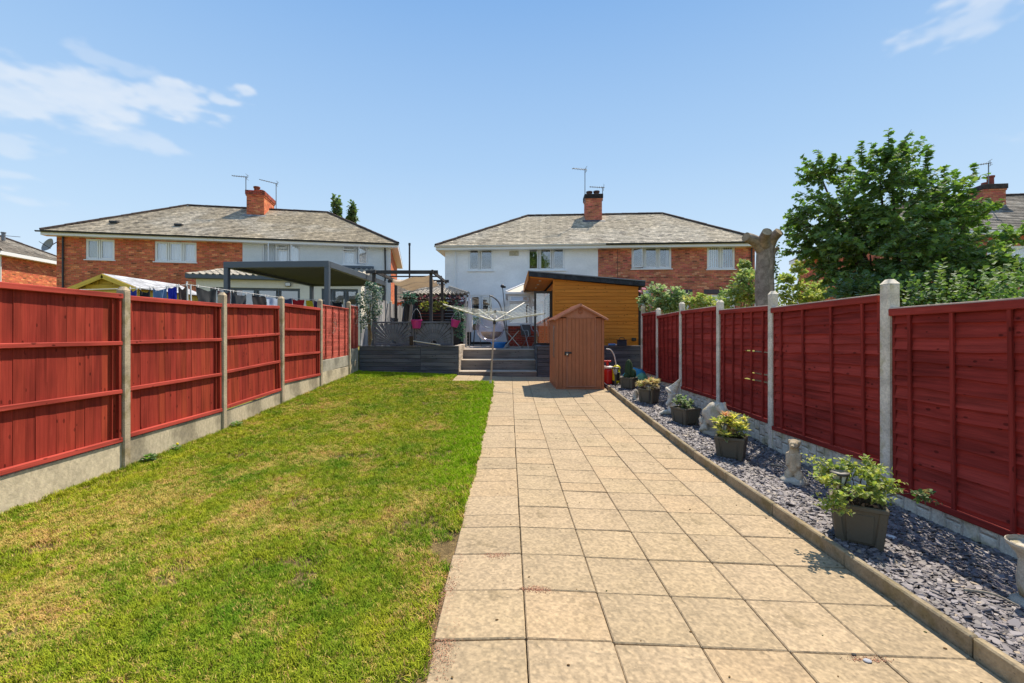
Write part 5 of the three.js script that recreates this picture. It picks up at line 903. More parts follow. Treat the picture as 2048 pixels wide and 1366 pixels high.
// ---------------------------------------------------------------- two sunburst screens on the retaining wall
{
  reseed(95);
  const y0 = 1.2, H = .745;
  const scr = (label, x0, x1, d) => {
    const W = x1 - x0, t = thing('sunburst_screen', label, 'screen', [x0, y0, -d], 0, 'sunburst timber screens on the retaining wall');
    const m = mat(lin(.15, .16, .185), { map: woodMap, bumpMap: woodBump, bumpScale: .002, roughness: .7 });
    part('frame', merge([bx(0, .055, 0, H, -.03, .03, .005), bx(W - .055, W, 0, H, -.03, .03, .005), bx(.055, W - .055, H - .055, H, -.029, .029, .005, 'x'), bx(.055, W - .055, 0, .05, -.029, .029, .005, 'x')]), m, t);
    const cx = W / 2, n = 17;
    for (let i = 0; i < n; i++) {
      const a = Math.PI * (i + .5) / n, cs = Math.cos(a), sn = Math.sin(a), lx = cs > 0 ? (W - .06 - cx) / cs : cs < 0 ? (.06 - cx) / cs : 9, ly = (H - .11) / sn, l = Math.min(lx, ly) - .01, r0 = .1, w0 = .008, w1 = .012 + l * .062;
      const f = new THREE.Shape([[r0, -w0], [l, -w1 / 1.0], [l, w1], [r0, w0]].map((p) => new THREE.Vector2(...p))), g = new THREE.ExtrudeGeometry(f, { depth: .018, bevelEnabled: false });
      // keep each slat inside its frame
      const p = g.attributes.position; g.rotateZ(a); for (let k = 0; k < p.count; k++) { p.setX(k, clamp(p.getX(k), .05 - cx, W - .05 - cx)); p.setY(k, clamp(p.getY(k), .0, H - .1)); }
      part('ray_slat', norm(g), m, t, [cx, .05, -.009]);
    }
    part('sun_boss', (() => { const g = new THREE.CylinderGeometry(.12, .12, .03, 20, 1, false, -Math.PI / 2, Math.PI); g.rotateX(Math.PI / 2); g.rotateZ(0); return uvBox(g); })(), m, t, [cx, .05, 0]);
  };
  scr('left sunburst timber screen on top of the grey retaining wall', -4.32, -3.03, 14.42);
  scr('right sunburst timber screen behind the hanging magenta bucket', -3.0, -1.77, 14.42);
  const pm = mat(lin(.42, .018, .17), { roughness: .45 });
  const pot = (label, p, rot, s = 1) => { const t = thing('plastic_bucket', label, 'plant pot', p, 0, 'magenta plant buckets'); t.rotation.set(...rot); t.scale.setScalar(s); part('bucket', lathe([[0, 0], [.115, 0], [.12, .01], [.165, .235], [.18, .24], [.18, .275], [.165, .275], [.15, .24], [.11, .03], [0, .03]], 20), pm, t); part('handle', tube([[-.17, .25, 0], [-.1, .5, .02], [0, .62, .02], [.1, .5, .02], [.17, .25, 0]], .006, 5), mat(lin(.5, .5, .48), { roughness: .5 }), t); part('soil', new THREE.CylinderGeometry(.155, .155, .01, 16), mat(lin(.05, .035, .025), { roughness: 1 }), t, [0, .235, 0]); return t; };
  pot('magenta plant bucket hanging in front of the sunburst screens', at(833, 657, 14.3), [0, 0, 0]);
  pot('tilted magenta bucket at the right end of the sunburst screens', at(908, 654, 14.4), [0, 0, -.25], .85);
  const br = thing('garden_broom', 'broom lying on the retaining wall in front of sunburst screens', 'broom', at(823, 690, 14.2)); part('head', bx(-.06, .05, 0, .28, -.03, .03, .01), mat(lin(.05, .035, .025), { roughness: .9 }), br); part('handle', bar([.05, .13, 0], [.9, .0, .02], .018, 8), mat(lin(.55, .5, .42), { roughness: .6 }), br);
}

// ---------------------------------------------------------------- rotary clothes dryer
{
  reseed(97);
  const base = at(981, 769, 12.25), hub = at(989, 642, 12.25), top = at(990.5, 622, 12.25);
  const t = thing('rotary_clothes_dryer', 'white rotary clothes dryer standing at the end of the lawn', 'clothes dryer', base);
  const rel = (p) => p.map((v, i) => v - base[i]), alu = mat(lin(.62, .60, .55), { roughness: .45, metalness: .2 }), cream = mat(lin(.66, .64, .54), { roughness: .5 });
  const H = rel(hub), T = rel(top);
  part('pole', bar([0, -.02, 0], [H[0], H[1], H[2]], .024, 12), mat(lin(.42, .33, .27), { roughness: .5, metalness: .3 }), t); part('upper_pole', bar(H, T, .02, 12), alu, t);
  part('ground_socket', bar([0, -.05, 0], [0, .12, 0], .032, 12), alu, t);
  part('hub', bar([H[0], H[1] - .09, H[2]], [H[0], H[1] + .02, H[2]], .042, 12), blackPlastic, t); part('top_cap', bar([T[0], T[1] - .05, T[2]], [T[0], T[1] + .02, T[2]], .032, 10), blackPlastic, t);
  const tips = [at(887, 609, 11.75), at(1089, 627, 11.8), at(1048, 606, 13.55), at(957, 619, 13.55)].map(rel);
  for (const e of tips) { part('arm', bar(H, e, .023, 8, .019), cream, t); part('arm_cap', bar(e, e.map((v, i) => v + (v - H[i]) * .015), .018, 8), blackPlastic, t); }
  for (const e of tips) { const a = e.map((v, i) => lerp(H[i], v, .42)); part('stay', bar(T, a, .013, 6), cream, t); }
  const lineM = mat(lin(.62, .62, .55), { roughness: .7 });
  for (let k = 0; k < 7; k++) { const s = .4 + k * .095, g = []; for (let i = 0; i < 4; i++) { const o = [0, 1, 2, 3], a = tips[o[i]].map((v, j) => lerp(H[j], v, s)), b = tips[o[(i + 1) % 4]].map((v, j) => lerp(H[j], v, s)), m = a.map((v, j) => (v + b[j]) / 2 - (j === 1 ? .02 + .02 * s : 0)); g.push(tube([a, m, b], .004, 4, .004, 6)); } part('washing_line', merge(g), lineM, t); }
}

// ---------------------------------------------------------------- things on the deck
{
  reseed(99);
  // bubble chair on its curved stand
  const cp = at(980, 655, 17.8), c = thing('bubble_chair', 'clear round hanging bubble chair on curved metal stand', 'hanging chair', [cp[0], DY, cp[2]]);
  const cy = cp[1] - DY; const sph = new THREE.SphereGeometry(.56, 32, 20, 0, 6.283, .55, 2.6); sph.rotateX(1.05); part('bubble', norm(sph), new THREE.MeshPhysicalMaterial({ color: lin(.9, .88, .95), roughness: .06, transmission: .85, thickness: 0, ior: 1.6, side: THREE.DoubleSide }), c, [0, cy, 0]);
  const rim = new THREE.TorusGeometry(.30, .02, 8, 32); rim.rotateX(Math.PI / 2 + 1.05); part('rim', norm(rim), steel, c, [0, cy + .24, .40]);
  const cu = new THREE.SphereGeometry(.42, 20, 12, 0, 6.283, 1.7, 1.3); cu.scale(1, .8, 1); part('cushion', norm(cu), mat(lin(.30, .20, .10), { roughness: .95 }), c, [.05, cy - .12, 0]);
  part('stand', tube([[.75, .02, -.3], [.62, .6, -.35], [.5, 1.25, -.3], [.35, 1.75, -.2], [.1, 1.98, -.05], [-.02, 2.02, 0]], .03, 8), mat(lin(.16, .17, .19), { roughness: .5 }), c); part('foot', merge([bar([.75, .02, -.3], [-.75, .02, .5], .025, 6), bar([.75, .02, -.3], [.6, .02, .9], .025, 6)]), mat(lin(.5, .5, .5), { roughness: .5 }), c); part('chain', bar([-.02, 2.02, 0], [0, cy + .54, 0], .008, 5), dullMetal, c);
  const lp = at(1005, 575, 18.2), s = thing('cctv_post', 'thin metal pole with a black lamp head above bubble chair', 'garden lamp', [lp[0], DY, lp[2]]); const lh = lp[1] - DY; part('pole', bar([.25, 0, 0], [0, lh, 0], .018, 8), dullMetal, s); part('lamp_head', merge([(() => { const g = new THREE.SphereGeometry(.07, 14, 10); g.translate(-.01, lh + .05, .04); return uvBox(g); })(), bx(.02, .13, lh - .02, lh + .06, -.04, .05, .012)]), blackPlastic, s);
  const tp = at(1030, 690, 17.0), tb = thing('garden_table', 'small dark folding table in front of the conservatory wall', 'table', [tp[0] - .1, DY, tp[2]]); part('table_top', bx(-.35, .35, .66, .69, -.3, .3, .008), mat(lin(.06, .055, .05), { roughness: .6 }), tb); for (const [a, b] of [[-.25, .32], [.25, -.32]]) for (const z of [-.22, .22]) part('leg', bar([a, .66, z], [b, 0, z], .016, 6), mat(lin(.45, .43, .40), { roughness: .4 }), tb);
  const tub = thing('storage_tub', 'blue plastic tub on the deck below the bubble chair', 'tub', [at(997, 690, 17.2)[0], DY, -17.2]); part('body', (() => { const g = new THREE.CylinderGeometry(.33, .27, .2, 4, 1).rotateY(Math.PI / 4); g.scale(1.15, 1, .75); g.translate(0, .1, 0); return uvBox(g); })(), mat(lin(.02, .17, .50), { roughness: .45 }), tub); part('rim', merge([bx(-.29, .29, .19, .215, .155, .185, .005), bx(-.29, .29, .19, .215, -.185, -.155, .005), bx(-.29, -.26, .19, .215, -.155, .155, .005), bx(.26, .29, .19, .215, -.155, .155, .005)]), mat(lin(.02, .19, .55), { roughness: .45 }), tub);
  const chair = (label, p, turn, m) => { const t = thing('garden_chair', label, 'chair', p, turn); part('seat', bx(-.22, .22, .42, .45, -.22, .22, .01), m, t); part('backrest', bx(-.22, .22, .5, .92, -.25, -.23, .01), m, t, [0, 0, 0], [-.12, 0, 0]); for (const x of [-.21, .21]) { part('leg', bar([x, 0, .25], [x, .62, -.05], .014, 6), steel, t); part('leg', bar([x, 0, -.25], [x, .45, .2], .014, 6), steel, t); part('armrest', tube([[x, .9, -.3], [x, .66, -.15], [x, .64, .2], [x, .44, .26]], .016, 6), steel, t); } return t; };
  chair('grey garden chair standing between conservatory and garden room', [at(1060, 0, 17.2)[0], DY, -17.2], .5, mat(lin(.16, .17, .18), { roughness: .7 }));
  const fl = at(952, 690, 18.6), ps = thing('plant_stand', 'small flowering plant on wire stand against white wall', 'plant stand', [fl[0], DY, fl[2]]); for (let i = 0; i < 3; i++) { const a = i * 2.1; part('leg', bar([Math.cos(a) * .22, 0, Math.sin(a) * .22], [Math.cos(a) * .1, .7, Math.sin(a) * .1], .012, 5), blackPlastic, ps); } part('pot', lathe([[0, .68], [.12, .68], [.16, .9], [.14, .9], [.11, .72], [0, .72]], 14), mat(lin(.12, .11, .11), { roughness: .7 }), ps); part('foliage', leafBall(120, [0, 1.02, 0], [.22, .2, .2], .07, [[.05, .12, .03], [.08, .16, .05]], 'oval'), leafMat, ps);
  const fb = thing('folded_parasol', 'white folded parasol leaning by the shelter post', 'parasol', [at(939, 0, 18.3)[0], DY, -18.3]); part('canopy', (() => { const g = new THREE.CylinderGeometry(.04, .13, 1.5, 14, 10); return bend(g, (x, y, z) => { const a = Math.atan2(z, x), r = Math.hypot(x, z) * (1 + .3 * Math.sin(a * 6 + y * 2)); return [Math.cos(a) * r, y, Math.sin(a) * r]; }); })(), mat(lin(.66, .64, .66), { roughness: 1 }), fb, [0, 1.35, 0]); part('pole', bar([0, 0, 0], [0, 2.2, 0], .02, 8), steel, fb);
  // clutter along the wall top beside the garden room
  const cl = at(1250, 690, 14.35), box = thing('tool_box', 'dark tool box and bags on the wall beside garden room', 'box', [cl[0] - .1, 1.182, cl[2]]); part('body', bx(-.14, .14, 0, .16, -.06, .08, .015), mat(lin(.035, .04, .06), { roughness: .6 }), box); part('lid', bx(-.15, .15, .16, .19, -.065, .085, .01), blackPlastic, box); part('handle', tube([[-.08, .19, .01], [-.06, .25, .01], [.06, .25, .01], [.08, .19, .01]], .01, 6), blackPlastic, box);
  const can = thing('watering_bottle', 'blue spray bottle lying on the wall beside garden room', 'bottle', [at(1240, 0, 14.3)[0] - .25, 1.22, -14.3], .3); part('body', bar([-.12, 0, 0], [.1, 0, 0], .035, 10), mat(lin(.08, .22, .5), { roughness: .4 }), can); part('cap', bar([.1, 0, 0], [.17, 0, 0], .018, 8), upvc, can);
  part('lamp_head', merge([bx(-.07, .07, 0, .1, -.05, .03, .01), bar([0, .0, -.02], [0, .05, -.12], .02, 6)]), blackPlastic, thing('wall_lantern', 'small black lantern on the garden room wall by the fence', 'lantern', at(1268, 682, 14.9)));
}

{ // pale slotted trellis post rising behind the end of the right fence
  const p = at(1291, 640, 14.05), t = thing('trellis_post', 'pale slotted trellis post behind the end of right fence', 'trellis', [p[0] + .05, .2, p[2]]), m = mat(lin(.66, .66, .64), { map: weatherMap, roughness: .9 }), H = at(0, 580, 14.05)[1] - .2;
  part('upright', bx(-.11, -.05, 0, H, -.04, .04, .01), m, t); part('upright', bx(.05, .11, 0, H, -.04, .04, .01), m, t); part('head_rail', bx(-.05, .05, H - .12, H - .02, -.035, .035, .01), m, t); for (let y = .9; y < H - .3; y += .75) part('cross_rail', bx(-.05, .05, y, y + .05, -.03, .03, .006), m, t);
}

// ---------------------------------------------------------------- trees and shrubs beyond the right fence
{
  reseed(111);
  const GREEN = [[.13, .27, .034], [.17, .32, .04], [.095, .215, .03], [.25, .39, .055], [.145, .285, .04]], DARK = [[.07, .16, .03], [.09, .20, .035], [.11, .23, .03]];
  // maple
  const base = [9.2, -.1, -10.6], t = thing('maple_tree', 'large dark green maple tree with spiky top behind right fence', 'tree', base);
  const L = new Leaves(), wood = [], tips = [];
  const c = (px, py, d, r) => { const p = at(px, py, d); return [p[0] - base[0], p[1] - base[1], p[2] - base[2], r * .95]; };
  const lobes = [[1690, 430, 10.6, 1.05], [1640, 350, 10.7, .55], [1760, 360, 10.5, .95], [1800, 440, 10.3, 1.2], [1640, 500, 10.8, .75], [1740, 510, 10.3, 1.15], [1850, 520, 10.2, 1.2], [1870, 420, 10.5, .85], [1930, 440, 10.7, .65], [1935, 520, 10.4, .8], [2000, 540, 10.3, .7], [1700, 570, 10.4, .6], [1800, 580, 10.1, 1.0], [1905, 585, 10.1, .8], [2030, 480, 10.9, .55], [1602, 440, 10.8, .35], [1780, 310, 10.6, .38], [1990, 590, 9.9, .7], [1705, 485, 10.9, .8], [1845, 475, 10.8, .8], [1905, 505, 10.7, .7], [1765, 565, 10.7, .8], [1622, 470, 10.9, .55], [1950, 570, 10.5, .7], [1660, 545, 10.6, .5], [1850, 580, 10.6, .8], [2040, 560, 10.2, .5]].map((q) => c(...q));
  for (const q of lobes) {
    wood.push(tube([[0, .8, 0], [q[0] * .35 + rr(-.15, .15), q[1] * .45, q[2] * .35 + rr(-.15, .15)], [q[0], q[1], q[2]]], .075, 6, .015));
    const n = Math.round(50 * q[3] * q[3] + 12);
    for (let i = 0; i < n; i++) { const d = rvec(); d.y = d.y * .75 + .22; const r = q[3] * (.75 + .55 * R()), a = [q[0] + d.x * r * .25, q[1] + d.y * r * .25, q[2] + d.z * r * .25], e = [q[0] + d.x * r, q[1] + d.y * r * .95, q[2] + d.z * r]; if (i % 2) wood.push(tube([a, e], .010, 4, .004, 2)); spray(L, a, e, Math.round(14 + r * 8), .108, GREEN, 'maple', .28); }
  }
  // upright leaders that spike the outline
  for (const [px, py, px2, py2] of [[1775, 330, 1778, 256], [1765, 340, 1786, 278], [1652, 350, 1636, 298], [1660, 345, 1668, 306], [1725, 330, 1722, 282], [1795, 320, 1812, 286], [1850, 370, 1853, 288], [1848, 350, 1858, 302], [1838, 360, 1826, 340], [1890, 370, 1888, 332], [1935, 400, 1950, 325], [1920, 400, 1925, 360], [1630, 420, 1588, 412], [1620, 460, 1578, 420], [1618, 480, 1575, 455], [1700, 340, 1695, 318], [1960, 430, 2000, 405]]) { const a = c(px, py, 10.6, 0).slice(0, 3), e = c(px2, py2, 10.55, 0).slice(0, 3); wood.push(tube([a, e], .014, 4, .004, 3)); spray(L, a, e, 34, .12, GREEN, 'maple', .3); }
  part('trunk', merge([tube([[0, -.2, 0], [.03, .6, 0], [-.05, 1.6, 0], [0, 2.4, .1]], .17, 10, .10)]), barkMat, t);
  part('branches', merge(wood), barkMat, t);
  part('crown', L.build(), leafMat, t);
  // another tree behind the viewer, mirrored in the upstairs windows
  const t0 = t.clone(); t0.name = numbered('maple_tree'); t0.userData = { label: 'tall tree behind the viewer mirrored dark green in upstairs windows', category: 'tree' }; t0.position.set(-2.4, -.2, 12); t0.scale.setScalar(2.05); t0.rotation.y = 2; scene.add(t0);
  // hedge at the far right
  const h = thing('hedge', 'dense green hedge showing above the right fence near maple', 'hedge', [7.2, .2, -7.2]); const HL = new Leaves();
  for (let i = 0; i < 56; i++) { const z = rr(-.9, 1.2), x = lerp(-.7, 2.4, R()); leafBall(170, [x, 1.55 + rr(-.5, .50) + .08 * x, z], [.46, .46, .46], .062, [...DARK, [.12, .23, .035], [.10, .20, .03], [.16, .26, .04]], 'oval', HL); }
  for (let i = 0; i < 80; i++) { const x = rr(-.8, 2.6), z = rr(-.9, 1.2), y = rr(2.0, 2.35); spray(HL, [x, y - .25, z], [x + rr(-.1, .1), y + rr(0, .22), z], 12, .075, [[.15, .27, .04], [.19, .28, .05], [.12, .23, .035]], 'oval', 0); }
  part('stems', merge(Array.from({ length: 7 }, (_, i) => tube([[-.4 + i * .4, 0, rr(-.3, .3)], [-.4 + i * .4 + rr(-.2, .2), 1.4, rr(-.4, .4)]], .03, 5, .015))), barkMat, h); part('foliage', HL.build(), leafMat, h);
  // pollarded trunk
  const pb = at(1530, 700, 11.2), p = thing('pollarded_tree', 'thick pollarded tree trunk with three sawn limb stubs', 'tree', [pb[0], -.1, pb[2]]), q = (px, py, dz = 0) => { const v = at(px, py, 11.2 - dz); return [v[0] - pb[0], v[1] + .1, v[2] - pb[2]]; };
  const rough = (g, a = .03, f = 5) => bend(g, (x, y, z) => { const n = 1 + (fbm(Math.cos(Math.atan2(z, x)) * 2.6 + 9, y * f * .3 + Math.sin(Math.atan2(z, x)) * 2.6, 0, 0, 4, 641) - .5) * a * 9; return [x * n, y, z * n]; });
  const tr = rough(tube([[0, -.1, 0], q(1531, 640), q(1529, 560), q(1531, 515), q(1531, 482)], .25, 20, .20, 40), .022);
  { const u = tr.attributes.uv, v = tr.attributes.position; for (let i = 0; i < u.count; i++) u.setXY(i, u.getY(i) * 1.9, v.getY(i)); } part('trunk', norm(tr), barkPale, p);
  const cutM = mat(lin(.52, .40, .26), { map: weatherMap, roughness: .9 });
  const stub = (pts, r0, r1) => { const g = tube(pts, r0, 12, r1, 10); { const u = g.attributes.uv; for (let i = 0; i < u.count; i++) u.setXY(i, u.getY(i) * .8, u.getX(i) * .5); } const o = part('limb_stub', norm(g), barkPale, p); const A = new THREE.Vector3(...pts[pts.length - 2]), B = new THREE.Vector3(...pts[pts.length - 1]), dir = B.clone().sub(A).normalize(), disc = new THREE.CylinderGeometry(r1 * .99, r1 * .99, .03, 14); disc.applyQuaternion(new THREE.Quaternion().setFromUnitVectors(new THREE.Vector3(0, 1, 0), dir)); disc.translate(B.x, B.y, B.z); part('sawn_end', uvBox(disc), cutM, o); };
  stub([q(1526, 500), q(1512, 483, .1), q(1492, 474, .2)], .16, .115); stub([q(1531, 500), q(1528, 478, .25), q(1534, 464, .45)], .14, .11); stub([q(1534, 500), q(1545, 477, .15), q(1558, 464, .3)], .15, .11); stub([q(1540, 520), q(1550, 500), q(1556, 497)], .08, .04);
  const iv = new Leaves(); for (let i = 0; i < 16; i++) { const e = q(rr(1548, 1566), rr(470, 600), -.2); spray(iv, q(rr(1540, 1550), rr(500, 610), -.1), e, 10, .07, [[.06, .15, .03], [.12, .22, .05]], 'oval', .3); } part('shoots', iv.build(), leafMat, p);
  // shrubs between the fence and the houses
  const shrub = (label, px, py, d, parts, cols, len, n, flowers) => {
    const b = at(px, py, d), t2 = thing('garden_shrub', label, 'shrub', [b[0], 0, b[2]]), SL = new Leaves(), st = [];
    for (const [x, y, r, ry] of parts) { const e = at(x, y, d), v = [e[0] - b[0], e[1], rr(-.3, .3)]; st.push(tube([[rr(-.15, .15), 0, rr(-.15, .15)], [v[0] * .6, v[1] * .6, v[2]], v], .018, 5, .005)); leafBall(Math.round(n * .28), v, [r, ry ?? r, r], len, cols, 'oval', SL); const k = Math.round(n / 20); for (let i = 0; i < k; i++) { const dd = rvec(); dd.y = Math.abs(dd.y); const tip = [v[0] + dd.x * r * 1.15, v[1] + dd.y * (ry ?? r) * 1.25, v[2] + dd.z * r]; spray(SL, v, tip, 13, len, cols, 'oval', .15); } }
    part('stems', merge(st), barkMat, t2); part('foliage', SL.build(), leafMat, t2);
    if (flowers) flowers.forEach(([x, y, s, m], i) => { const e = at(x, y, d - .25); const g = []; for (let k = 0; k < 9; k++) { const a = k * 2.4, r = .35 + .07 * k; const pet = new THREE.SphereGeometry(.5, 7, 5); pet.scale(1, .55, .35); pet.rotateX(-.6); pet.translate(0, .1, r * .8); pet.rotateY(a); g.push(pet); } const fg = merge(g); fg.scale(s, s, s); fg.rotateX(.6); part('rose_bloom', fg, m, t2, [e[0] - b[0], e[1], e[2] - b[2]]); });
    return t2;
  };
  const LIME = [[.40, .52, .09], [.47, .55, .11], [.31, .45, .09], [.52, .52, .14]], MID = [[.24, .38, .11], [.32, .44, .16], [.19, .32, .10], [.40, .48, .24]];
  const pk = mat(lin(.78, .34, .36), { roughness: .8 }), pk2 = mat(lin(.80, .46, .40), { roughness: .8 }), rd = mat(lin(.30, .05, .03), { roughness: .8 });
  shrub('pink flowering rose bush at the far end of right fence', 1325, 640, 13.6, [[1308, 590, .3], [1330, 600, .38], [1352, 602, .36], [1315, 615, .35], [1340, 622, .4], [1362, 600, .22], [1298, 605, .25]], MID, .10, 330, [[1328, 579, .10, pk], [1315, 589, .085, pk2], [1344, 580, .06, pk], [1346, 586, .07, pk2], [1316, 576, .07, pk2], [1281, 583, .07, pk], [1288, 578, .08, pk], [1319, 606, .07, rd], [1300, 611, .05, pk2]]);
  shrub('low lime shrub between rose bush and pollarded trunk', 1415, 640, 12.4, [[1385, 604, .16], [1402, 603, .2], [1420, 606, .22], [1408, 618, .3], [1435, 612, .2]], LIME, .09, 190);
  shrub('tall yellow-green shrub just left of the pollarded trunk', 1480, 640, 12.7, [[1500, 550, .22], [1480, 565, .3], [1505, 580, .32], [1460, 590, .3], [1485, 600, .42], [1510, 605, .35], [1450, 612, .3], [1496, 535, .14, .25]], LIME.concat(MID), .10, 260);
  shrub('upright yellow-green shrub just right of the pollarded trunk', 1595, 640, 12.4, [[1594, 545, .16, .26], [1580, 560, .2], [1600, 575, .28], [1575, 595, .3], [1610, 600, .32], [1592, 612, .35], [1640, 590, .25, .2], [1650, 575, .22, .16], [1625, 605, .3]], LIME, .09, 250);
  shrub('dark leafy shrub filling the space under the maple', 1760, 640, 9.4, [[1700, 590, .45], [1745, 600, .5], [1790, 590, .5], [1840, 600, .45]], DARK, .10, 420);
  // poplars behind the left pair
  const pop = (label, px, pt, pbm, w, d) => { const b = at(px, 665, d), t3 = thing('poplar_tree', label, 'tree', [b[0], 0, b[2]], 0, 'poplars behind the left houses'), PL = new Leaves(), y1 = at(0, pt, d)[1], y0 = at(0, pbm, d)[1] - 3; for (let i = 0; i < 60; i++) { const k = i / 60, y = lerp(y0, y1, k), r = w * d / F * (.45 + .55 * Math.sin(Math.PI * Math.min(1, (1 - k) * .9 + .1))) * .5, a = rr(0, 6.28); leafBall(12, [Math.cos(a) * r * .6, y, Math.sin(a) * r * .6], [r * .7, .9, r * .7], .42, [[.10, .19, .04], [.14, .23, .05], [.08, .16, .04]], 'oval', PL); } part('trunk', bar([0, 0, 0], [0, y1 - 1, 0], .25, 8, .05), barkMat, t3); part('crown', PL.build(), leafMat, t3); };
  pop('taller poplar peeping over the left roof slope', 672, 405, 432, 13, 48); pop('shorter poplar right of the taller one behind left roof', 705, 416, 440, 12, 49);
  // climber at the corner of the deck
  const ib = at(738, 690, 14.55), ivy = thing('climbing_plant', 'variegated ivy climbing a post at the deck corner', 'climber', [ib[0], .95, ib[2]]), IL = new Leaves(), IV = [[.05, .14, .09], [.03, .10, .075], [.42, .50, .42], [.10, .22, .13], [.55, .58, .50]];
  for (const [x, y, r] of [[726, 605, .2], [738, 590, .24], [750, 600, .22], [755, 585, .16], [726, 630, .2], [742, 615, .22], [730, 645, .18], [747, 640, .16], [755, 620, .15], [722, 598, .2], [745, 575, .14], [735, 570, .1]]) { const e = at(x, y, 14.5); leafBall(110, [e[0] - ib[0], e[1] - .95, rr(-.1, .12)], [r, r * 1.1, r * .8], .065, IV, 'oval', IL); }
  for (let i = 0; i < 14; i++) { const e = at(rr(716, 758), rr(570, 680), 14.5), q3 = [e[0] - ib[0], e[1] - .95, rr(-.1, .1)]; spray(IL, q3, [q3[0] + rr(-.15, .15), q3[1] - rr(.1, .3), q3[2]], 9, .06, IV, 'oval', .3); }
  part('stem', merge([tube([[-.05, 0, 0], [.06, .5, 0], [.03, 1.0, .05], [.05, 1.6, 0]], .05, 8, .02), tube([[0, .2, 0], [.0, .9, .06], [-.05, 1.4, .05]], .03, 6, .012)]), mat(lin(.36, .28, .17), { map: barkMap, roughness: .95 }), ivy); part('foliage', IL.build(), leafMat, ivy);
  for (const [label, px, d, y0, y1] of [['dried climber stem hanging on the pale overlap fence panel', 665, 12.2, 625, 665], ['dried climber stem hanging on the last short fence panel', 700, 13.85, 612, 655]]) { const e = at(px, y0, d), n = thing('dried_climber', label, 'climber', [XL + .06, e[1], -d]), NL = new Leaves(), hgt = (y1 - y0) * d / F; for (let i = 0; i < 7; i++) { const z = rr(-.18, .18), yy = -rr(.05, hgt * .7); spray(NL, [.02, yy, z], [.05, yy - rr(.1, .3), z + rr(-.15, .15)], 8, .05, [[.30, .27, .22], [.42, .38, .32], [.15, .14, .10]], 'narrow', .3); } part('stem', merge([0, 1, 2].map((k) => tube([[.01, 0, rr(-.05, .05)], [.04, -hgt * .5, rr(-.12, .12)], [.02, -hgt, rr(-.05, .05)]], .006, 4, .003))), barkMat, n); part('dry_leaves', NL.build(), leafMat, n); }
  // flowers hanging in the shelter and greenery around the deck
  const hf = (label, px, py, d, w, hgt, cols, n = 300, len = .09) => { const e = at(px, py, d), t4 = thing('hanging_plant', label, 'hanging plant', e), HL2 = new Leaves(); for (let i = 0; i < 9; i++) leafBall(Math.round(n / 9), [lerp(-w, w, (i + .5) / 9), rr(-.05, .05), rr(-.1, .1)], [w / 5, hgt, .14], len, cols, 'oval', HL2); part('foliage', HL2.build(), leafMat, t4); part('basket', bx(-w * .9, w * .9, -.03, .05, -.07, .07, .02), mat(lin(.05, .04, .03), { roughness: 1 }), t4); };
  hf('row of dusty pink hanging flowers under the shelter eaves', 870, 600, 18.5, 1.15, .16, [[.22, .06, .09], [.30, .10, .13], [.12, .05, .06], [.08, .10, .05]], 520, .10);
  hf('bright yellow-green plant hanging in the shelter', 868, 612, 18.3, .5, .14, [[.34, .38, .04], [.42, .42, .06], [.18, .26, .04]], 260);
  hf('blue-green trailing ivy at the left of the shelter', 818, 597, 18.2, .28, .22, [[.05, .16, .12], [.08, .22, .16]], 200);
  hf('green trailing ivy beside the right shelter post', 920, 640, 17.6, .18, .7, [[.04, .13, .08], [.06, .17, .10]], 300);
}

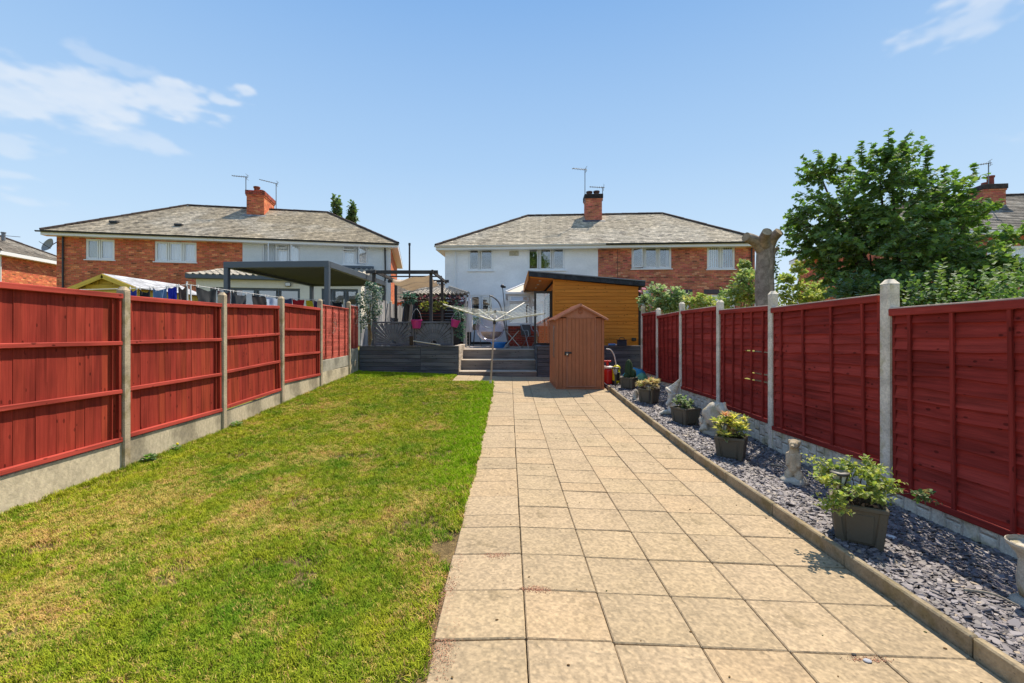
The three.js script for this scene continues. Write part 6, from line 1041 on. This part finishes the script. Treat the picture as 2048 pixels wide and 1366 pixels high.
// ---------------------------------------------------------------- planters, lamps, statues and tools in the slate bed
{
  reseed(121);
  const planterM = mat(lin(.13, .112, .082), { roughness: .6, bumpMap: grainBump, bumpScale: .002 }), soil = mat(lin(.035, .025, .018), { map: soilMap, roughness: 1 });
  const planter = (label, x, d, turn, w, h) => {
    const t = thing('square_planter', label, 'planter', [x, groundY(x, d) - .012, -d], turn, 'square planters in the slate bed');
    const wt = w / 2, wb = w * .40, f = []; const c = (r, y) => [[-r, y, r], [r, y, r], [r, y, -r], [-r, y, -r]], B = c(wb, .035), T = c(wt, h - .03), I = c(wt - .022, h - .03), J = c(wb - .01, .08);
    for (let i = 0; i < 4; i++) { const k = (i + 1) % 4; f.push([B[i], B[k], T[k], T[i]], [J[k], J[i], I[i], I[k]]); } f.push([J[0], J[1], J[2], J[3]], [B[3], B[2], B[1], B[0]]);
    const body = part('body', uvBox(tri(f)), planterM, t);
    part('rim', merge([bx(-wt - .012, wt + .012, h - .035, h, wt - .018, wt + .012, .006), bx(-wt - .012, wt + .012, h - .035, h, -wt - .012, -wt + .018, .006), bx(-wt - .012, -wt + .018, h - .035, h, -wt + .018, wt - .018, .006), bx(wt - .018, wt + .012, h - .035, h, -wt + .018, wt - .018, .006)]), planterM, t);
    for (const [sx, sz] of [[-1, -1], [-1, 1], [1, -1], [1, 1]]) part('leg', (() => { const g = cbox(.055, h - .03, .055, .006); return bend(g, (X, Y, Z) => { const k = (Y + h / 2) / h, r = lerp(wb, wt, k) - .018; return [X + sx * r, Y + (h - .03) / 2, Z + sz * r]; }); })(), planterM, t);
    for (const s of [-1, 1]) for (const ax of [0, 1]) part('side_panel', (() => { const g = cbox(w * .56, h * .66, .012, .004); return bend(g, (X, Y, Z) => { const k = (Y + h * .5) / h, r = lerp(wb, wt, k) + .002, a = Z + r; return ax ? [s * a, Y + h * .48, X * lerp(.82, 1, k)] : [X * lerp(.82, 1, k), Y + h * .48, s * a]; }); })(), planterM, t);
    part('soil', bx(-wt + .025, wt - .025, h * .80, h * .84, -wt + .025, wt - .025, .01), soil, t);
    return t;
  };
  const plant = (label, x, d, y, build, cat = 'plant', name = 'potted_plant') => { const t = thing(name, label, cat, [x, groundY(x, d) - .012 + y, -d]), L = new Leaves(), st = []; build(L, st); if (st.length) part('stems', merge(st), barkMat, t); part('foliage', L.build(), leafMat, t); return t; };
  const lamp = (label, x, d, y, s = 1) => {
    const t = thing('solar_lamp', label, 'solar lamp', [x, groundY(x, d) + y, -d], .3, 'solar lamps pushed into the planters'); t.scale.setScalar(s); const bm = mat(lin(.045, .043, .04), { roughness: .5 });
    part('stake', lathe([[.004, -.1], [.018, .02], [.02, .12], [.024, .16]], 10), bm, t);
    const rib = []; for (let i = 0; i < 4; i++) { const a = i * Math.PI / 2 + .78; rib.push(beam([Math.cos(a) * .022, .15, Math.sin(a) * .022], [Math.cos(a) * .058, .275, Math.sin(a) * .058], .014, .008)); } part('cage', merge(rib), bm, t);
    part('diffuser', lathe([[.0, .155], [.02, .155], [.05, .272], [0, .272]], 14), mat(lin(.52, .53, .5), { roughness: .35 }), t); part('cap', lathe([[0, .272], [.066, .272], [.07, .28], [.066, .296], [0, .298]], 16), bm, t);
    part('solar_cell', bx(-.034, .034, .296, .3, -.034, .034, .001), mat(lin(.02, .025, .05), { roughness: .15 }), t);
  };
  const LIME = [[.34, .45, .05], [.42, .49, .065], [.25, .38, .05], [.47, .49, .09]];
  // A: nearest, loose rose-like shrub with long side shoots
  const A = [2.80, 3.66]; planter('nearest square planter with leafy sprawling shrub and solar lamp', A[0], A[1], -.55, .335, .335);
  plant('sprawling bright green shrub in the nearest planter', A[0], A[1], .27, (L, st) => {
    const ends = [[-.42, .30, .1], [-.34, .18, .2], [-.2, .34, 0], [-.05, .36, -.05], [.08, .33, .05], [.2, .30, 0], [.28, .22, .05], [.05, .22, .15], [-.15, .22, .2], [-.30, .36, -.1], [.15, .16, .12], [-.40, .1, .25], [.22, .36, -.1]];
    for (const e of ends) { const s = [rr(-.07, .07), 0, rr(-.07, .07)], m = [lerp(s[0], e[0], .45), e[1] * .7, lerp(s[2], e[2], .5)]; st.push(tube([s, m, e], .006, 5, .0025)); for (let k = 0; k < 15; k++) { const q = e.map((v, i) => v + rr(-.11, .11) * (i === 1 ? .75 : 1)); spray(L, m.map((v, i) => lerp(v, e[i], rr(.0, 1))), q, 9, .038, LIME, 'oval', .15); } }
    const o = [.62, .13, .05]; st.push(tube([[.05, 0, 0], [.3, .12, .03], o], .005, 5, .002)); for (let k = 0; k < 9; k++) spray(L, [o[0] - .1, o[1], o[2]], [o[0] + rr(-.08, .14), o[1] + rr(-.12, .10), o[2] + rr(-.08, .08)], 9, .04, [[.09, .20, .035], [.13, .25, .05], [.24, .22, .07]], 'oval', .2);
  });
  scene.children[scene.children.length - 1].scale.set(.86, .95, .86);
  lamp('solar lamp standing in the nearest planter', A[0] - .185, A[1] - .06, .26, .98);
  // B: yellow variegated
  const B = [2.98, 6.1]; planter('square planter with yellow variegated plant beside rounded stone animal', B[0], B[1], -.6, .345, .31);
  const tuftHead = (L, p, n, len, cols) => { for (let i = 0; i < n; i++) { const a = rr(0, 6.28), e = rr(.05, 1.2); L.add(p, new THREE.Vector3(Math.cos(a) * Math.cos(e), Math.sin(e) + .1, Math.sin(a) * Math.cos(e)), new THREE.Vector3(0, 1, 0), len * rr(.7, 1.15), leafCol(cols), 'narrow', .2, .35); } };
  plant('yellow and coral variegated plant in the second planter', B[0], B[1], .25, (L, st) => { for (let i = 0; i < 26; i++) { const a = rr(0, 6.28), r = .21 * Math.sqrt(R()), p = [Math.cos(a) * r - .02, .08 + rr(0, .2) + (i < 3 ? .1 : 0), Math.sin(a) * r]; st.push(tube([[p[0] * .5, 0, p[2] * .5], p], .005, 4, .003, 2)); tuftHead(L, p, 20, .095, i % 9 === 0 ? [[.70, .40, .20], [.74, .50, .24]] : [[.74, .70, .10], [.62, .64, .09], [.40, .52, .07], [.78, .70, .22]]); tuftHead(L, [p[0], p[1] - .07, p[2]], 9, .09, [[.16, .26, .04], [.22, .30, .06]]); } });
  lamp('solar lamp standing in the second planter', B[0] - .12, B[1] - .05, .22, .8);
  // C
  const C = [3.12, 8.05]; planter('corner-on square planter with small green plant below the gnome', C[0], C[1], .42, .345, .31);
  plant('small fresh green plant in the third planter', C[0], C[1], .26, (L, st) => { for (let i = 0; i < 26; i++) { const a = rr(0, 6.28), r = .17 * Math.sqrt(R()), p = [Math.cos(a) * r - .04, .05 + rr(0, .2), Math.sin(a) * r]; st.push(tube([[p[0] * .5, 0, p[2] * .5], p], .004, 4, .002, 2)); spray(L, [p[0], p[1] - .08, p[2]], p, 10, .055, [[.14, .27, .06], [.20, .33, .09], [.34, .40, .2]], 'oval', 0); } });
  // D
  const Dp = [2.99, 9.72]; planter('square planter with peach and cream plant ahead of the gnome', Dp[0], Dp[1], -.8, .325, .33);
  plant('peach and cream leaved plant in the fourth planter', Dp[0], Dp[1], .29, (L, st) => { for (let i = 0; i < 24; i++) { const a = rr(0, 6.28), r = .24 * Math.sqrt(R()), p = [Math.cos(a) * r, .05 + rr(0, .17), Math.sin(a) * r]; st.push(tube([[p[0] * .4, 0, p[2] * .4], p], .005, 4, .003, 2)); tuftHead(L, p, 20, .10, i % 3 ? [[.66, .56, .26], [.56, .52, .20], [.72, .62, .36]] : [[.70, .42, .22], [.30, .36, .10]]); } });
  lamp('white topped solar lamp in the fourth planter', Dp[0] - .05, Dp[1] - .2, .16, .9);
  // E
  const E = [3.0, 11.4]; planter('farthest square planter holding a bushy cactus', E[0], E[1], -.66, .325, .30);
  { const t = thing('potted_cactus', 'dark green bobbly cactus in the farthest planter', 'cactus', [E[0] + .03, groundY(...E) + .25, -E[1]]); const cm = mat(lin(.05, .085, .04), { roughness: .8, bumpMap: grainBump, bumpScale: .01 }); const cb = (p, r, h, n) => { const g = new THREE.SphereGeometry(1, 40, 30); g.scale(r, h, r); const o = bend(g, (x, y, z) => { const a = Math.atan2(z, x), k = 1 + .08 * Math.sin(a * 9); return [x * k, y, z * k]; }); o.translate(...p); return o; }; part('stem', cb([-.03, .22, 0], .095, .26), cm, t); part('stem', cb([.07, .12, .03], .075, .13), cm, t); part('stem', cb([-.1, .06, .04], .07, .09), cm, t); }
  lamp('dark solar lamp by the yellow watering can', E[0] - .32, E[1] + .05, .12, 1.35);
  // statues
  const stone = mat(lin(.70, .65, .57), { map: concreteMap, bumpMap: concreteBump, bumpScale: .006, roughness: .95 }), warm = mat(lin(.72, .60, .45), { map: concreteMap, bumpMap: concreteBump, bumpScale: .006, roughness: .95 });
  { const x = 3.36, d = 7.45, t = thing('stone_animal', 'rounded pale stone animal statue behind the yellow plant', 'statue', [x, groundY(x, d) - .01, -d], -.42);
    part('body', blob([[[.02, .40, 0, .15], [.0, .30, .02, .16]], [[-.10, .36, .02, .09], [.10, .34, 0, .12]], [[-.17, .22, .06, .04], [-.15, .12, .08, .05]], [[.10, .22, .06, .07], [.10, .08, .08, .06]], [[-.15, .12, .08, .045], [-.20, .09, .10, .03]], [[.0, .25, -.06, .14], [.02, .12, -.06, .12]]], 56, [-.42, -.1, -.42], [.42, .74, .42], .03), stone, t);
    part('head', blob([[[.10, .47, .10, .085], [.13, .44, .17, .06]], [[.13, .44, .17, .06], [.13, .42, .22, .04]], [[.05, .53, .05, .026], [.045, .54, .045, .02]], [[.15, .53, .05, .026], [.155, .54, .045, .02]]], 44, [-.1, .3, -.1], [.3, .68, .3], .025), stone, t);
    part('paw', blob([[[-.20, .26, .08, .035], [-.19, .22, .09, .03]]], 20, [-.3, .14, 0], [-.1, .34, .2], .01), stone, t);
    part('plinth', bend(new THREE.CylinderGeometry(.21, .23, .09, 24, 2), (X, Y, Z) => [X * 1.05, Y + .045 + .01 * Math.sin(X * 20), Z * .85]), stone, t); }
  { const x = 3.26, d = 5.2, t = thing('stone_animal', 'slim standing stone animal statue on a rock behind nearest planter', 'statue', [x, groundY(x, d) - .01, -d], -.75); const pale = mat(lin(.80, .66, .48), { map: concreteMap, bumpMap: concreteBump, bumpScale: .004, roughness: .95 });
    part('body', blob([[[0, .16, 0, .062], [0, .28, .0, .068]], [[0, .28, 0, .068], [0, .39, -.005, .048]], [[-.05, .11, .02, .045], [-.05, .06, .07, .03]], [[.05, .11, .02, .045], [.05, .06, .07, .03]], [[0, .10, -.05, .03], [.03, .05, -.12, .022]], [[-.06, .33, .02, .022], [-.055, .22, .06, .018]], [[.06, .33, .02, .022], [.055, .22, .06, .018]]], 54, [-.28, 0, -.28], [.28, .56, .28], .025), warm, t);
    part('belly', blob([[[0, .17, .032, .045], [0, .31, .032, .042]]], 28, [-.12, .08, -.08], [.12, .40, .14], .01), pale, t);
    part('head', blob([[[0, .45, 0, .055], [0, .445, .03, .045]], [[0, .44, .05, .03], [0, .435, .085, .018]], [[-.05, .475, -.01, .018], [-.052, .48, -.01, .014]], [[.05, .475, -.01, .018], [.052, .48, -.01, .014]]], 36, [-.12, .34, -.1], [.12, .56, .14], .015), warm, t);
    part('rock', bend(new THREE.SphereGeometry(.15, 22, 12), (a, b, c) => { const k = 1 + .45 * (fbm(a * 14 + 5, c * 14 + b * 9, 0, 0, 3, 701) - .5); return [a * k, Math.max(0, b * .45 * k + .03), c * k]; }), stone, t, [0, 0, 0]); }
  { const x = 3.16, d = 8.75, t = thing('stone_gnome', 'white stone gnome with pointed hat leaning back by fence post', 'statue', [x, groundY(x, d) - .01, -d], -.45); t.scale.setScalar(1.15); const wm = mat(lin(.80, .77, .73), { map: concreteMap, bumpMap: concreteBump, bumpScale: .005, roughness: .95 });
    part('body', blob([[[.02, .12, 0, .11], [.0, .26, 0, .09]], [[0, .26, 0, .09], [-.01, .36, .02, .075]], [[-.02, .30, .09, .035], [-.08, .20, .12, .03]], [[.05, .10, .06, .05], [-.12, .05, .12, .045]], [[-.12, .05, .12, .045], [-.18, .03, .14, .04]], [[.05, .28, .06, .035], [.10, .18, .10, .03]]], 42, [-.35, -.05, -.35], [.35, .65, .35], .03), wm, t);
    part('hat', tube([[-.03, .40, .01], [.02, .47, 0], [.08, .56, -.01], [.115, .62, -.01]], .095, 14, .012), wm, t); part('hat_brim', (() => { const g = new THREE.TorusGeometry(.085, .025, 8, 18); g.rotateX(Math.PI / 2); g.rotateZ(-.6); return uvBox(g); })(), wm, t, [-.035, .40, .012]); part('beard', blob([[[-.03, .34, .08, .045], [-.03, .24, .10, .03]], [[-.05, .36, .09, .022], [.02, .36, .09, .022]]], 26, [-.15, .18, -.05], [.12, .44, .2], .02), wm, t); part('nose', new THREE.SphereGeometry(.02, 10, 8), wm, t, [-.05, .375, .095]); }
  { const x = 3.31, d = 2.84, t = thing('stone_urn', 'pale stone urn cut off by the right edge of picture', 'urn', [x, groundY(x, d) - .015, -d]); part('bowl', lathe([[0, .38], [.10, .38], [.145, .395], [.15, .415], [.14, .42], [.145, .40], [.125, .37], [.10, .34], [.09, .30], [.095, .24], [.10, .18], [.095, .12], [.085, .075], [0, .075]], 24), mat(lin(.66, .62, .55), { map: concreteMap, bumpMap: concreteBump, bumpScale: .005, roughness: .95 }), t); part('foot', lathe([[0, 0], [.135, 0], [.14, .03], [.11, .055], [.085, .078], [0, .078]], 24), mat(lin(.62, .60, .56), { map: concreteMap, bumpMap: concreteBump, bumpScale: .005, roughness: .95 }), t); }
  { const x = 2.77, d = 10.0, t = thing('stone_ornament', 'small stone ornament low beside the peach plant planter', 'statue', [x, groundY(x, d) - .01, -d], .4); part('body', blob([[[0, .06, 0, .06], [.02, .13, 0, .05]], [[.02, .13, 0, .05], [.0, .2, .03, .035]], [[-.03, .02, .05, .03], [-.03, .02, .1, .02]]], 28, [-.2, -.02, -.2], [.2, .3, .2], .03), stone, t); }
  // watering cans and sprayer by the shed
  { const x = 2.62, d = 12.1, y = groundY(x, d) - .01, t = thing('garden_sprayer', 'red pressure sprayer with white top beside brown shed', 'sprayer', [x, y, -d]); const red = mat(lin(.55, .012, .012), { roughness: .35 }), wh = mat(lin(.72, .70, .66), { roughness: .5 });
    part('tank', lathe([[0, 0], [.14, 0], [.155, .03], [.155, .36], [.13, .41], [.07, .44], [0, .44]], 20), red, t); part('collar', lathe([[.06, .42], [.14, .43], [.14, .48], [.06, .5]], 18), wh, t); part('pump', merge([bar([0, .48, 0], [0, .62, 0], .03, 10), bar([-.09, .62, 0], [.09, .62, 0], .022, 8)]), red, t); part('hose', tube([[-.1, .42, .1], [-.19, .35, .16], [-.17, .12, .2], [-.03, .0, .24], [.05, .02, .24]], .012, 6), wh, t); part('lance', bar([-.14, .5, .0], [-.17, .95, -.05], .018, 8), mat(lin(.62, .52, .40), { roughness: .6 }), t); }
  { const x = 2.83, d = 12.05, y = groundY(x, d) - .01, t = thing('watering_can', 'bright yellow pressure washer with curved lance beside red sprayer', 'pressure washer', [x, y, -d], .3); const ye = mat(lin(.72, .66, .01), { roughness: .4 });
    part('body', blob([[[0, .14, 0, .12], [.0, .34, -.02, .11]], [[0, .34, -.02, .11], [.03, .46, -.02, .07]], [[-.06, .42, 0, .06], [.08, .44, 0, .05]]], 30, [-.3, -.05, -.3], [.3, .65, .3], .05), ye, t); for (const s of [-1, 1]) part('wheel', (() => { const g = new THREE.CylinderGeometry(.065, .065, .04, 16); g.rotateZ(Math.PI / 2); return uvBox(g); })(), blackPlastic, t, [s * .12, .06, .05]); part('front_panel', bx(-.05, .05, .12, .34, .10, .125, .01), blackPlastic, t); part('lance', tube([[.02, .46, 0], [.0, .62, -.02], [-.03, .78, -.04], [-.12, .92, -.05], [-.26, .95, -.05]], .016, 8), mat(lin(.58, .57, .55), { roughness: .5 }), t); }
  { const x = 3.42, d = 12.35, y = groundY(x, d) - .01, t = thing('plastic_bag', 'crumpled blue and green plastic sack against the fence', 'sack', [x, y, -d]); part('sack', bend(new THREE.SphereGeometry(.3, 30, 20), (a, b, c) => { const k = 1 + .5 * (fbm(a * 7 + 3, b * 8 + c * 6, 0, 0, 4, 721) - .5); return [a * k * 1.05, Math.max(-.02, b * k * .8 + .16), c * k * .75]; }), mat(lin(.02, .24, .42), { roughness: .3 }), t); part('liner', bend(new THREE.SphereGeometry(.19, 24, 16), (a, b, c) => { const k = 1 + .5 * (fbm(a * 9 + 8, b * 9 + c * 6, 0, 0, 4, 723) - .5); return [a * k, b * k * .8 + .16, c * k]; }), mat(lin(.12, .36, .20), { roughness: .35 }), t, [.12, -.02, .16]); }
  const dish = thing('white_dish', 'small white dish lying on slate behind the nearest planter', 'dish', [3.14, groundY(3.14, 3.75) + .006, -3.75]); part('bowl', lathe([[0, 0], [.025, 0], [.045, .018], [.041, .018], [.022, .005], [0, .005]], 16), mat(lin(.7, .72, .75), { roughness: .3 }), dish);
  for (const [label, a, b] of [['pale bare stick lying on slate near the stone urn', [2.95, 2.95], [3.16, 2.82]], ['thin dry twig on slate behind the second planter', [3.35, 5.9], [3.6, 5.55]]]) single('dry_stick', label, 'stick', norm(tube([[a[0], groundY(...a) + .02, -a[1]], [(a[0] + b[0]) / 2 + .01, groundY(...a) + .03, -(a[1] + b[1]) / 2], [b[0], groundY(...b) + .015, -b[1]]], .011, 6, .005)), mat(lin(.52, .45, .35), { map: barkMap, roughness: .9 }));
  // two loose slate chips strayed on the paving
  for (const [label, px, py, s] of [['dark stray pebble on the paving near the kerb', 1708, 1312, .010], ['pale grey stray slate chip on the paving near the kerb', 1735, 1324, .016]]) { const d = F * 1.67 / (py - CY), x = (px - CX) * d / F; single('stray_chip', label, 'stone', bend(new THREE.SphereGeometry(s, 10, 8), (a, b, c) => [a * 1.3, b * .35, c]), mat(label[0] === 'd' ? lin(.04, .04, .04) : lin(.36, .37, .40), { roughness: .8 }), [x, groundY(x, d) + .004, -d]); }
}

// ---------------------------------------------------------------- beyond the left fence: yellow shed and washing line
{
  reseed(131);
  const yw = mat(lin(.78, .55, .10), { map: woodMap, bumpMap: woodBump, bumpScale: .002, roughness: .7 }), felt = mat(lin(.60, .62, .66), { map: weatherMap, roughness: .9 });
  const ap = at(214, 548, 9.5), el = at(140, 574, 9.5), W = 1.3, SD = 1.9, t = thing('timber_shed', 'yellow timber shed with pale felt roof beyond left fence', 'shed', [ap[0] - W / 2, -.05, ap[2]], 0), ay = ap[1] + .02, ey = el[1] + .03;
  for (let i = 0, y = 0; y < ay - .06; i++, y += .14) { const cut = y + .14 > ey ? clamp((y + .14 - ey) / (ay - ey)) * W / 2 : 0; if (W - 2 * cut > .1) part('cladding_board', bx(cut, W - cut, y, y + .135, -.03, 0, .004, 'x'), yw, t); }
  part('gable_panel', norm(new THREE.ExtrudeGeometry(new THREE.Shape([new THREE.Vector2(0, ey - .05), new THREE.Vector2(W, ey - .05), new THREE.Vector2(W / 2, ay - .02)]), { depth: .02, bevelEnabled: false })), yw, t, [0, 0, -.035]);
  part('side_wall', bx(0, .03, 0, ey, -SD, -.03, .004), yw, t); part('side_wall', bx(W - .03, W, 0, ey, -SD, -.03, .004), yw, t); part('rear_wall', bx(.03, W - .03, 0, ey, -SD, -SD + .03, .004), yw, t);
  const an = Math.atan2(ay - ey, W / 2), sl = (W / 2 + .1) / Math.cos(an);
  for (const s of [-1, 1]) { const o = part('roof_panel', cbox(sl, .02, SD + .2, .004), felt, t, [W / 2 + s * (W / 2 + .1) / 2, ay - Math.tan(an) * (W / 2 + .1) / 2 + .02, -SD / 2], [0, 0, -s * an]); part('barge_board', cbox(sl, .09, .022, .004, 'x'), yw, o, [0, -.045, SD / 2 + .112]); }
  // washing line
  const A = at(262, 577, 8.3), B = at(376, 569, 9.0), C2 = at(688, 602, 14.7), lm = mat(lin(.70, .70, .68), { roughness: .6 });
  const wl = thing('washing_line', 'white washing line on a prop beyond the left fence', 'washing line', [0, 0, 0]);
  part('prop', bar([B[0] + .03, .0, B[2]], [B[0] - .02, B[1] + .06, B[2]], .016, 8), lm, wl); part('prop', bar([B[0] + .2, .0, B[2] + .1], [B[0] + .05, B[1], B[2]], .014, 8), lm, wl);
  const mid = (p, q, k, sag) => p.map((v, i) => lerp(v, q[i], k) - (i === 1 ? sag * 4 * k * (1 - k) : 0)); const pre = [A[0] - 1.2, A[1] - .12, A[2] + .8];
  part('line', merge([tube([pre, A, mid(A, B, .5, .02), B], .006, 5), tube([B, mid(B, C2, .25, .06), mid(B, C2, .5, .08), mid(B, C2, .75, .06), C2], .006, 5)]), lm, wl);
  part('end_post', bar([C2[0], .3, C2[2]], [C2[0], C2[1] + .05, C2[2]], .03, 8), lm, wl); part('end_post', bar([pre[0], -.1, pre[2]], [pre[0], pre[1] + .05, pre[2]], .03, 8), lm, wl);
  const cloth = (label, seg, k0, k1, h, color, dip = .05, cat = 'laundry') => {
    const [p, q] = seg, P = mid(p, q, k0, p === A ? .02 : .08), Q = mid(p, q, k1, p === A ? .02 : .08), t2 = thing('hanging_laundry', label, cat, P, 0, 'clothes on the washing line'), nx = 14, ny = 10, pos = [], idx = [], sd = R() * 50, D = Q.map((v, i) => v - P[i]), side = new THREE.Vector3(D[2], 0, -D[0]).normalize();
    for (let s = 0; s < 2; s++) for (let j = 0; j <= ny; j++) for (let i = 0; i <= nx; i++) { const u = i / nx, v = j / ny, w = (.03 + .05 * v) * (fbm(u * 4 + sd, v * 2, 0, 0, 2, 741) - .5) * 2 + s * .006, dr = dip * 4 * u * (1 - u) * (1 - v * .8) + (1 - v) * .01 * Math.sin(u * 9 + sd); pos.push(D[0] * lerp(.5, u, .96 - .06 * v) + side.x * w, D[1] * u - h * v - dr - .005, D[2] * lerp(.5, u, .96 - .06 * v) + side.z * w); }
    const n = nx + 1, m = n * (ny + 1); for (let s = 0; s < 2; s++) for (let j = 0; j < ny; j++) for (let i = 0; i < nx; i++) { const a = s * m + j * n + i; idx.push(a, a + 1, a + n, a + 1, a + n + 1, a + n); }
    const g = new THREE.BufferGeometry(); g.setAttribute('position', new THREE.Float32BufferAttribute(pos, 3)); g.setIndex(idx); g.computeVertexNormals(); part('cloth', g, new THREE.MeshStandardMaterial({ color, roughness: 1, side: THREE.DoubleSide }), t2);
    for (const u of [.06, .94]) part('peg', bx(-.006, .006, -.03, .03, -.012, .012, .002), lm, t2, [D[0] * u, D[1] * u, D[2] * u]);
  };
  const s1 = [A, B], s2 = [B, C2];
  cloth('blue garment at the left start of the washing line', s1, -.02, .1, .5, lin(.03, .05, .30)); cloth('black top with white trim second on washing line', s1, .14, .33, .6, lin(.018, .018, .022), .08);
  cloth('faded denim blue top on the washing line', s1, .36, .62, .6, lin(.12, .22, .38), .05); cloth('royal blue shirt on the washing line', s1, .63, .8, .6, lin(.015, .03, .38), .02); cloth('brown patterned top beside the line prop', s1, .82, .98, .6, lin(.10, .07, .06), .07);
  [['charcoal trousers just right of the line prop', .035, .12, lin(.025, .03, .035)], ['dark maroon top on the washing line', .125, .19, lin(.06, .025, .03)], ['slate grey shirt behind second concrete post', .195, .27, lin(.04, .05, .06)], ['black shorts on the washing line before pale towel', .30, .38, lin(.012, .012, .015)], ['pale blue towel on the washing line', .385, .47, lin(.42, .52, .66)], ['navy speckled blouse on the washing line', .475, .55, lin(.05, .055, .11)], ['bright red top on the washing line', .555, .64, lin(.42, .01, .015)], ['mustard yellow top on the washing line', .655, .715, lin(.62, .45, .01)], ['dark purple vest on the washing line', .72, .80, lin(.05, .03, .09)], ['rusty brown top near end of the washing line', .805, .87, lin(.16, .07, .06)], ['black strappy top last on the washing line', .885, .975, lin(.012, .012, .014)]].forEach(([l, a, b, c]) => cloth(l, s2, a, b, .55, c, rr(.02, .07)));
}

// ---------------------------------------------------------------- weeds along the left gravel boards
{
  reseed(141);
  for (const [label, d, n, sz, fl] of [['leafy green weed at the foot of the nearest left post', 5.85, 90, .05, 0], ['small dandelion with yellow flower by left gravel board', 6.35, 30, .04, 1], ['low weed at the foot of the second left post', 7.75, 40, .045, 0]]) {
    const x = XL + .11, t = thing('garden_weed', label, 'weed', [x, groundY(x, d) - .01, -d], 0, 'weeds by the left fence'), L = new Leaves();
    for (let i = 0; i < n; i++) { const a = rr(0, 6.28), r = R() * .09; L.add([Math.cos(a) * r * .6, rr(0, .10) * (1 - r * 4), Math.sin(a) * r], new THREE.Vector3(Math.cos(a), rr(.2, 1), Math.sin(a)), new THREE.Vector3(0, 1, 0), sz * rr(.7, 1.4), leafCol([[.12, .26, .03], [.17, .32, .04], [.09, .2, .03]]), 'oval'); }
    part('foliage', L.build(), leafMat, t);
    if (fl) { part('stem', bar([0, 0, 0], [.01, .10, 0], .003, 5), mat(lin(.12, .2, .04), { roughness: .9 }), t); part('flower', uvBox(new THREE.SphereGeometry(.017, 10, 6)), mat(lin(.75, .6, .02), { roughness: .9 }), t, [.01, .105, 0]); }
  }
}

// ---------------------------------------------------------------- finish
scene.traverse((o) => { if (o.isMesh) { o.castShadow = true; o.receiveShadow = true; } });
renderer.render(scene, camera);
